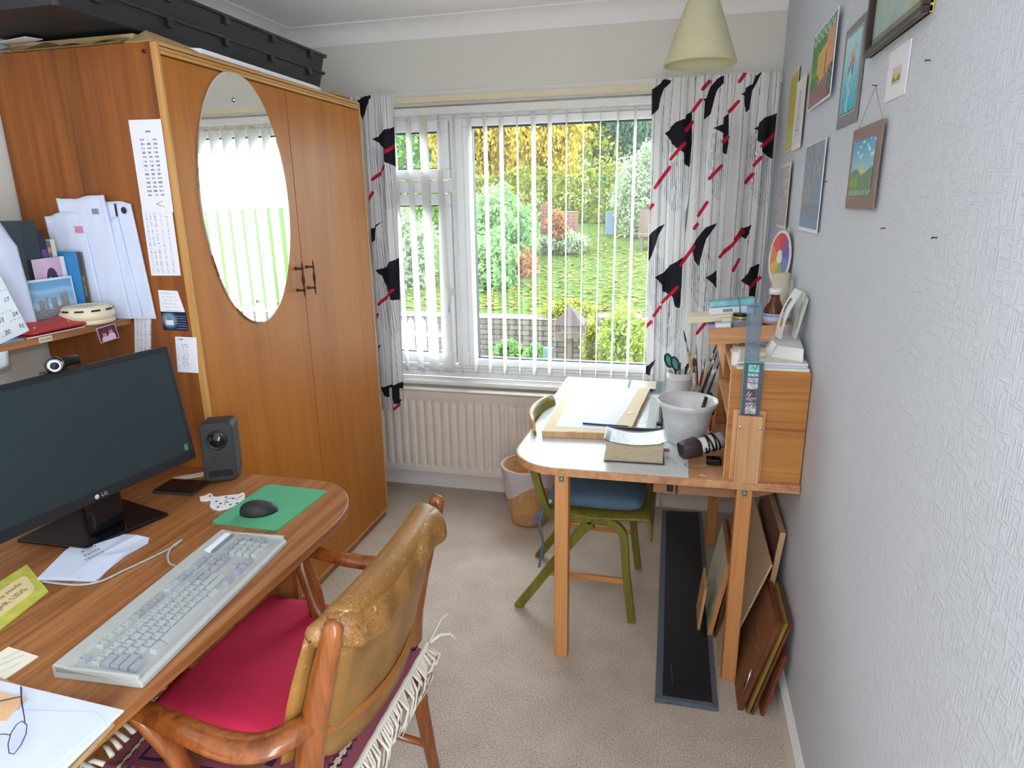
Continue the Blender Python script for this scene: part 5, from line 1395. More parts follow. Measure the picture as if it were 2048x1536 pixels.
# visible plies on the near edge
def leg(x, y):
    m = MB().box(x, x + .048, y, y + .048, 0, TZ - .026); l = obj('leg', m, MT['pine'], tb, bevel=.003)
    m = MB().box(x + .015, x + .033, y - .0015, y, TZ - .052, TZ - .030); b = obj('bolt_plate', m, plain('greenish_steel', rgb(120, 136, 112), .4, .5), l)
    m = MB().lathe([(0, .004), (.004, .0035), (.005, .0015), (.005, 0)], (x + .024, y - .0015, TZ - .041), 12, M=Matrix.Rotation(R(90), 4, 'X')); obj('bolt_head', m, MT['steel'], b)
leg(-.372, 2.030); leg(.218, 2.040); leg(.196, 3.0); leg(-.45, 3.0)
m = MB().prism([(-.045, TZ - .027), (.392, TZ - .027), (.392, .688), (.30, .652), (.20, .640), (-.045, .637)][::-1], -2.168, -2.150, M=Matrix(((1, 0, 0, 0), (0, 0, -1, 0), (0, 1, 0, 0), (0, 0, 0, 1))))
ap = obj('apron_board', m, wood('shaded_plywood', rgb(150, 108, 76), rgb(172, 130, 94), 'x', 60, 2, .6), tb)  # darker copy of the ply: shade under the table top put into its colour
m = MB().box(.00, .022, 2.145, 2.152, .645, .70).box(.03, .036, 2.145, 2.152, .64, .70); obj('bracket', m, MT['iron'], tb)
m = MB().tube([(.175, 2.147, .640), (.175, 2.145, .628), (.170, 2.142, .622), (.163, 2.142, .628)], .0016, 6); obj('cup_hook', m, MT['brass'], tb)
m = MB()
ply_l = [(.4035, 2.036), (-.30, 2.018)]
for k, z in enumerate((TZ - .0085, TZ - .0165)):
    m.hexa([(-.36, 2.0195, z), (.4035, 2.0355, z), (.4035, 2.037, z), (-.36, 2.021, z), (-.36, 2.0195, z + .002), (.4035, 2.0355, z + .002), (.4035, 2.037, z + .002), (-.36, 2.021, z + .002)])
obj('ply_layer', m, plain('dark_ply_line', rgb(146, 98, 70), .7), tb)
# floral wipe-clean cloth covering the left part of the top
def floral(u, v):
    C = np.empty(u.shape + (3,)); C[:] = L3(226, 230, 234)
    rg = np.random.RandomState(3)
    x = u; y = v
    for k in range(46):
        cx_, cy_, a, s = rg.rand(), rg.rand(), rg.rand() * 6.28, .03 + .03 * rg.rand()
        px_ = (x - cx_) * math.cos(a) + (y - cy_) * math.sin(a) * 1.3; py_ = -(x - cx_) * math.sin(a) + (y - cy_) * math.cos(a) * 1.3
        w = np.abs(py_ - .25 * s * np.sin(px_ / s * 2.5)) < .0035
        C[w & (np.abs(px_) < s * 1.6)] = L3(184, 206, 210)
        C[(px_ / (s * .35)) ** 2 + ((py_ - .012) / (s * .16)) ** 2 < 1] = L3(178, 206, 208)
        if k % 2: C[((px_ - s) / (s * .28)) ** 2 + ((py_) / (s * .28)) ** 2 < 1] = L3(198, 212, 228)
    return C
nu, nv = 300, 500
u = np.linspace(0, 1, nu)[None, :]; v = np.linspace(0, 1, nv)[:, None]
cyl = arcp(-.366, 2.192, .166, .168, 180, 262, 24)
yy = 2.022 + (3.215 - 2.022) * v + 0 * u
xl = np.where(yy < 2.192, np.interp(yy, [p[1] for p in cyl][::-1], [p[0] for p in cyl][::-1]), -.533 + (yy - 2.192) * .012)
X = xl + (.067 - xl) * u; Yv = yy + .0095 * ((X + .36) / .43) * np.clip((2.2 - yy) / .18, 0, 1)
P = np.stack([X, Yv, TZ + .0012 + 0 * X], -1)
Xc = (X[:-1, :-1] + X[1:, 1:]) / 2; Yc = (Yv[:-1, :-1] + Yv[1:, 1:]) / 2
cmat = art_mat('wipe_clean_cloth', .28); 
tc_ = colgrid('table_cover', P, floral((Xc + .54) / .61, (Yc - 2.0) / 1.2), cmat, label='white wipe-clean cover with a pale leaf print on the work table', cat='table cover')
s = tc_.modifiers.new('thickness', 'SOLIDIFY'); s.thickness = .001; s.offset = -1

# drawing board with paper, kraft paper edge
db = thing('drawing_board', 'wooden drawing board with white paper and a torn brown paper border', 'drawing board', (-.29, 2.62, TZ + .002))
def dbq(u, v, z): # u 0..1 left-right, v near-far
    a = Vector((-.472, 2.305, 0)).lerp(Vector((-.150, 2.333, 0)), u); b = Vector((-.474, 2.925, 0)).lerp(Vector((-.100, 2.985, 0)), u); p = a.lerp(b, v); return (p.x, p.y, z)
m = MB().hexa([dbq(0, 0, TZ + .003), dbq(1, 0, TZ + .003), dbq(1, 1, TZ + .003), dbq(0, 1, TZ + .003), dbq(0, 0, TZ + .026), dbq(1, 0, TZ + .026), dbq(1, 1, TZ + .026), dbq(0, 1, TZ + .026)])
obj('board', m, MT['plyz'], db, bevel=.001)
MT['kraft'] = plain('kraft_paper', rgb(226, 208, 176), .8, var=.04)
m = MB(); rg = random.Random(2)
ed = [(u, 0 + .012 * rg.random() * (u > .3)) for u in np.linspace(0, 1, 16)] + [(1 + .01 * rg.random(), v) for v in np.linspace(.06, 1, 10)] + [(0, 1)]
m.prism([dbq(u, v, 0)[:2] for u, v in ed], TZ + .0262, TZ + .0275); obj('kraft_border', m, MT['kraft'], db)
m = MB().prism([dbq(u, v, 0)[:2] for u, v in [(.13, .085), (.80, .075), (.86, .5), (.87, .97), (.10, .97)]], TZ + .0276, TZ + .0284); obj('drawing_paper', m, MT['paper'], db)
m = MB().prism([dbq(u, v, 0)[:2] for u, v in [(.86, .38), (.94, .38), (.95, .42), (.88, .43)]], TZ + .0286, TZ + .0292); obj('tape', m, MT['paper2'], db)
def pencil(name, p0, p1, r, cmat_, label, cat, group=None, tipc=None, n=6):
    p0, p1 = Vector(p0), Vector(p1); d = (p1 - p0)
    t = thing(name, label, cat, p0, group)
    m = MB().tube([p0, p0 + d * .90], r, n); obj('barrel', m, cmat_, t)
    m = MB().tube([p0 + d * .90, p0 + d * .985], [r * .98, r * .25], n); obj('sharpened_end', m, MT['plyz'], t)
    m = MB().tube([p0 + d * .985, p1], [r * .25, r * .05], 6); obj('lead', m, MT['ink'], t)
    return t
MT['bluep'] = plain('dark_blue_lacquer', rgb(38, 44, 110), .3)
pencil('pencil', (-.330, 2.409, TZ + .0325), (-.137, 2.404, TZ + .0325), .0038, MT['bluep'], 'dark blue pencil lying on the drawing board', 'pencil')
m = MB().rbox(-.090, -.050, 2.36, 2.92, TZ + .0025, TZ + .0045, .004); rl = obj('plastic_ruler', m, clear('frosted_plastic', (.96, .97, .97, 1), .07, .2, body=.55, bodyc=(.85, .87, .88, 1)), label='long clear plastic ruler lying to the right of the drawing board', cat='ruler')
# stapler
st = thing('stapler', 'black and chrome stapler between the drawing board and the plant pot', 'stapler', (-.040, 2.55, TZ + .003))
m = MB().rbox(-.055, -.027, 2.47, 2.62, TZ + .003, TZ + .012, .01); obj('base', m, MT['black'], st, bevel=.002)
m = MB().hexa([(-.053, 2.475, TZ + .020), (-.029, 2.475, TZ + .020), (-.029, 2.615, TZ + .034), (-.053, 2.615, TZ + .034), (-.050, 2.475, TZ + .034), (-.032, 2.475, TZ + .034), (-.032, 2.61, TZ + .060), (-.050, 2.61, TZ + .060)]); obj('upper_arm', m, MT['black'], st, bevel=.004)
m = MB().box(-.048, -.034, 2.472, 2.60, TZ + .012, TZ + .020); obj('staple_channel', m, MT['steel'], st)

# thick old book
bb = thing('book', 'thick old book with beige page edges and a worn dark cover, at the table front', 'book', (-.115, 2.2, TZ + .002))
BM = Matrix.Translation((-.117, 2.205, TZ + .003)) @ Matrix.Rotation(R(2.5), 4, 'Z')
m = MB()
def pg(u, v):
    x = -.096 + .192 * u; zt = .045 - .012 * math.sin(math.pi * u) * 1 + .004 * u
    return BM @ Vector((x, -.088, .003 + (zt - .003) * v))
nx = 16
bot = [(-.096 + .192 * k / nx) for k in range(nx + 1)]
def zt(x): u = (x + .096) / .192; return .074 - .010 * math.sin(math.pi * u)
vs = []
for y in (-.086, .052):
    for x in bot: vs += [BM @ Vector((x, y, .003)), BM @ Vector((x, y, zt(x)))]
k2 = 2 * (nx + 1); fs = []
for i in range(nx):
    a = 2 * i
    fs += [(a, a + 2, a + 3, a + 1), (k2 + a, k2 + a + 1, k2 + a + 3, k2 + a + 2), (a + 1, a + 3, k2 + a + 3, k2 + a + 1), (a, k2 + a, k2 + a + 2, a + 2)]
fs += [(0, 1, k2 + 1, k2), (2 * nx, k2 + 2 * nx, k2 + 2 * nx + 1, 2 * nx + 1)]
m.add(vs, fs)
def page_mat():
    m_, nt, bs = new_mat('beige_page_edges'); v = coords(nt, (.05, .05, 1)); n = noise(nt, v, 900, 2)
    nt.links.new(ramp(nt, n, [(0.35, rgb(172, 156, 130)), (0.65, rgb(198, 184, 158))]), bs.inputs['Base Color']); bs.inputs['Roughness'].default_value = .85
    return m_
obj('page_block', m, page_mat(), bb)
MT['worn'] = plain('worn_black_leather_cover', rgb(50, 52, 62), .45, var=.25, bmp=.3)
m = MB().box(-.103, .102, -.092, .056, .0, .0028, M=BM); obj('lower_cover', m, MT['worn'], bb, bevel=.001)
m = MB()
m.grid(lambda u, v: BM @ Vector((-.104 + .206 * u, -.090 + .146 * v - .006 * math.sin(math.pi * u), zt(-.096 + .192 * u) + .0015 + (.004 if u < .06 or u > .94 else 0) * (1 - v))), 26, 8)
m.grid(lambda u, v: BM @ Vector((.102 - .206 * u, -.090 + .146 * v - .006 * math.sin(math.pi * u), zt(-.096 + .192 * (1 - u)) + .0038 + (.004 if u < .06 or u > .94 else 0) * (1 - v))).copy() if False else BM @ Vector((-.104 + .206 * u, -.090 + .146 * v - .006 * math.sin(math.pi * u), zt(-.096 + .192 * u) + .0038 + (.004 if u < .06 or u > .94 else 0) * (1 - v))), 26, 8)
cv = obj('upper_cover', m, plain('grey_worn_cover', rgb(142, 148, 154), .28, var=.15, vs=60, bmp=.3), bb)
m = MB().box(-.104, .100, .053, .056, .0, .078, M=BM); obj('spine', m, MT['worn'], bb)
m = MB().tube([BM @ Vector(p) for p in [(-.10, -.06, .03), (-.125, -.075, .022), (-.14, -.09, .004), (-.142, -.10, .001)]], .0008, 5); obj('ribbon_marker', m, MT['kraft'], bb)
m = MB().box(.094, .118, -.060, -.030, .034, .0365, M=BM); obj('bookmark', m, plain('mauve_bookmark', rgb(178, 128, 140), .6), bb)

# plant pot with scalloped rim
pot = thing('plant_pot', 'white marbled plastic plant pot with a scalloped rim on the work table', 'pot', (.058, 2.375, TZ + .0025))
def marble():
    m_, nt, bs = new_mat('white_marbled_plastic'); v = coords(nt); n = noise(nt, v, 16, 4, .5, 2.2)
    nt.links.new(ramp(nt, n, [(0.40, rgb(222, 227, 233)), (0.54, rgb(234, 236, 240))]), bs.inputs['Base Color']); bs.inputs['Roughness'].default_value = .3
    return m_
MT['marble'] = marble()
def sc(th, z): return 1 + (.028 * abs(math.sin(5.5 * th)) if z > TZ + .135 else 0)
z0 = TZ + .0026
m = MB().lathe([(0, z0), (.062, z0), (.066, z0 + .004), (.082, z0 + .075), (.093, z0 + .130), (.098, z0 + .134)], (.058, 2.375, 0), 64)
m.lathe([(.098, z0 + .134), (.104, z0 + .144), (.108, z0 + .160), (.105, z0 + .161), (.097, z0 + .142), (.090, z0 + .130), (.078, z0 + .070), (.062, z0 + .006), (0, z0 + .006)], (.058, 2.375, 0), 88, rfun=lambda th, z: 1 + (.03 * abs(math.sin(5.5 * th)) * max(0, min(1, (z - z0 - .138) / .02))))
obj('pot_wall', m, MT['marble'], pot)
m = MB().tube([(.095, 2.41, z0 + .012), (.112, 2.42, z0 + .100), (.125, 2.427, z0 + .158)], [.005, .007, .007], 10)
mk = obj('marker_pen', m, MT['black'], label='black marker pen standing inside the white plant pot', cat='pen')

# white tubs with pens, scissors; glass jar with brushes
def tub(label, c, r, h, group):
    t = thing('tub', label, 'tub', (c[0], c[1], TZ + .002), group)
    z = TZ + .0025
    m = MB().lathe([(0, z), (r * .93, z), (r * .95, z + .003), (r, z + h - .03), (r * 1.06, z + h - .028), (r * 1.06, z + h - .022), (r * 1.01, z + h - .02), (r * 1.01, z + h), (r * .97, z + h), (r * .95, z + .006), (0, z + .006)], (c[0], c[1], 0), 40)
    obj('tub_wall', m, MT['white'], t)
    return t
tub('white plastic tub holding pens and green-handled scissors', (.030, 2.86), .053, .142, 'white plastic tubs on the table')
tub2 = tub('white plastic tub with a lid behind the paintbrushes', (.182, 2.83), .047, .150, 'white plastic tubs on the table')
m = MB().lathe([(0, TZ + .158), (.044, TZ + .158), (.046, TZ + .154), (.046, TZ + .153)], (.182, 2.83, 0), 32); obj('tub_lid', m, MT['white'], tub2)
sci = thing('scissors', 'scissors with teal and black handles standing in the white tub', 'scissors', (.0, 2.86, TZ + .01))
MT['teal'] = plain('teal_plastic', rgb(60, 160, 150), .4)
def loop(c, ax_, w, h, r, tilt):
    c = Vector(c); M = Matrix.Translation(c) @ Matrix.Rotation(R(tilt), 4, 'Y')
    return [M @ Vector((w * math.cos(t), 0, h * math.sin(t))) for t in np.linspace(0, 2 * math.pi, 26, endpoint=False)]
for c_, tilt in (((-.020, 2.845, TZ + .195), -18), ((.008, 2.835, TZ + .185), -18)):
    m = MB().tube(loop(c_, 0, .014, .030, .004, tilt), .0045, 8, closed=True, up=(0, 1, 0)); h_ = obj('handle', m, MT['black'], sci)
    m = MB().prism([(p.x, p.z) for p in loop(c_, 0, .010, .026, 0, tilt)], -c_[1] - .002, -c_[1] + .002, M=Matrix(((1, 0, 0, 0), (0, 0, -1, 0), (0, 1, 0, 0), (0, 0, 0, 1)))); obj('grip_insert', m, MT['teal'], h_)
m = MB().tube([(.000, 2.845, TZ + .165), (.035, 2.86, TZ + .01)], [(.006, .002), (.002, .001)], 8); obj('blade', m, MT['steel'], sci)
rg = random.Random(11)
pens = [((.022, 2.855), (.010, 2.85, .165), MT['black'], 'black pen'), ((.045, 2.85), (.055, 2.85, .172), MT['ink'], 'dark blue-black pen'), ((.050, 2.87), (.075, 2.88, .165), MT['steel'], 'silver pen'), ((.035, 2.88), (.062, 2.905, .170), MT['black'], 'black fine-liner'), ((.040, 2.84), (.095, 2.845, .160), MT['ink'], 'blunt dark pen leaning right'), ((.03, 2.87), (.030, 2.89, .178), MT['greyink'], 'grey pen')]
for (a, b), (c, d, h), mt_, nm in pens:
    m = MB().tube([(a, b, TZ + .012), (c, d, TZ + h)], [.0035, .0045], 10)
    o = obj('pen', m, mt_, label=nm + ' standing in the white tub with the scissors', cat='pen', group='pens in the white tub')
jr = thing('glass_jar', 'clear glass jar full of paintbrushes behind the plant pot', 'jar', (.112, 2.735, TZ + .002))
z = TZ + .0025
MT['jar'] = clear('jar_glass', (.93, .97, .97, 1), .12)
m = MB().lathe([(0, z), (.032, z), (.035, z + .005), (.035, z + .100), (.030, z + .112), (.031, z + .128), (.029, z + .128), (.028, z + .112), (.032, z + .098), (.032, z + .008), (0, z + .006)], (.112, 2.735, 0), 32); obj('jar_wall', m, MT['jar'], jr)
MT['bristle'] = plain('brown_bristles', rgb(150, 84, 30), .7, var=.3, vs=300)
MT['bristle2'] = plain('dark_bristles', rgb(84, 60, 40), .7, var=.3, vs=300)
MT['handle_b'] = plain('birch_brush_handle', rgb(196, 176, 120), .4); MT['handle_r'] = plain('dark_red_brush_handle', rgb(130, 30, 44), .3)
MT['handle_o'] = plain('olive_brush_handle', rgb(140, 140, 84), .4); MT['handle_k'] = plain('dark_brush_handle', rgb(40, 40, 66), .3); MT['handle_bl'] = plain('blue_brush_handle', rgb(40, 56, 140), .3)
def brush(foot, tip, hm, wide, label, bm=None, flat=False):
    """bristles up"""
    f, t = Vector(foot), Vector(tip); d = t - f
    b = thing('paintbrush', label, 'paintbrush', f, 'paintbrushes in the glass jar')
    m = MB().tube([f, f + d * .25, f + d * .60, f + d * .74], [.002, .0042, .0052 if not flat else (wide * .8, .005), .0040 if not flat else (wide * .95, .005)], 10); obj('brush_handle', m, hm, b)
    m = MB().tube([f + d * .735, f + d * .86], [(.0042 if not flat else wide * .95, .0042), (wide, .004)], 12); obj('ferrule', m, MT['steel'], b)
    m = MB().tube([f + d * .858, f + d * .93, t], [(wide, .0038), (wide * 1.05, .0036), (wide * (.9 if flat else .15), .0012)], 12); obj('bristles', m, bm or MT['bristle'], b)
brush((.118, 2.735, TZ + .012), (.035, 2.765, 1.095), MT['handle_b'], .004, 'long birch-handled round brush leaning left out of the jar', MT['bristle2'])
brush((.110, 2.750, TZ + .012), (.088, 2.770, 1.035), MT['handle_r'], .006, 'silver-ferruled brush with a pale tip rising behind the wide brush', MT['handle_b'])
m_ = None
brush((.105, 2.725, TZ + .012), (.082, 2.735, .985), MT['paper2'], .019, 'wide flat brush with orange-brown bristles and a white label', MT['bristle'], True)
brush((.100, 2.74, TZ + .012), (.128, 2.74, .985), MT['handle_r'], .011, 'olive flat brush with a dark red handle', MT['handle_o'], True)
brush((.092, 2.735, TZ + .012), (.168, 2.735, 1.050), MT['handle_b'], .004, 'birch-handled brush leaning right across the jar', MT['bristle2'])
brush((.100, 2.72, TZ + .012), (.172, 2.72, 1.020), MT['handle_k'], .007, 'dark-handled brush with a shiny ferrule leaning right', MT['bristle2'])
brush((.108, 2.75, TZ + .012), (.155, 2.775, 1.000), MT['handle_bl'], .005, 'blue-handled brush leaning right at the back of the jar', MT['bristle2'])
brush((.125, 2.725, TZ + .012), (.184, 2.74, .975), MT['handle_k'], .004, 'short dark brush, rightmost in the jar', MT['bristle2'])
# blue rag hanging by the jar and coloured pencils in front of the cabinet
m = MB().tube([(.118, 2.66, TZ + .09), (.150, 2.655, TZ + .105), (.168, 2.65, TZ + .07), (.160, 2.65, TZ + .03), (.150, 2.66, TZ + .006)], [(.016, .010), (.022, .012), (.018, .012), (.016, .012), (.012, .005)], 12)
obj('blue_cloth', m, plain('dark_blue_cloth', rgb(38, 50, 116), .9), label='crumpled dark blue cloth between the plant pot and the cabinet', cat='cloth')
# glass picture sheets propped near the window
for k, (dx, dy, zz, lb_) in enumerate([(0, 0, .003, 'lower clear glass sheet lying at the back of the work table'), (.012, .012, .0075, 'upper clear glass sheet stacked at the back of the work table')]):
    m = MB().box(-.218 + dx, -.045 + dx, 2.975 + dy, 3.195 + dy * .5, TZ + zz, TZ + zz + .003)
    g = obj('glass_sheet', m, clear('picture_glass', (.86, .93, .93, 1), .16), label=lb_, cat='glass sheet', group='glass sheets on the work table')
m = MB().box(-.195, -.075, 3.03, 3.17, TZ + .0112, TZ + .0118); 
for i in range(3): m.box(-.185 + i * .04, -.165 + i * .04, 3.06, 3.14, TZ + .0119, TZ + .0122)
obj('printed_card', m, plain('pale_yellow_card', rgb(214, 210, 180), .5), label='pale card lying on the glass sheets near the curtain', cat='card')
# plug and coiled lead lying in front of the cabinet
pg_ = thing('electrical_adaptor', 'dark brown plug on a white cylinder wound with black flex', 'adaptor', (.11, 2.2, TZ + .002))
A = Vector((.040, 2.165, TZ + .040)); B = Vector((.190, 2.235, TZ + .072)); d = (B - A).normalized()
m = MB().tube([A, A + d * .004, A + d * .058, A + d * .066], [(.026, .026), (.029, .028), (.034, .031), (.030, .028)], 4 * 5, flat=.55); obj('plug_body', m, plain('dark_brown_plastic', rgb(62, 46, 50), .45), pg_)
m = MB().tube([A - d * .0005, A], [.016, .016], 12); obj('socket_face', m, plain('brown_black_plastic', rgb(44, 34, 38), .5), pg_)
m = MB().tube([A + d * .064, A + d * .072, A + d * .15], [.024, .0265, .029], 24); obj('white_cylinder', m, MT['white'], pg_)
pts = []
e1 = d.cross(Vector((0, 0, 1))).normalized(); e2 = d.cross(e1)
for k in range(90):
    a = k / 89 * 2 * math.pi * 4.6; s_ = .078 + .058 * (k / 89) + .007 * math.sin(a * .5)
    pts.append(A + d * s_ + (e1 * math.cos(a) + e2 * math.sin(a)) * (.0305 + .001 * math.sin(k)))
m = MB().tube(pts, .0033, 8); obj('flex', m, MT['gloss'], pg_)
m = MB().rbox(.125, .175, 2.150, 2.190, TZ + .001, TZ + .022, .008); obj('bulldog_clip', m, MT['gloss'], label='small glossy black clip on the table under the wound flex', cat='clip', bevel=.003)
m = MB().tube([(.09 + .035 * math.cos(t), 2.135 + .018 * math.sin(t), TZ + .0022) for t in np.linspace(2.5, 6.2, 16)] + [(.16, 2.14, TZ + .003), (.175, 2.16, TZ + .0226)], .0011, 6)
obj('green_string', m, plain('green_string', rgb(84, 120, 76), .8), label='loose green string on the bare part of the work table', cat='string')
m = MB().prism([(.098, 2.062), (.118, 2.056), (.124, 2.062), (.106, 2.070)], TZ, TZ + .0006); obj('paint_drip', m, MT['paper2'], label='dried white paint drip on the front of the work table', cat='paint drip')

# ------------------------------------------------------------------ open-sided cabinet against the wall
cb_ = thing('wooden_cabinet', 'golden-brown box cabinet standing on the right end of the work table', 'cabinet', (.29, 2.3, TZ))
CX0, CX1, CY0, CY1, CZ1 = .176, .4045, 2.055, 2.62, 1.110
m = MB().box(CX0, CX1, CY0, CY0 + .015, TZ, CZ1); obj('side_panel', m, MT['oak'], cb_, bevel=.001)
m = MB().box(CX0, CX1, CY1 - .015, CY1, TZ, CZ1); obj('side_panel', m, MT['oak'], cb_, bevel=.001)
m = MB().box(CX0, CX1, CY0 + .015, CY1 - .015, CZ1 - .015, CZ1); obj('top_panel', m, MT['plyy'], cb_)
m = MB().box(CX1 - .006, CX1, CY0 + .015, CY1 - .015, TZ, CZ1 - .015); obj('back_panel', m, MT['plyy'], cb_)
m = MB().box(CX0 + .002, CX1 - .006, CY0 + .015, CY1 - .015, .93, .94); obj('inner_shelf', m, MT['plyy'], cb_)
m = MB().box(CX0 - .0025, CX0, CY0, CY0 + .015, TZ, CZ1); obj('edge_strip', m, MT['plyz'], cb_)
m = MB().box(.190, .285, CY0 - .008, CY0, TZ, .985); obj('backing_batten', m, MT['plyz'], cb_, bevel=.0006)
m = MB().box(.203, .276, CY0 - .030, CY0 - .018, TZ + .0, .972).box(.203, .212, CY0 - .018, CY0 - .008, TZ, .972).box(.267, .276, CY0 - .018, CY0 - .008, TZ, .972); rp = obj('ruler_pocket', m, MT['plyz'], cb_, bevel=.0008)
for x in (.212, .270):
    m = MB().lathe([(0, .002), (.0035, .0015), (.005, 0)], (x, CY0 - .030, .935), 12, M=Matrix.Rotation(R(90), 4, 'X')); obj('screw', m, MT['steel'], rp)
# contents glimpsed in the cabinet
MT['amber'] = plain('brown_glass', rgb(96, 46, 18), .12)
for (y, r, h, z, mt_, lb_) in [(2.16, .03, .12, TZ, MT['black'], 'dark jar inside the cabinet, nearest the room'), (2.24, .028, .10, TZ, MT['ink'], 'dark blue jar inside the cabinet behind the first'), (2.14, .024, .11, .94, MT['amber'], 'brown bottle on the inner shelf of the cabinet'), (2.25, .03, .08, .94, MT['red'], 'red pot on the inner shelf of the cabinet'), (2.34, .03, .12, TZ, MT['bluepaper'], 'pale bottle inside the cabinet at the back')]:
    m = MB().lathe([(0, z), (r, z), (r, z + h * .75), (r * .6, z + h * .85), (r * .6, z + h), (0, z + h)], (CX0 + .05, y, 0), 20); obj('jar', m, mt_, label=lb_, cat='jar', group='jars inside the cabinet')
rg = random.Random(8)
for k in range(9):
    y = 2.60 + rg.uniform(-.03, .02) - .1 * 0; c = [rgb(190, 60, 60), rgb(60, 60, 140), rgb(200, 170, 120), rgb(60, 120, 80), rgb(210, 190, 170), rgb(120, 60, 90), rgb(50, 50, 60), rgb(220, 150, 90), rgb(90, 80, 150)][k]
    x = .150 + .003 * (k % 3); yy_ = 2.50 + .012 * k
    m = MB().tube([(x, yy_, TZ + .004), (x - .006 + rg.uniform(-.01, .01), yy_ + rg.uniform(-.01, .01), TZ + .115 + rg.uniform(-.01, .015))], .0036, 6)
    obj('coloured_pencil', m, plain('pencil_paint', c, .4), label=['red', 'violet-blue', 'sand-coloured', 'green', 'pale beige', 'plum', 'black', 'orange', 'lavender'][k] + ' coloured pencil in the bunch leaning beside the cabinet', cat='pencil', group='coloured pencils beside the cabinet')

# ruler with print, film strip
rulr = thing('ruler', 'clear blue plastic ruler standing upright in the wooden pocket', 'ruler', (.235, CY0 - .012, .98))
RM = Matrix.Translation((.238, CY0 - .0128, TZ + .10)) @ Matrix.Rotation(R(-1.5), 4, 'Y')
MT['rulerp'] = clear('blue_clear_plastic', (.74, .84, .90, 1), .10, 0, body=.30, bodyc=rgb(120, 150, 176))
m = MB().rbox(-.0215, .0215, 0, .468, -.0012, .0012, .003, M=RM @ Matrix(((1, 0, 0, 0), (0, 0, -1, 0), (0, 1, 0, 0), (0, 0, 0, 1)))); obj('blade', m, MT['rulerp'], rulr)
m = MB()
Ur = RM.to_3x3() @ Vector((1, 0, 0)); Vr = RM.to_3x3() @ Vector((0, 0, 1))
letters(m, 'HELIX', RM @ Vector((-.004, -.0016, .458)), Ur, Vr, .012)
for k in range(60):
    z = .02 + k * .007; L = .006 if k % 5 == 0 else .003
    m.box(-.0205, -.0205 + L, -.0016, -.0013, z, z + .0006, M=RM); m.box(.0205 - L, .0205, -.0016, -.0013, z, z + .0006, M=RM)
for k in range(12): letters(m, str(30 - k * 2), RM @ Vector((-.0125, -.0016, .435 - k * .028)), Ur, Vr, .006)
obj('lettering', m, MT['ink'], rulr)
fs_ = thing('film_strip', 'teal and black strip of four small pictures in front of the ruler', 'film strip', (.235, CY0 - .016, .975))
m = MB().rbox(-.0275, .0275, .125, .292, -.001, .001, .002, M=Matrix.Translation((.2375, CY0 - .0155, TZ + .10)) @ Matrix(((1, 0, 0, 0), (0, 0, -1, 0), (0, 1, 0, 0), (0, 0, 0, 1)))); obj('sleeve', m, plain('dark_slate_plastic', rgb(74, 86, 104), .35), fs_)
m = MB().box(-.030, .0285, -.0012, .0012, .288, .294, M=Matrix.Translation((.2375, CY0 - .0155, TZ + .10))).box(-.030, -.0275, -.0012, .0012, .125, .29, M=Matrix.Translation((.2375, CY0 - .0155, TZ + .10))); obj('teal_edge', m, plain('teal_clear_edge', rgb(90, 160, 164), .3), fs_)
def slide(k):
    rg = np.random.RandomState(k)
    def f(u, v):
        C = np.empty(u.shape + (3,)); base = [L3(120, 214, 206), L3(176, 190, 200), L3(104, 100, 108), L3(178, 184, 186)][k]; C[:] = base
        for _ in range(14):
            a, b, s1, s2 = rg.rand(4); c = [L3(240, 240, 240), L3(50, 60, 80), L3(220, 150, 180)][rg.randint(3)]
            C[np.abs((u - a) * math.cos(s1 * 6) + (v - b) * math.sin(s1 * 6)) + .3 * np.abs((v - b) * math.cos(s1 * 6)) < .05 + .05 * s2] = c * .6 + base * .4
        return C
    return f
for k in range(4):
    zt_ = TZ + .10 + .282 - k * .0400; xl_ = .2375 - .0155
    vpaper('picture_frame_' if False else 'slide', [(xl_, CY0 - .0172, zt_), (xl_ + .031, CY0 - .0172, zt_), (xl_, CY0 - .0172, zt_ - .036), (xl_ + .031, CY0 - .0172, zt_ - .036)], slide(k), .0009, None, None, th=.0003, parent=fs_)
# papers on the cabinet
ZP = CZ1
for k, (a, b, c, d, th, mt_, lb_) in enumerate([(.190, .400, 2.062, 2.34, .008, MT['paper2'], 'bottom magazine of the pile on the box cabinet'), (.215, .396, 2.075, 2.36, .005, MT['bluepaper'], 'middle magazine of the pile on the box cabinet'), (.196, .399, 2.085, 2.35, .007, MT['paper2'], 'top magazine of the pile on the box cabinet')]):
    m = MB().rbox(a, b, c, d, ZP, ZP + th, .004, M=None); obj('magazine', m, mt_, label=lb_, cat='magazine', group='magazines on the cabinet', bevel=.001); ZP += th
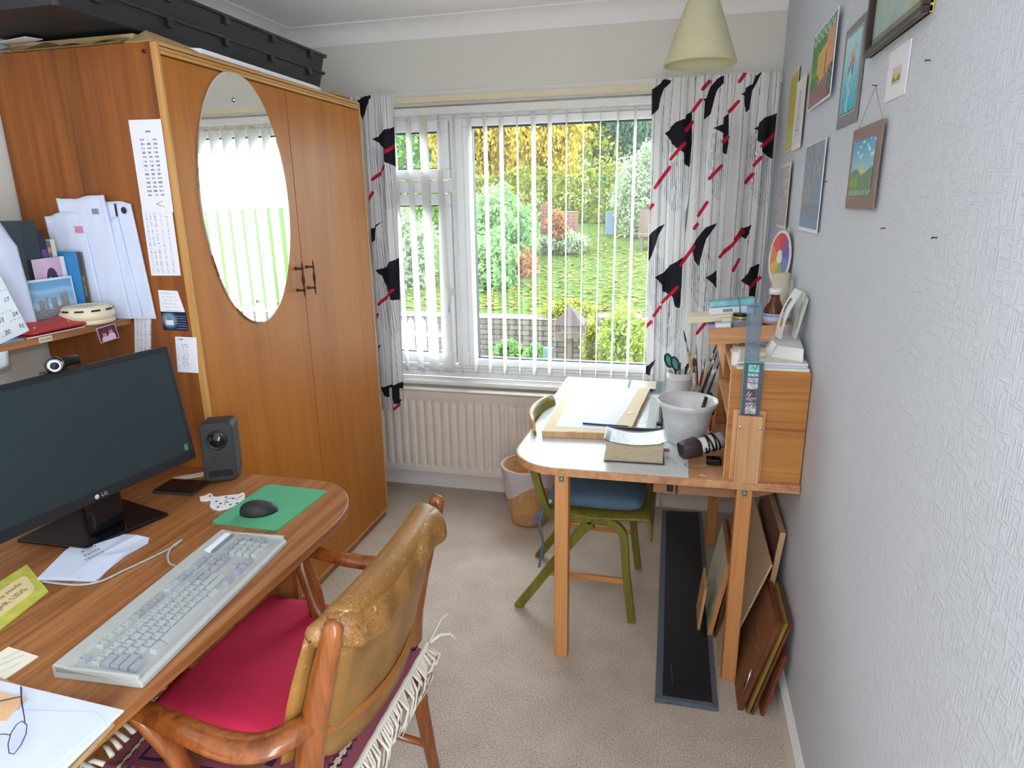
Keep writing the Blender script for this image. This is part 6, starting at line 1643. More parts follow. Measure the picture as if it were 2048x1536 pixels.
# white angled desk tidy with cards
wt = thing('card_holder', 'white angled plastic card holder on the magazines by the wall', 'holder', (.36, 2.25, ZP))
m = MB()
m.hexa([(.300, 2.165, ZP), (.385, 2.105, ZP), (.400, 2.30, ZP), (.315, 2.31, ZP), (.318, 2.175, ZP + .036), (.386, 2.112, ZP + .040), (.400, 2.30, ZP + .046), (.330, 2.305, ZP + .044)])
m.hexa([(.283, 2.20, ZP + .0), (.302, 2.18, ZP + .0), (.318, 2.30, ZP), (.300, 2.31, ZP), (.306, 2.21, ZP + .045), (.318, 2.19, ZP + .036), (.330, 2.305, ZP + .044), (.320, 2.31, ZP + .046)])
obj('holder_body', m, MT['white'], wt, bevel=.002)
def cardart(seed, flo=False):
    rg = np.random.RandomState(seed)
    def f(u, v):
        C = np.empty(u.shape + (3,)); C[:] = L3(232, 234, 234)
        q = (np.abs(u - .45 - .1 * np.sin(v * 7)) < .16) & (v > .22) & (v < .8); C[q] = L3(176, 178, 190)
        if seed == 1: C[q & (v > .66)] = L3(196, 80, 110); C[q & (v < .38)] = L3(196, 140, 90); C[q & (v > .5) & (u < .4)] = L3(90, 100, 120)
        else: C[(np.abs(u - .5 - .05 * np.sin(v * 9)) < .09) & (v > .2)] = L3(178, 206, 150)
        return C
    return f
o1 = vpaper('greeting_card', [(.372, 2.290, 1.335), (.384, 2.225, 1.330), (.320, 2.262, ZP + .048), (.334, 2.212, ZP + .047)], cardart(1), .0022, 'curved card with pink and brown marks, front one in the white holder', 'card', th=.0008, bend=.012)
o2 = vpaper('greeting_card', [(.398, 2.285, 1.325), (.401, 2.205, 1.308), (.372, 2.275, ZP + .05), (.376, 2.21, ZP + .05)], cardart(2), .0022, 'green-tinted card against the wall, rear one in the white holder', 'card', th=.0008)
m = MB().lathe([(0, ZP), (.022, ZP), (.024, ZP + .018), (.023, ZP + .019), (0, ZP + .019)], (.262, 2.16, 0), 28); obj('cup_lid', m, MT['cream'], label='round cream lid on the magazines behind the ruler', cat='lid')
m = MB().rbox(.178, .204, 2.10, 2.14, CZ1, CZ1 + .045, .008).box(.196, .200, 2.10, 2.105, CZ1 + .045, CZ1 + .058); obj('white_clip_box', m, MT['white'], label='small white plastic box on the cabinet corner left of the ruler', cat='box', bevel=.002)
m = MB().box(.285, .345, 2.36, 2.46, CZ1, CZ1 + .05, M=None); obj('small_box', m, MT['bluepaper'], label='white and blue box on the cabinet behind the card holder', cat='box', bevel=.001)

# upper plywood rack
rk = thing('plywood_rack', 'small plywood rack raised above the cabinet, loaded with boxes and a bottle', 'rack', (.24, 2.42, CZ1))
RT = Matrix.Translation((.118, 2.30, 1.134)) @ Matrix.Rotation(R(-5.5), 4, 'Y')
m = MB().box(0, .240, -.0, .012, 0, .055, M=RT); obj('front_board', m, MT['ply'], rk, bevel=.001)
m = MB().box(0, .240, .012, .30, .028, .038, M=RT); obj('tray_board', m, MT['ply'], rk)
m = MB().hexa([(.136, 2.312, 1.134), (.150, 2.312, 1.134), (.232, 2.312, .93), (.222, 2.312, .93), (.136, 2.322, 1.134), (.150, 2.322, 1.134), (.232, 2.322, .93), (.222, 2.322, .93)]) ; 
m = MB().prism([(.143, 1.140), (.152, 1.150), (.232, 1.150), (.232, .900), (.222, .900)][::-1], -2.326, -2.318, M=Matrix(((1, 0, 0, 0), (0, 0, -1, 0), (0, 1, 0, 0), (0, 0, 0, 1)))); 
m = MB().prism([(.143, 1.138), (.172, 1.138), (.172, 1.020)][::-1], -2.326, -2.318, M=Matrix(((1, 0, 0, 0), (0, 0, -1, 0), (0, 1, 0, 0), (0, 0, 0, 1))))
obj('bracket', m, MT['plyz'], rk)
m = MB().box(.206, .220, 2.335, 2.350, CZ1, 1.172); obj('post', m, MT['plyz'], rk)
m = MB().box(.33, .345, 2.335, 2.350, CZ1, 1.185); obj('post', m, MT['plyz'], rk)
m = MB().box(.105, .118, 2.34, 2.60, .90, 1.13); 
def onrack(x, y, dz=0): return RT @ Vector((x, y, .0385 + dz))
def rbx(name, label, x0_, x1_, y0_, y1_, h, mt_, cat='box', dz=0, group=None, bev=.001):
    m = MB().box(x0_, x1_, y0_, y1_, .0385 + dz, .0385 + dz + h, M=RT); return obj(name, m, mt_, label=label, cat=cat, bevel=bev, group=group)
rbx('medicine_box', 'lilac and white flat box on the plywood rack, left end', -.002, .048, .05, .15, .020, plain('lilac_card', rgb(176, 160, 210), .6))
rbx('carton', 'small white carton on the plywood rack beside the tin', .022, .072, .015, .05, .030, MT['paper'])
rbx('carton', 'small white carton stacked on the flat box of the rack', .045, .09, .052, .12, .042, MT['paper2'])
tn = thing('ink_bottle', 'clear bottle with a brass and black lid on the plywood rack', 'bottle', onrack(.103, .045))
bx, by, bz = onrack(.103, .045)
m = MB().lathe([(0, bz), (.027, bz), (.029, bz + .003), (.029, bz + .038), (.025, bz + .044), (0, bz + .044)], (bx, by, 0), 28); obj('bottle_body', m, clear('bottle_glass', (.8, .83, .86, 1), .2, body=.5, bodyc=rgb(150, 156, 166)), tn)
m = MB().lathe([(.0275, bz + .039), (.030, bz + .040), (.030, bz + .048), (.0275, bz + .049)], (bx, by, 0), 28); obj('brass_band', m, MT['brass'], tn)
m = MB().lathe([(0, bz + .058), (.024, bz + .058), (.027, bz + .056), (.027, bz + .048), (0, bz + .048)], (bx, by, 0), 28); obj('lid', m, MT['gloss'], tn)
m = MB().box(-.016, .016, -.0298, -.0292, .008, .034, M=Matrix.Translation((bx, by, bz))); obj('label_patch', m, MT['greyink'], tn)
m = MB().box(-.072, .150, .070, .17, .066, .090, M=RT); obj('cream_board', m, MT['cream'], label='long cream board jutting out left over the rack', cat='board', bevel=.002)
m = MB().box(.030, .050, .09, .15, .0385, .066, M=RT); obj('wood_block', m, MT['plyz'], label='small wooden block supporting the cream board on the rack', cat='block')
m = MB().box(.005, .150, .08, .15, .0905, .114, M=RT); cbx = obj('barcode_box', m, MT['paper'], label='white box with a barcode lying on the cream board', cat='box', bevel=.001)
m = MB()
for k in range(7): m.box(.052 + k * .0045, .0545 + k * .0045, .0792, .0798, .097, .108, M=RT)
obj('barcode', m, MT['ink'], cbx)
m = MB().rbox(.006, .160, .085, .15, .1145, .136, .006, M=RT); obj('teal_glasses_case', m, plain('shiny_teal_film', rgb(120, 190, 200), .12, .3, var=.3, vs=25), label='shiny turquoise box, topmost on the plywood rack', cat='box', bevel=.003)
m = MB().tube([RT @ Vector(p) for p in [(.100, .079, .15), (.106, .077, .13), (.108, .075, .10), (.105, .070, .070)]], .0018, 6); obj('hanging_cord', m, plain('blue_cord', rgb(60, 120, 180), .5), label='thin blue cord hanging over the turquoise box', cat='cord')
# brown medicine bottle
bx, by, bz = onrack(.213, .085)
mb_ = thing('medicine_bottle', 'brown glass medicine bottle with a white cap on the plywood rack', 'bottle', (bx, by, bz))
m = MB().lathe([(0, bz), (.032, bz), (.034, bz + .003), (.034, bz + .050), (.033, bz + .058), (.018, bz + .088), (.0155, bz + .094), (.0155, bz + .108), (0, bz + .108)], (bx, by, 0), 32); obj('glass_body', m, MT['amber'], mb_)
m = MB().lathe([(.0345, bz + .010), (.0348, bz + .010), (.0348, bz + .044), (.0345, bz + .044)], (bx, by, 0), 32); lb2 = obj('paper_label', m, plain('lilac_white_label', rgb(214, 212, 234), .6), mb_)
m = MB().lathe([(.0351, bz + .034), (.0351, bz + .041)], (bx, by, 0), 32); obj('label_stripe', m, plain('blue_print', rgb(140, 160, 210), .6), lb2)
m = MB().lathe([(0, bz + .128), (.018, bz + .128), (.020, bz + .126), (.0205, bz + .108), (0, bz + .108)], (bx, by, 0), 32, rfun=lambda t, z: 1 + .02 * math.sin(24 * t)); obj('cap', m, MT['white'], mb_)
# cream tube standing behind, colour wheel on the wall
m = MB().lathe([(0, 1.19), (.030, 1.19), (.030, 1.355), (.028, 1.355), (.027, 1.20), (0, 1.20)], (.366, 2.56, 0), 28)
obj('cardboard_tube', m, plain('cream_card_tube', rgb(222, 210, 184), .7), label='cream cylinder standing behind the brown medicine bottle', cat='tube')
m = MB().box(.30, .4035, 2.50, 2.62, 1.178, 1.188); obj('small_shelf', m, MT['plyy'], label='small wooden ledge on the wall carrying the cream cylinder', cat='shelf')
def wheel(u, v):
    C = np.empty(u.shape + (3,)); C[:] = L3(232, 230, 220)
    r = np.hypot((u - .5) * 2, (v - .52) * 2); a = np.mod(np.arctan2(v - .52, u - .5) / (2 * np.pi), 1)
    cols = np.array([L3(110, 96, 170), L3(196, 70, 90), L3(214, 90, 80), L3(222, 140, 90), L3(214, 180, 90), L3(160, 170, 90), L3(110, 130, 190)])
    q = (r < .86) & (r > .25); C[q] = cols[np.clip((a * 7).astype(int), 0, 6)][q]
    return C
n_ = 0
def disc(name, label, c, ru_, rv_, Uv, Vv, nrm, fn, mat, th=.002):
    """flat round card"""
    c = Vector(c); ns, nr = 72, 20
    me = MB(); 
    vs = [c] + [c + Uv * (ru_ * (j + 1) / nr * math.cos(2 * math.pi * i / ns)) + Vv * (rv_ * (j + 1) / nr * math.sin(2 * math.pi * i / ns)) for j in range(nr) for i in range(ns)]
    fs = [(0, 1 + i, 1 + (i + 1) % ns) for i in range(ns)] + [(1 + j * ns + i, 1 + (j + 1) * ns + i, 1 + (j + 1) * ns + (i + 1) % ns, 1 + j * ns + (i + 1) % ns) for j in range(nr - 1) for i in range(ns)]
    me.add(vs, fs, smooth=False); o = obj(name, me, mat, loc=c, label=label, cat='colour wheel')
    at = o.data.color_attributes.new('col', 'FLOAT_COLOR', 'CORNER'); cols = []
    for p in o.data.polygons:
        q = sum((Vector(vs[k]) - c for k in p.vertices), Vector()) / len(p.vertices)
        u = .5 + q.dot(Uv) / ru_ / 2; v = .5 + q.dot(Vv) / rv_ / 2
        cc = fn(np.array([[u]]), np.array([[v]]))[0, 0]; cols += [(cc[0], cc[1], cc[2], 1)] * len(p.vertices)
    for i, cc in enumerate(cols): at.data[i].color = cc
    s = o.modifiers.new('thickness', 'SOLIDIFY'); s.thickness = th; s.offset = 0
    return o
Uw = Vector((.20, -.98, 0)).normalized(); Vw = Vector((.06, 0, 1)).normalized()
disc('colour_wheel', 'round painted colour wheel card standing behind the cream cylinder', (.375, 2.72, 1.395), .115, .105, Uw, Vw, None, wheel, MT['art'])

# ------------------------------------------------------------------ green bentwood chair with blue cushion
gc = thing('chair', 'olive green bentwood chair pushed under the work table', 'chair', (-.34, 2.51, 0))
def flatbar(pts, w, t, n=8):
    """bent laminated bar lying in the x/z plane: width w along y, thickness t"""
    return MB().tube(pts, [(t / 2, w / 2)] * len(pts) if not hasattr(t, '__len__') else t, 4 * 3, flat=.45, up=(0, 1, 0))
def bar(pts, w, th, mat, name='side_frame'):
    pts = cr(pts); vs = []; 
    for i, p in enumerate(pts):
        t = (pts[min(i + 1, len(pts) - 1)] - pts[max(i - 1, 0)]).normalized(); nn = Vector((-t.z, 0, t.x))
        for a, b in ((-1, -1), (1, -1), (1, 1), (-1, 1)): vs.append(p + nn * (a * th / 2) + Vector((0, b * w / 2, 0)))
    k = len(pts); fs = [(0, 3, 2, 1), (4 * k - 4, 4 * k - 3, 4 * k - 2, 4 * k - 1)]
    for i in range(k - 1):
        for j in range(4): fs.append((4 * i + j, 4 * i + (j + 1) % 4, 4 * i + 4 + (j + 1) % 4, 4 * i + 4 + j))
    m = MB().add(vs, fs); return obj(name, m, mat, gc, bevel=.002)
for y in (2.302, 2.712):
    bar([(-.512, y, .725), (-.500, y, .62), (-.470, y, .50), (-.440, y, .445), (-.39, y, .428), (-.30, y, .428), (-.21, y, .426), (-.165, y, .40), (-.148, y, .345), (-.135, y, .20), (-.108, y, 0)], .026, .030, MT['greenply'])
    bar([(-.270, y, .412), (-.300, y, .395), (-.340, y, .345), (-.42, y, .23), (-.50, y, .11), (-.575, y, 0)], .026, .034, MT['greenply'], 'rear_leg')
    m = MB().box(-.470, -.145, y - .007, y + .007, .166, .190); obj('stretcher', m, MT['pinex'], gc, bevel=.003)
m = MB().box(-.33, -.16, 2.69, 2.70, .38, .40); 
def seatpt(u, v):
    x = -.46 + .40 * min(u, .86) / .86 if u < .86 else -.06 + .012 * math.sin((u - .86) / .14 * math.pi / 2)
    z = .448 + .006 * math.cos(u * 7) if u < .86 else .448 + .006 * math.cos(.86 * 7) - .085 * ((u - .86) / .14)
    return (x, 2.29 + .435 * v, z)
m = MB().grid(seatpt, 30, 6); so = obj('seat', m, MT['greenply'], gc)
s = so.modifiers.new('thickness', 'SOLIDIFY'); s.thickness = .010; s.offset = 0
def bkpt(u, v):
    y = 2.315 + .415 * u; x = -.492 - .050 * math.sin(math.pi * u) - .02 * (v - .5)
    e = .5 - abs(u - .5); zt_ = .805 - .035 * max(0, (.12 - e) / .12) ** 2; zb_ = .640 + .02 * max(0, (.12 - e) / .12) ** 2
    return (x, y, zb_ + (zt_ - zb_) * v)
m = MB().grid(bkpt, 24, 8); bo = obj('backrest', m, MT['greenply'], gc)
s = bo.modifiers.new('thickness', 'SOLIDIFY'); s.thickness = .010; s.offset = 0
m = MB().grid(lambda u, v: (bkpt(u, 1)[0] - .006 + .012 * v, bkpt(u, 1)[1], bkpt(u, 1)[2] + .0006), 24, 2); obj('top_edge', m, MT['plyz'], gc)
MT['blue'] = plain('dusty_blue_cotton', rgb(84, 112, 138), .95, var=.06, bmp=.15, bs_=300)
bc_ = thing('seat_cushion', 'dusty blue tie-on cushion on the olive green chair', 'cushion', (-.27, 2.5, .46))
def bc(u, v, s):
    eu = max(0, 1 - abs(2 * u - 1) ** 5); ev = max(0, 1 - abs(2 * v - 1) ** 5); e = (eu * ev) ** .45
    r = 1 - .10 * (1 - e)
    x = -.455 + .375 * u; y = 2.296 + .405 * v
    x = -.268 + (x + .268) * (1 - .05 * abs(2 * v - 1) ** 4); y = 2.498 + (y - 2.498) * (1 - .06 * abs(2 * u - 1) ** 4)
    return (x, y, .498 + s * .039 * e)
m = MB().grid(lambda u, v: bc(u, v, 1), 28, 28).grid(lambda u, v: bc(1 - u, v, -1), 28, 28)
obj('pad', m, MT['blue'], bc_, weld=True)
m = MB().tube(cr([(-.448, 2.30, .485), (-.462, 2.283, .462), (-.470, 2.279, .435), (-.476, 2.274, .39), (-.462, 2.272, .33), (-.468, 2.272, .27), (-.478, 2.272, .215)]), (.007, .0025) if False else .0055, 8); obj('tie', m, MT['blue'], bc_)
m = MB().tube(cr([(-.470, 2.281, .448), (-.495, 2.277, .425), (-.500, 2.277, .405), (-.480, 2.276, .41), (-.468, 2.279, .43)]), .005, 8); obj('tie', m, MT['blue'], bc_)

# ------------------------------------------------------------------ wicker waste basket with a white bag
wb_ = thing('waste_basket', 'wicker waste basket with a white liner by the radiator', 'waste basket', (-.695, 3.07, 0))
def wick():
    m_, nt, bs = new_mat('woven_wicker'); v = coords(nt)
    w1 = N(nt, 'ShaderNodeTexWave'); w1.bands_direction = 'Z'; w1.inputs['Scale'].default_value = 45; w1.inputs['Distortion'].default_value = 2.0; nt.links.new(v, w1.inputs[0])
    n = noise(nt, v, 40, 3)
    mx = N(nt, 'ShaderNodeMath', operation='MULTIPLY'); nt.links.new(w1.outputs['Fac'], mx.inputs[0]); nt.links.new(n, mx.inputs[1])
    nt.links.new(ramp(nt, mx.outputs[0], [(0.05, rgb(184, 130, 78)), (0.5, rgb(232, 188, 136))]), bs.inputs['Base Color']); bs.inputs['Roughness'].default_value = .6
    bump(nt, bs, w1.outputs['Fac'], .6, .004); return m_
MT['wicker'] = wick()
CB = (-.695, 3.07, 0)
m = MB().lathe([(0, .004), (.085, .004), (.094, .0), (.100, .02), (.118, .17), (.135, .31), (.138, .315), (.134, .318), (.114, .17), (.096, .025), (0, .02)], CB, 48, rfun=lambda t, z: 1 + .006 * math.sin(28 * t)); obj('basket', m, MT['wicker'], wb_)
MT['bag'] = translucent('thin_white_bag', rgb(232, 228, 238), .35)
def bagf(t, z): return 1 + .02 * math.sin(9 * t + z * 30) + .012 * math.sin(17 * t)
def bag(u, v):
    a = 2 * math.pi * u
    low = .19 + .05 * math.cos(a * 2 + 2.1)
    prof = [(.118, .19), (.133, .300), (.140, .322), (.146, .318), (.143, .30)]
    if v < .5:
        s = v / .5; r = .112 + .028 * s; z = .16 + .165 * s
    else:
        s = (v - .5) / .5; r = .147 - .018 * s; z = .326 - (.326 - low) * s + 0
        r = .100 + (z - .02) * (.035 / .29) + .009
        if s < .12: r += .003 * (1 - s / .12)
    q = 1 + .012 * math.sin(9 * a + z * 30) + .008 * math.sin(17 * a)
    return (CB[0] + r * q * math.cos(a), CB[1] + r * q * math.sin(a), z)
m = MB().grid(bag, 72, 20, closed_u=True); obj('bin_liner', m, MT['bag'], wb_)

# ------------------------------------------------------------------ black board on the floor
fb = thing('floor_board', 'long black rubber-topped board with grey edges on the carpet under the table', 'board', (.095, 2.6, 0))
FB = [(-.002, 1.877), (.200, 1.880), (.186, 3.318), (-.018, 3.300)]
m = MB().prism(FB, 0.001, .016); obj('core', m, plain('slate_grey_edge', rgb(88, 98, 112), .5, var=.15, vs=60), fb, bevel=.002)
m = MB().prism([(.022, 1.898), (.182, 1.900), (.170, 3.300), (.004, 3.285)], .016, .019); obj('rubber_top', m, plain('black_rubber', rgb(26, 26, 34), .5, var=.2, vs=20), fb)
m = MB().tube([(.045, 2.06, .0192), (.050, 2.02, .0192), (.053, 1.95, .0192)], .0007, 4); obj('scratch', m, MT['greyink'], fb)

# ------------------------------------------------------------------ boards and pictures leaning under the table
def lean(name, label, xb, zb, xt, zt_, y0, y1, th, mat, cat='board', extra=None):
    """panel leaning toward the wall: bottom edge at (xb, zb), top edge at (xt, zt)"""
    d = Vector((xt - xb, 0, zt_ - zb)); n = Vector((d.z, 0, -d.x)).normalized() * th    # thickness toward the wall
    def c(y, s, w): p = Vector((xb, y, zb)) + d * s; return p + (n if w else Vector())
    t = thing(name, label, cat, (xb, y0, zb))
    m = MB().hexa([c(y0, 0, 0), c(y0, 0, 1), c(y1, 0, 1), c(y1, 0, 0), c(y0, 1, 0), c(y0, 1, 1), c(y1, 1, 1), c(y1, 1, 0)])
    obj('panel', m, mat, t, bevel=.0008)
    return t, c, d, n
MT['chip'] = plain('chipboard', rgb(196, 160, 118), .8, var=.15, vs=200)
t, c, d, n = lean('hardboard_sheet', 'pale plywood sheet leaning behind the front table leg', .212, .001, .352, .432, 2.10, 2.74, .006, plain('pale_birch_sheet', rgb(200, 174, 144), .7, var=.05))
t, c, d, n = lean('chipboard_panel', 'thick dark-faced chipboard panel leaning against the wall under the table', .330, .0, .380, .53, 2.15, 2.62, .018, MT['chip'])
m = MB(); q = n.normalized() * -.0006; m.hexa([c(2.152, .01, 0) + q, c(2.152, .01, 0), c(2.618, .01, 0), c(2.618, .01, 0) + q, c(2.152, .99, 0) + q, c(2.152, .99, 0), c(2.618, .99, 0), c(2.618, .99, 0) + q]); obj('dark_face', m, plain('dark_brown_veneer', rgb(104, 66, 52), .4), t)
# framed picture seen from behind
def framed(name, label, xb, xt, zt_, y0, y1, th, fw, fm, bm, wire=False, front=False):
    d = Vector((xt - xb, 0, zt_)); L = d.length; n = Vector((d.z, 0, -d.x)).normalized()
    t = thing(name, label, 'picture', (xb, y0, 0)); o0 = Vector((xb, 0, .001))
    def c(y, s, w): return o0 + Vector((0, y, 0)) + d * s + n * w
    def slab(nm, ya, yb, sa, sb, wa, wb2, mt_, par):
        m = MB().hexa([c(ya, sa, wa), c(ya, sa, wb2), c(yb, sa, wb2), c(yb, sa, wa), c(ya, sb, wa), c(ya, sb, wb2), c(yb, sb, wb2), c(yb, sb, wa)]); return obj(nm, m, mt_, par, bevel=.0008)
    f = fw / L
    for a in ((y0, y0 + fw, 0, 1), (y1 - fw, y1, 0, 1), (y0 + fw, y1 - fw, 0, f), (y0 + fw, y1 - fw, 1 - f, 1)): slab('frame_bar', *a, 0, th, fm, t)
    slab('backing', y0 + fw * .6, y1 - fw * .6, f * .6, 1 - f * .6, -.0008 if not front else th * .4, th * .3 if not front else th * .7, bm, t)
    if wire:
        m = MB().tube([c(y0 + fw, .62, -.003), c(y0 + .1, .56, -.006), c(y0 + .17, .60, -.005)], .0012, 6); obj('hanging_wire', m, MT['steel'], t)
        m = MB().tube([c(y0 + .012, .20, -.003), c(y0 + .03, .40, -.003)], [(.006, .001), (.004, .001)], 6); obj('foil_tape', m, MT['steel'], t)
    return t
MT['mahog'] = wood('mahogany_frame', rgb(92, 46, 26), rgb(124, 66, 36), 'y', 60, 2, .35)
MT['backing'] = plain('brown_hardboard_back', rgb(128, 84, 50), .75, var=.08)
MT['gilt'] = plain('dull_gilt_slip', rgb(150, 128, 62), .4, .4)
framed('framed_picture', 'brown-backed framed picture with a hanging wire, nearest of those leaning under the table', .262, .356, .345, 1.905, 2.28, .016, .022, MT['mahog'], MT['backing'], True)
framed('framed_picture', 'framed picture with a dull gilt edge leaning between two others under the table', .288, .376, .352, 1.895, 2.13, .010, .014, MT['gilt'], MT['backing'])
framed('framed_picture', 'dark mahogany framed picture leaning third in the row under the table', .302, .388, .350, 1.893, 2.125, .008, .02, MT['mahog'], MT['backing'])
framed('framed_picture', 'smallest reddish frame, leaning lowest against the skirting under the table', .332, .384, .235, 1.895, 2.10, .010, .016, wood('red_mahogany', rgb(110, 44, 22), rgb(140, 62, 34), 'y', 60, 2, .35), MT['backing'])
# small canvases in front
def paleart(u, v):
    C = np.empty(u.shape + (3,)); C[:] = L3(206, 204, 190); C -= (.06 * np.sin(u * 20 + 3 * np.sin(v * 9)))[..., None] * np.array([1, .9, .8])
    q = (v < .3) & (np.sin(u * 40 + v * 30) > .3); C[q] = L3(170, 184, 140); return np.clip(C, 0, 1)
t, c, d, n = lean('canvas', 'pale unframed painting on board leaning against the table leg', .176, .001, .232, .325, 2.26, 2.60, .016, MT['pine'], 'painting')
e = n.normalized() * -.0004
vpaper('painted_face', [tuple(c(2.598, .99, 0) + e), tuple(c(2.262, .99, 0) + e), tuple(c(2.598, .01, 0) + e), tuple(c(2.262, .01, 0) + e)], paleart, .004, None, None, th=.0003, parent=t)
t, c, d, n = lean('canvas', 'small low painted board with a raw wood edge, leftmost of those under the table', .140, .001, .158, .20, 2.28, 2.44, .010, MT['plyz'], 'painting')
t, c, d, n = lean('picture_frame', 'dark-framed picture with a silver edge leaning behind the pale canvas', .205, .001, .248, .33, 2.275, 2.62, .010, MT['mahog'], 'picture')
m = MB(); a_, b_ = c(2.2745, .02, .0), c(2.2745, 1.0, .0); m.tube([a_ + n * .6, b_ + n * .6], .0015, 6); obj('silver_edge', m, MT['steel'], t)
# ------------------------------------------------------------------ pictures on the right wall (u runs from far to near)
def wallpic(name, label, yf, yn, z0, z1, art, res=.003, th=.002, off=.001, frame=None, cat='picture', mount=None, tilt=0.0, string=None, swing=0.0, inner=None):
    """hung on the right wall; frame=(width, depth, material); mount=(left,right,bottom,top border, material)"""
    x = XR - off
    t = thing(name, label, cat, (x, (yf + yn) / 2, z0))
    xo = x - th
    m = MB().hexa([(xo - swing, yn, z0), (x - swing, yn, z0), (x, yf, z0), (xo, yf, z0), (xo - swing - tilt, yn, z1), (x - swing - tilt, yn, z1), (x - tilt, yf, z1), (xo - tilt, yf, z1)])
    bd = mount[4] if mount else MT['paper2']
    obj('mount' if mount else 'sheet', m, bd, t)
    l, r_, b, tp = mount[:4] if mount else (.004, .004, .004, .004)
    def P(y, z):
        s = (y - yf) / (yn - yf); return (xo - .0008 - swing * s - tilt * (z - z0) / (z1 - z0), y, z)
    ya, yb_, za, zb_ = yf - l, yn + r_, z0 + b, z1 - tp
    vpaper('painted_image', [P(ya, zb_), P(yb_, zb_), P(ya, za), P(yb_, za)], art, res, None, None, th=.0003, parent=t)
    if inner:
        w, mt_ = inner; m = MB(); g = .006
        for (a, b2, c, d) in ((ya + g, ya + g - w, za - g, zb_ + g), (yb_ - g + w, yb_ - g, za - g, zb_ + g), (ya + g, yb_ - g, za - g, za - g + w), (ya + g, yb_ - g, zb_ + g - w, zb_ + g)):
            m.box(xo - .0006, xo - .0001, b2, a, c, d)
        obj('gold_line', m, mt_, t)
    if frame:
        fw, fd, fm = frame
        for (a, b2, c, d) in ((yn, yf, z0, z0 + fw), (yn, yf, z1 - fw, z1), (yn, yn + fw, z0 + fw, z1 - fw), (yf - fw, yf, z0 + fw, z1 - fw)):
            m = MB().box(xo - fd, x, a, b2, c, d); obj('frame_bar', m, fm, t, bevel=.002)
    if string:
        (ys, zs_), = [string]
        m = MB().tube([(x, yf - .03, z1 - .004), (XR - .004, ys, zs_), (x, yn + .03, z1 - .004)], .0005, 4); obj('hanging_string', m, MT['greyink'], t)
        m = MB().tube([(XR, ys, zs_), (XR - .012, ys, zs_ + .002)], .001, 5); obj('nail', m, MT['iron'], t)
    return t
def blend(C, mask, col, k=1.0): C[mask] = C[mask] * (1 - k) + col * k
def nz(u, v, f, s=0): return .5 + .25 * (np.sin(u * f + 3 * np.sin(v * f * .7 + s)) + np.sin(v * f * 1.3 + 2.5 * np.sin(u * f * .9 + 1.7 * s)))
def a_garden(u, v):
    C = np.empty(u.shape + (3,)); C[:] = L3(108, 156, 84)
    q = nz(u, v, 60, 1) > .55; blend(C, q & (v > .5), L3(60, 112, 50), .8); blend(C, (v > .85) & (nz(u, v, 40, 2) > .5), L3(196, 216, 226), .8)
    h = (v < .62 + .18 * u) & (u > .30) & (v > .16 + .2 * u); blend(C, h, L3(216, 178, 112)); blend(C, h & (np.mod(v * 26 - u * 6, 1) < .3), L3(196, 146, 84))
    blend(C, (u > .68) & (v < .86) & (v > .34), L3(208, 158, 120)); blend(C, (u > .66) & (u < .70) & (v < .62) & (v > .34), L3(120, 84, 100))
    blend(C, (v < .40) & (u < .42) & (nz(u, v, 50, 4) > .4), L3(84, 130, 66)); blend(C, (v < .18 + .2 * u), L3(130, 126, 140)); blend(C, (v < .22) & (nz(u, v, 70, 5) > .55), L3(178, 96, 80))
    blend(C, (u > .82) & (v < .4) & (nz(u, v, 44, 3) > .45), L3(70, 110, 60))
    return np.clip(C, 0, 1)
def a_turq(u, v):
    C = np.empty(u.shape + (3,)); s = v[..., None]; C[:] = L3(70, 178, 204) * (1 - s) + L3(176, 222, 230) * s
    blend(C, (np.abs(u - .45 + .05 * np.sin(v * 20)) < .07) & (v < .5), L3(176, 220, 226), .8); blend(C, (v < .42) & (nz(u, v, 20, 1) > .7), L3(60, 160, 200), .6)
    for a, b, r, c in ((.50, .70, .09, L3(222, 150, 130)), (.62, .62, .08, L3(214, 110, 120)), (.66, .80, .06, L3(226, 140, 170)), (.45, .60, .05, L3(150, 110, 140)), (.60, .52, .05, L3(70, 110, 150)), (.35, .55, .05, L3(90, 130, 150))):
        blend(C, ((u - a) ** 2 + ((v - b) * .8) ** 2 < r ** 2 * (.6 + .4 * np.sin(np.arctan2(v - b, u - a) * 5) ** 2)), c)
    return C
def a_harbour(u, v):
    C = np.empty(u.shape + (3,)); C[:] = L3(166, 184, 170); C += (.05 * (nz(u, v, 18, 1) - .5))[..., None]
    blend(C, (nz(u * 1.2, v, 14, 2) > .62) & (u < .6), L3(150, 172, 190), .6); blend(C, (np.hypot((u - .42), (v - .55)) < .16) | ((u > .30) & (u < .55) & (v > .5) & (nz(u, v, 30, 1) > .4)), L3(214, 196, 90), .8)
    blend(C, (u > .6) & (nz(u, v, 12, 4) > .5), L3(178, 176, 120), .4); blend(C, v < .06, L3(90, 82, 60), .6)
    return np.clip(C, 0, 1)
def a_small(u, v):
    C = np.empty(u.shape + (3,)); C[:] = L3(206, 190, 196)
    blend(C, v < .62, L3(222, 184, 96)); blend(C, (v < .36 + .1 * np.sin(u * 9)), L3(110, 140, 96)); blend(C, (v < .16), L3(196, 206, 180)); return C
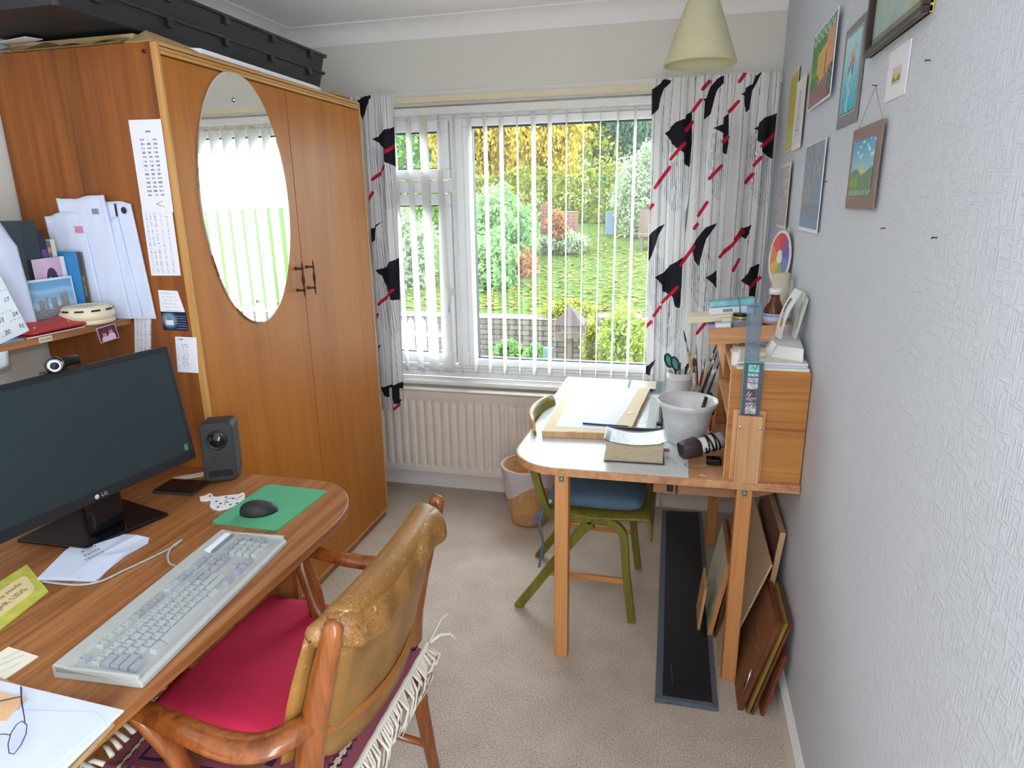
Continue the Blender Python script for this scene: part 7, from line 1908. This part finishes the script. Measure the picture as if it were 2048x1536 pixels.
def a_sun(u, v):
    C = np.empty(u.shape + (3,)); s = np.clip((v - .4) / .6, 0, 1)[..., None]; C[:] = L3(160, 200, 214) * (1 - s) + L3(88, 164, 206) * s
    blend(C, (v > .62) & (nz(u, v * 2, 13, 2) > .74), L3(226, 234, 238), .8)
    blend(C, v < .44 + .05 * np.sin(u * 8), L3(112, 136, 118)); blend(C, (v < .40) & (nz(u, v, 40, 3) > .55), L3(134, 150, 112), .6)
    blend(C, ((u - .2) / .2) ** 2 + ((v - .25) / .1) ** 2 < 1, L3(120, 170, 60), .8); blend(C, (v < .10) & (nz(u, v, 50, 2) > .55), L3(200, 206, 190), .7)
    r = np.hypot(u - .5, (v - .47) * 1.2); a = np.arctan2(v - .47, u - .5); blend(C, r < .09 + .05 * (np.sin(a * 9) > .2), L3(224, 200, 110), .75)
    return np.clip(C, 0, 1)
def a_abs(u, v):
    C = np.empty(u.shape + (3,)); C[:] = L3(150, 154, 172); blend(C, nz(u, v, 22, 1) > .55, L3(128, 136, 150), .7)
    blend(C, (v < .62) & (nz(u, v, 30, 3) > .5), L3(158, 150, 128), .8); blend(C, (u > .55) & (v < .6) & (v > .25), L3(112, 150, 172), .7); blend(C, (v < .28) & (nz(u, v, 36, 5) > .45), L3(96, 126, 160), .7)
    blend(C, (v < .12), L3(120, 150, 186), .6); blend(C, (np.abs(u - .45) < .02) & (v > .5), L3(110, 100, 96), .7); return np.clip(C, 0, 1)
def a_sketch(u, v):
    C = np.empty(u.shape + (3,)); C[:] = L3(206, 202, 206); q = nz(u, v, 60, 1) > .66; blend(C, q, L3(130, 124, 138), .8); blend(C, np.abs(nz(u, v, 26, 3) - .5) < .025, L3(96, 90, 104), .8)
    blend(C, (np.hypot(u - .42, v - .55) < .10), L3(150, 134, 170), .5); return C
def a_tower(u, v):
    C = np.empty(u.shape + (3,)); C[:] = L3(222, 220, 224); w = .28 * (1 - v) ** 1.1
    q = (np.abs(np.abs(u - .52) - w) < .022) & (v > .12) & (v < .9); q |= (np.mod(v * 9, 1) < .09) & (np.abs(u - .52) < w) & (v < .62) & (v > .12); q |= (np.abs(np.mod(u * 5, 1) - .5) < .06) & (v > .12) & (v < .45) & (np.abs(u - .52) < .34)
    blend(C, q, L3(110, 112, 124)); return C
def a_yellow(u, v):
    C = np.empty(u.shape + (3,)); C[:] = L3(188, 182, 84); blend(C, nz(u, v, 24, 1) > .55, L3(172, 164, 70), .7); blend(C, (v < .28) & (nz(u, v, 40, 2) > .5), L3(204, 200, 150), .8); blend(C, v > .93, L3(206, 180, 140)); return C
MT['mnt_grey'] = plain('grey_mount_card', rgb(128, 128, 134), .8, var=.03); MT['mnt_brown'] = plain('taupe_mount_card', rgb(140, 118, 112), .8, var=.03)
MT['mnt_white'] = plain('white_mount_card', rgb(228, 228, 236), .8, var=.01); MT['gold'] = plain('gold_line', rgb(206, 180, 90), .4, .3)
wallpic('wall_picture', 'tall narrow yellow-green picture with cream edges, highest and nearest the window', 3.06, 2.85, 1.795, 2.095, a_yellow, off=.002, mount=(.012, .012, .012, .012, MT['cream']), swing=.004)
wallpic('wall_picture', 'pale pencil sketch of a tower, between the yellow and the garden pictures', 2.86, 2.645, 1.79, 2.035, a_tower, off=.004, mount=(.02, .02, .02, .02, MT['paper2']), swing=.004)
wallpic('wall_picture', 'bright unframed painting of a garden wall and greenery', 2.55, 2.175, 1.895, 2.125, a_garden, off=.008, mount=(.006, .006, .006, .006, MT['paper']), swing=.004)
wallpic('wall_picture', 'turquoise picture with pink flowers in a grey mount', 2.085, 1.865, 1.795, 2.040, a_turq, off=.003, mount=(.030, .034, .034, .026, MT['mnt_grey']), inner=(.0012, MT['paper2']))
wallpic('wall_picture', 'dark-framed oil painting in blue-green and yellow, highest and nearest the camera', 1.800, 1.405, 1.922, 2.235, a_harbour, off=.001, th=.006, mount=(.016, .016, .016, .016, MT['gold']), frame=(.013, .014, plain('dark_brown_lacquer_frame', rgb(50, 34, 36), .35)))
wallpic('wall_picture', 'tiny yellow landscape in a white mount below the dark-framed painting', 1.640, 1.505, 1.805, 1.902, a_small, res=.002, off=.001, mount=(.042, .040, .028, .038, MT['mnt_white']))
wallpic('wall_picture', 'taupe-mounted painting of a sun over hills hanging from a string', 1.868, 1.594, 1.588, 1.772, a_sun, res=.002, off=.004, mount=(.030, .040, .030, .030, MT['mnt_brown']), inner=(.0016, MT['gold']), string=(1.722, 1.852), swing=.004)
wallpic('wall_picture', 'blue-grey abstract painting with rounded white border, below the garden picture', 2.525, 2.182, 1.510, 1.784, a_abs, off=.003, mount=(.004, .010, .012, .004, MT['paper']), swing=.004)
wallpic('wall_picture', 'grey ink sketch, lowest picture nearest the window', 3.09, 2.80, 1.500, 1.750, a_sketch, off=.006, mount=(.010, .012, .012, .010, MT['paper2']), swing=.004)
for (y, z, lb_) in ((1.388, 1.842, 'small nail in the wall right of the tiny landscape'), (2.15, 1.66, 'small nail in the wall left of the taupe-mounted picture'), (1.228, 1.548, 'small nail in the wall low down at the right'), (1.52, 1.552, 'small nail in the wall under the taupe-mounted picture'), (1.15, 1.98, 'small nail in the wall at the upper right')):
    m = MB().tube([(XR + .002, y, z), (XR - .008, y, z + .001), (XR - .009, y - .003, z - .001)], .0011, 5); obj('nail', m, MT['iron'], label=lb_, cat='nail')

# ------------------------------------------------------------------ garden outside
def ground_mat(name, c1, c2, sc_=6, rough=.95, c3=None):
    m_, nt, bs = new_mat(name); v = coords(nt); a = noise(nt, v, sc_, 6, .7)
    st = [(0.35, c1), (0.65, c2)]
    nt.links.new(ramp(nt, a, st), bs.inputs['Base Color']); bs.inputs['Roughness'].default_value = rough; spec(bs, .1); return m_
GZ = -.28
m = MB().box(-14, 9, YB + .25, 8.1, GZ - .3, GZ); obj('ground', m, ground_mat('gravel_bed', rgb(67, 62, 51), rgb(89, 85, 74), 12), loc=(0, 4, GZ), kind='structure')
def lawnz(y): return .20 + (y - 8.35) * .112
m = MB(); m.grid(lambda u, v: (-18 + 32 * u, 8.35 + 12 * v, lawnz(8.35 + 12 * v) + .05 * math.sin(u * 30) * v), 40, 30)
lw = obj('lawn', m, ground_mat('mown_grass', rgb(42, 61, 16), rgb(61, 75, 32), 14), label='bright green sloping lawn beyond the stone wall', cat='lawn', kind='stuff')
# fallen leaves
rg = random.Random(21)
m = MB()
for k in range(8000):
    x = rg.uniform(-7, 3); y = 8.5 + 9 * rg.random() ** 1.3; z = lawnz(y) + .012; s = rg.uniform(.025, .05); a = rg.uniform(0, 6.3)
    ca, sa = math.cos(a) * s, math.sin(a) * s; h = rg.uniform(-.3, .3) * s
    m.add([(x - ca, y - sa, z), (x + sa * .6, y - ca * .6, z + abs(h)), (x + ca, y + sa, z + .01), (x - sa * .6, y + ca * .6, z)], [(0, 1, 2, 3)])
obj('fallen_leaves', m, ground_mat('yellow_fallen_leaf', rgb(102, 82, 29), rgb(113, 101, 53), 3), label='yellow autumn leaves scattered over the lawn', cat='leaves', kind='stuff')
def leafmat(name, c1, c2, t=.35):
    m_, nt, bs = new_mat(name); v = coords(nt); a = noise(nt, v, 5, 4, .7)
    col = ramp(nt, a, [(0.38, c1), (0.62, c2)]); nt.links.new(col, bs.inputs['Base Color']); bs.inputs['Roughness'].default_value = .7; spec(bs, .2)
    tr = N(nt, 'ShaderNodeBsdfTranslucent'); nt.links.new(col, tr.inputs[0]); mx = N(nt, 'ShaderNodeMixShader'); mx.inputs[0].default_value = t
    nt.links.new(bs.outputs[0], mx.inputs[1]); nt.links.new(tr.outputs[0], mx.inputs[2]); nt.links.new(mx.outputs[0], nt.nodes['Material Output'].inputs[0]); return m_
MT['bark'] = plain('grey_brown_bark', rgb(52, 45, 37), .9, var=.2)
def foliage(name, label, cat, c, rad, n, leaf, mat, seed, parent_trunk=None, group=None, core=.86, shape=None, long=1.0, droop=0.0):
    """a shrub or crown made of many small leaves over branches"""
    rg = np.random.RandomState(seed); c = np.array(c, float); rad = np.array(rad, float)
    d = rg.normal(size=(n, 3)); d /= np.linalg.norm(d, axis=1)[:, None]
    lump = 1 + .16 * np.sin(d[:, 0] * 5 + seed) * np.cos(d[:, 2] * 6 + seed) + .10 * np.sin(d[:, 1] * 9 + d[:, 0] * 7)
    r = (core + (1 - core) * rg.rand(n) - .28 * (rg.rand(n) < .3) * rg.rand(n)) * lump
    p = c + d * rad * r[:, None]
    p[:, 2] = np.maximum(p[:, 2], c[2] - rad[2] * .98)
    if shape: p = shape(p)
    a = rg.normal(size=(n, 3)); 
    if droop: a[:, 2] = -abs(a[:, 2]) - droop
    a /= np.linalg.norm(a, axis=1)[:, None]; b = np.cross(a, rg.normal(size=(n, 3))); b /= np.linalg.norm(b, axis=1)[:, None]
    s = leaf * (.6 + .8 * rg.rand(n))[:, None]
    V = np.stack([p - a * s * long, p + b * s * .45, p + a * s * long, p - b * s * .45], 1).reshape(-1, 3)
    t = thing(name, label, cat, (c[0], c[1], c[2] - rad[2]), group)
    me = bpy.data.meshes.new('leaves'); org = ORG[t]
    me.vertices.add(n * 4); me.vertices.foreach_set('co', (V - np.array(org)).astype(np.float32).ravel()); me.loops.add(n * 4); me.loops.foreach_set('vertex_index', np.arange(n * 4, dtype=np.int32))
    me.polygons.add(n); me.polygons.foreach_set('loop_start', np.arange(0, n * 4, 4, dtype=np.int32)); me.update(calc_edges=True); me.materials.append(mat)
    o = bpy.data.objects.new('leaves', me); COL.objects.link(o); o.parent = t; ORG[o] = org
    z0_ = parent_trunk if parent_trunk is not None else c[2] - rad[2]
    m = MB(); tr_ = .05 * rad[2] if parent_trunk is not None else .03
    m.tube([(c[0], c[1], z0_), (c[0] + .05, c[1], (z0_ + c[2]) / 2), (c[0], c[1], c[2] + rad[2] * .5)], [tr_ * 1.3, tr_, tr_ * .3], 8)
    for k in range(7):
        dd = rg.normal(size=3); dd[2] = abs(dd[2]) * .6; dd /= np.linalg.norm(dd); e = c + dd * rad * .75
        m.tube([(c[0], c[1], c[2] - rad[2] * .3), tuple(c + (e - c) * .5 + np.array([0, 0, .05 * rad[2]])), tuple(e)], [tr_ * .5, tr_ * .3, tr_ * .1], 6)
    obj('branches', m, MT['bark'], t)
    return t
LM = dict(gold=leafmat('golden_birch_leaf', rgb(147, 122, 33), rgb(164, 147, 67)), yg=leafmat('yellow_green_leaf', rgb(104, 118, 39), rgb(142, 142, 64)), dark=leafmat('dark_conifer_needles', rgb(42, 72, 57), rgb(71, 105, 82), .1),
          mid=leafmat('mid_green_leaf', rgb(80, 117, 60), rgb(110, 145, 81)), rho=leafmat('glossy_green_leaf', rgb(80, 121, 70), rgb(124, 155, 103)), hedge=leafmat('beech_hedge_leaf', rgb(78, 101, 40), rgb(136, 136, 58)),
          pale=leafmat('pale_green_leaf', rgb(112, 131, 100), rgb(137, 150, 123)), lime=leafmat('lime_leaf', rgb(104, 126, 49), rgb(126, 139, 65)), rust=leafmat('rust_leaf', rgb(135, 80, 56), rgb(151, 116, 80)))
foliage('birch_tree', 'golden autumn birch, left one beyond the hedge', 'tree', (-5.6, 19, 4.2), (1.9, 1.2, 2.3), 15000, .075, LM['gold'], 1, 0.6, 'birches beyond the hedge', core=.5, droop=.8)
foliage('birch_tree', 'golden autumn birch in the middle of the window view', 'tree', (-3.6, 18, 4.0), (1.25, 1.0, 1.95), 13000, .07, LM['gold'], 2, 0.6, 'birches beyond the hedge', core=.45, droop=.8)
foliage('tree', 'yellow-green tree behind the two golden birches', 'tree', (-5.0, 22, 3.9), (3.2, 1.2, 2.4), 13000, .09, LM['yg'], 3, 0.6, core=.6)
foliage('tree', 'mid green tree showing in the small top casement', 'tree', (-9.4, 20, 3.2), (2.6, 1.4, 3.0), 12000, .09, LM['mid'], 33, 0.6, core=.6)
foliage('conifer_tree', 'dark green conifer, left one at the right side of the view', 'tree', (-2.0, 23, 4.2), (1.1, 1.1, 3.2), 15000, .10, LM['dark'], 4, 0.6, 'dark conifers', core=.55, droop=1.0, long=1.5)
foliage('conifer_tree', 'dark green conifer beside the right-hand curtain', 'tree', (-.2, 22, 4.4), (1.6, 1.1, 3.0), 16000, .10, LM['dark'], 5, 0.6, 'dark conifers', core=.55, droop=1.0, long=1.5)
def boxy(x0_, x1_, y0_, y1_, z0_, z1_):
    def f(p):
        q = p.copy(); rs = np.random.RandomState(5)
        return q
    return f
def hedge(name, label, x0_, x1_, y0_, y1_, zb_, zt_, n, leaf, mat, seed, group=None):
    rg = np.random.RandomState(seed); u = rg.rand(n, 3); p = np.empty((n, 3))
    p[:, 0] = x0_ + (x1_ - x0_) * u[:, 0]; p[:, 2] = zb_ + (zt_ - zb_) * u[:, 2] * (1 + .06 * np.sin(p[:, 0] * 3) + .04 * np.sin(p[:, 0] * 7.7)); p[:, 1] = y0_ + (y1_ - y0_) * u[:, 1] ** 2 * .6
    topm = rg.rand(n) < .2; p[topm, 1] = y0_ + (y1_ - y0_) * u[topm, 1]; p[topm, 2] = zt_ * (1 + .05 * np.sin(p[topm, 0] * 3)) 
    a = rg.normal(size=(n, 3)); a /= np.linalg.norm(a, axis=1)[:, None]; b = np.cross(a, rg.normal(size=(n, 3))); b /= np.linalg.norm(b, axis=1)[:, None]; s = leaf * (.6 + .8 * rg.rand(n))[:, None]
    V = np.stack([p - a * s, p + b * s * .5, p + a * s, p - b * s * .5], 1).reshape(-1, 3)
    me = bpy.data.meshes.new(name); org = np.array([(x0_ + x1_) / 2, (y0_ + y1_) / 2, zb_])
    me.vertices.add(n * 4); me.vertices.foreach_set('co', (V - org).astype(np.float32).ravel()); me.loops.add(n * 4); me.loops.foreach_set('vertex_index', np.arange(n * 4, dtype=np.int32)); me.polygons.add(n); me.polygons.foreach_set('loop_start', np.arange(0, n * 4, 4, dtype=np.int32)); me.update(calc_edges=True); me.materials.append(mat)
    o = bpy.data.objects.new(name, me); COL.objects.link(o); o.location = org; return tag(o, label, 'hedge', group)
hedge('hedge', 'yellow-green beech hedge along the top of the lawn', -9, 1.5, 16.3, 17.2, .95, 2.35, 24000, .05, LM['hedge'], 6)
hedge('hedge', 'tall mixed green hedge far behind the birches', -16, 3, 24.0, 25.0, .5, 4.1, 26000, .10, LM['mid'], 26)
hedge('hedge', 'dark hedge strip at the left of the lawn behind the shrubs', -12, -5.0, 15.0, 15.8, .6, 1.7, 9000, .05, LM['mid'], 16)
foliage('shrub', 'tall pale green bush beside the right-hand curtain', 'shrub', (-.7, 14.6, 1.75), (.75, .6, 1.05), 9000, .045, LM['pale'], 7, core=.6)
foliage('shrub', 'upper part of the large green rhododendron on the left of the lawn', 'shrub', (-3.15, 11.6, 1.10), (.72, .7, .78), 9000, .045, LM['rho'], 8, core=.7)
foliage('shrub', 'lower green rhododendron in front of the larger one', 'shrub', (-2.85, 10.0, .55), (.42, .6, .65), 8000, .04, LM['rho'], 9, core=.7)
foliage('shrub', 'green bush filling the left casement view', 'shrub', (-4.4, 9.9, .75), (.65, .6, .85), 7000, .045, LM['pale'], 10, core=.65)
foliage('shrub', 'blue-green low plant in the middle of the lawn', 'shrub', (-2.15, 12.6, .88), (.5, .4, .24), 4000, .035, LM['pale'], 11, core=.6)
foliage('shrub', 'rust and cream hydrangea by the brick barbecue', 'shrub', (-2.25, 12.4, 1.20), (.22, .2, .30), 2500, .035, LM['rust'], 12, core=.5)
foliage('shrub', 'rust-coloured plant beside the rhododendron', 'shrub', (-2.45, 10.6, .45), (.22, .2, .42), 2200, .035, LM['rust'], 13, core=.5)
foliage('shrub', 'lime-green bush near the window at the lower right', 'shrub', (-.52, 6.7, .18), (.26, .4, .42), 6500, .028, LM['lime'], 14, core=.6)
foliage('shrub', 'small green plant at the foot of the stone wall, left of the pane', 'shrub', (-1.78, 6.9, .0), (.18, .15, .16), 1600, .025, LM['mid'], 15, core=.5)
foliage('shrub', 'small green plant left of the bird table', 'shrub', (-1.42, 6.6, .02), (.14, .12, .18), 1300, .025, LM['mid'], 17, core=.5)
foliage('shrub', 'straggly yellow-green plant between bird table and steps', 'shrub', (-.86, 6.9, .08), (.12, .12, .38), 1800, .025, LM['yg'], 18, core=.4)
foliage('shrub', 'yellow plant trailing on the stone wall top', 'shrub', (-1.35, 8.25, .28), (.38, .2, .14), 2200, .028, LM['yg'], 19, core=.5)
# stone retaining wall
def stone_mat():
    m_, nt, bs = new_mat('dry_stone'); v = coords(nt, rot=(R(90), 0, 0))
    b = N(nt, 'ShaderNodeTexBrick'); b.inputs['Scale'].default_value = 4.5; b.inputs['Mortar Size'].default_value = .03; b.inputs['Brick Width'].default_value = .8; b.inputs['Row Height'].default_value = .3
    b.inputs['Color1'].default_value = rgb(67, 63, 57); b.inputs['Color2'].default_value = rgb(84, 81, 70); b.inputs['Mortar'].default_value = rgb(36, 34, 30)
    nt.links.new(v, b.inputs['Vector']); nt.links.new(b.outputs['Color'], bs.inputs['Base Color']); bs.inputs['Roughness'].default_value = .95; bump(nt, bs, b.outputs['Fac'], -.6, .02); return m_
MT['stone'] = stone_mat()
m = MB().box(-9, -.98, 8.0, 8.35, GZ, .20).box(-.40, 4, 8.0, 8.35, GZ, .20); obj('stone_wall', m, MT['stone'], label='low dry stone retaining wall in front of the lawn', cat='wall')
st_ = thing('garden_steps', 'stone garden steps up to the lawn beside the bird table', 'steps', (-.68, 7.9, GZ))
for k in range(4):
    m = MB().box(-.975, -.405, 7.55 + .2 * k, 8.55, GZ + .125 * k, GZ + .125 * (k + 1)); obj('step', m, MT['stone'], st_, bevel=.01)
# bird table
bt = thing('bird_table', 'wooden bird table with a pitched roof outside the window', 'bird table', (-1.035, 6.5, GZ))
MT['weathered'] = wood('weathered_wood', rgb(58, 46, 38), rgb(76, 63, 53), 'z', 50, 2, .8)
m = MB().box(-1.065, -1.005, 6.47, 6.53, GZ, .30); obj('post', m, MT['weathered'], bt)
m = MB().box(-1.185, -.885, 6.38, 6.62, .30, .325).box(-1.185, -.885, 6.38, 6.395, .325, .345); obj('tray', m, MT['weathered'], bt)
for (x, y) in ((-1.165, 6.40), (-.905, 6.40), (-1.165, 6.60), (-.905, 6.60)):
    m = MB().box(x - .009, x + .009, y - .009, y + .009, .325, .45); obj('upright', m, MT['weathered'], bt)
m = MB().add([(-1.195, 6.35, .44), (-.880, 6.35, .44), (-.880, 6.65, .44), (-1.195, 6.65, .44), (-1.035, 6.47, .62), (-1.035, 6.53, .62)], [(3, 2, 1, 0), (0, 1, 4), (1, 2, 5, 4), (2, 3, 5), (3, 0, 4, 5)])
obj('roof', m, plain('mauve_brown_roof', rgb(47, 34, 35), .8), bt)
# terracotta pot and green feeder, barbecue, blue bin, bench, picket fence
m = MB().lathe([(0, GZ), (.08, GZ), (.11, GZ + .30), (.125, GZ + .30), (.125, GZ + .34), (.105, GZ + .34), (.1, GZ + .30), (0, GZ + .28)], (-1.40, 6.3, .0), 28); obj('terracotta_pot', m, plain('terracotta', rgb(89, 62, 48), .8), label='terracotta pot left of the bird table', cat='pot')
m = MB().rbox(-1.27, -1.17, 6.25, 6.33, GZ, GZ + .50, .02); obj('watering_can', m, plain('pale_teal_plastic', rgb(57, 89, 82), .5), label='pale teal plastic container beside the bird table post', cat='container')
m = MB().box(-2.66, -1.98, 12.9, 13.35, .70, 1.45).box(-2.66, -2.50, 12.9, 13.35, 1.45, 1.60)
br_, nt, bs = new_mat('red_brick'); v = coords(nt, rot=(R(90), 0, 0)); b = N(nt, 'ShaderNodeTexBrick'); b.inputs['Scale'].default_value = 4; b.inputs['Color1'].default_value = rgb(86, 52, 42); b.inputs['Color2'].default_value = rgb(76, 41, 33); b.inputs['Mortar'].default_value = rgb(96, 89, 82); nt.links.new(v, b.inputs['Vector']); nt.links.new(b.outputs['Color'], bs.inputs['Base Color']); bs.inputs['Roughness'].default_value = .9
obj('brick_barbecue', m, br_, label='red brick barbecue at the back of the lawn', cat='barbecue')
m = MB().rbox(-1.60, -1.38, 14.8, 15.0, .90, 1.42, .04); obj('blue_water_butt', m, plain('pale_blue_plastic', rgb(57, 79, 96), .5), label='pale blue barrel in front of the hedge', cat='barrel')
bn = thing('garden_bench', 'weathered wooden bench at the right edge of the lawn view', 'bench', (-.55, 13.0, lawnz(13)))
z_ = lawnz(13); m = MB().box(-.78, .2, 12.9, 13.3, z_ + .25, z_ + .30); obj('bench_seat', m, MT['weathered'], bn)
m = MB().box(-.78, .2, 13.28, 13.32, z_ + .30, z_ + .75); obj('bench_back', m, MT['weathered'], bn)
for x in (-.74, .12):
    m = MB().box(x, x + .06, 12.92, 13.28, z_ - .1, z_ + .25); obj('bench_leg', m, MT['weathered'], bn)
pf = thing('picket_fence', 'pale picket fence outside the left casement', 'fence', (-2.9, 6.2, GZ))
for k in range(14):
    x = -3.85 + k * .13
    m = MB().prism([(x, GZ), (x + .07, GZ), (x + .07, .45 - .0 * k), (x + .035, .50), (x, .45)][::-1], -6.215, -6.20, M=Matrix(((1, 0, 0, 0), (0, 0, -1, 0), (0, 1, 0, 0), (0, 0, 0, 1)))); obj('picket', m, plain('pale_grey_fence_paint', rgb(127, 127, 124), .7), pf)
for z in (-.05, .30):
    m = MB().box(-3.9, -2.05, 6.216, 6.24, z, z + .05); obj('fence_rail', m, plain('pale_grey_fence_paint', rgb(127, 127, 124), .7), pf)
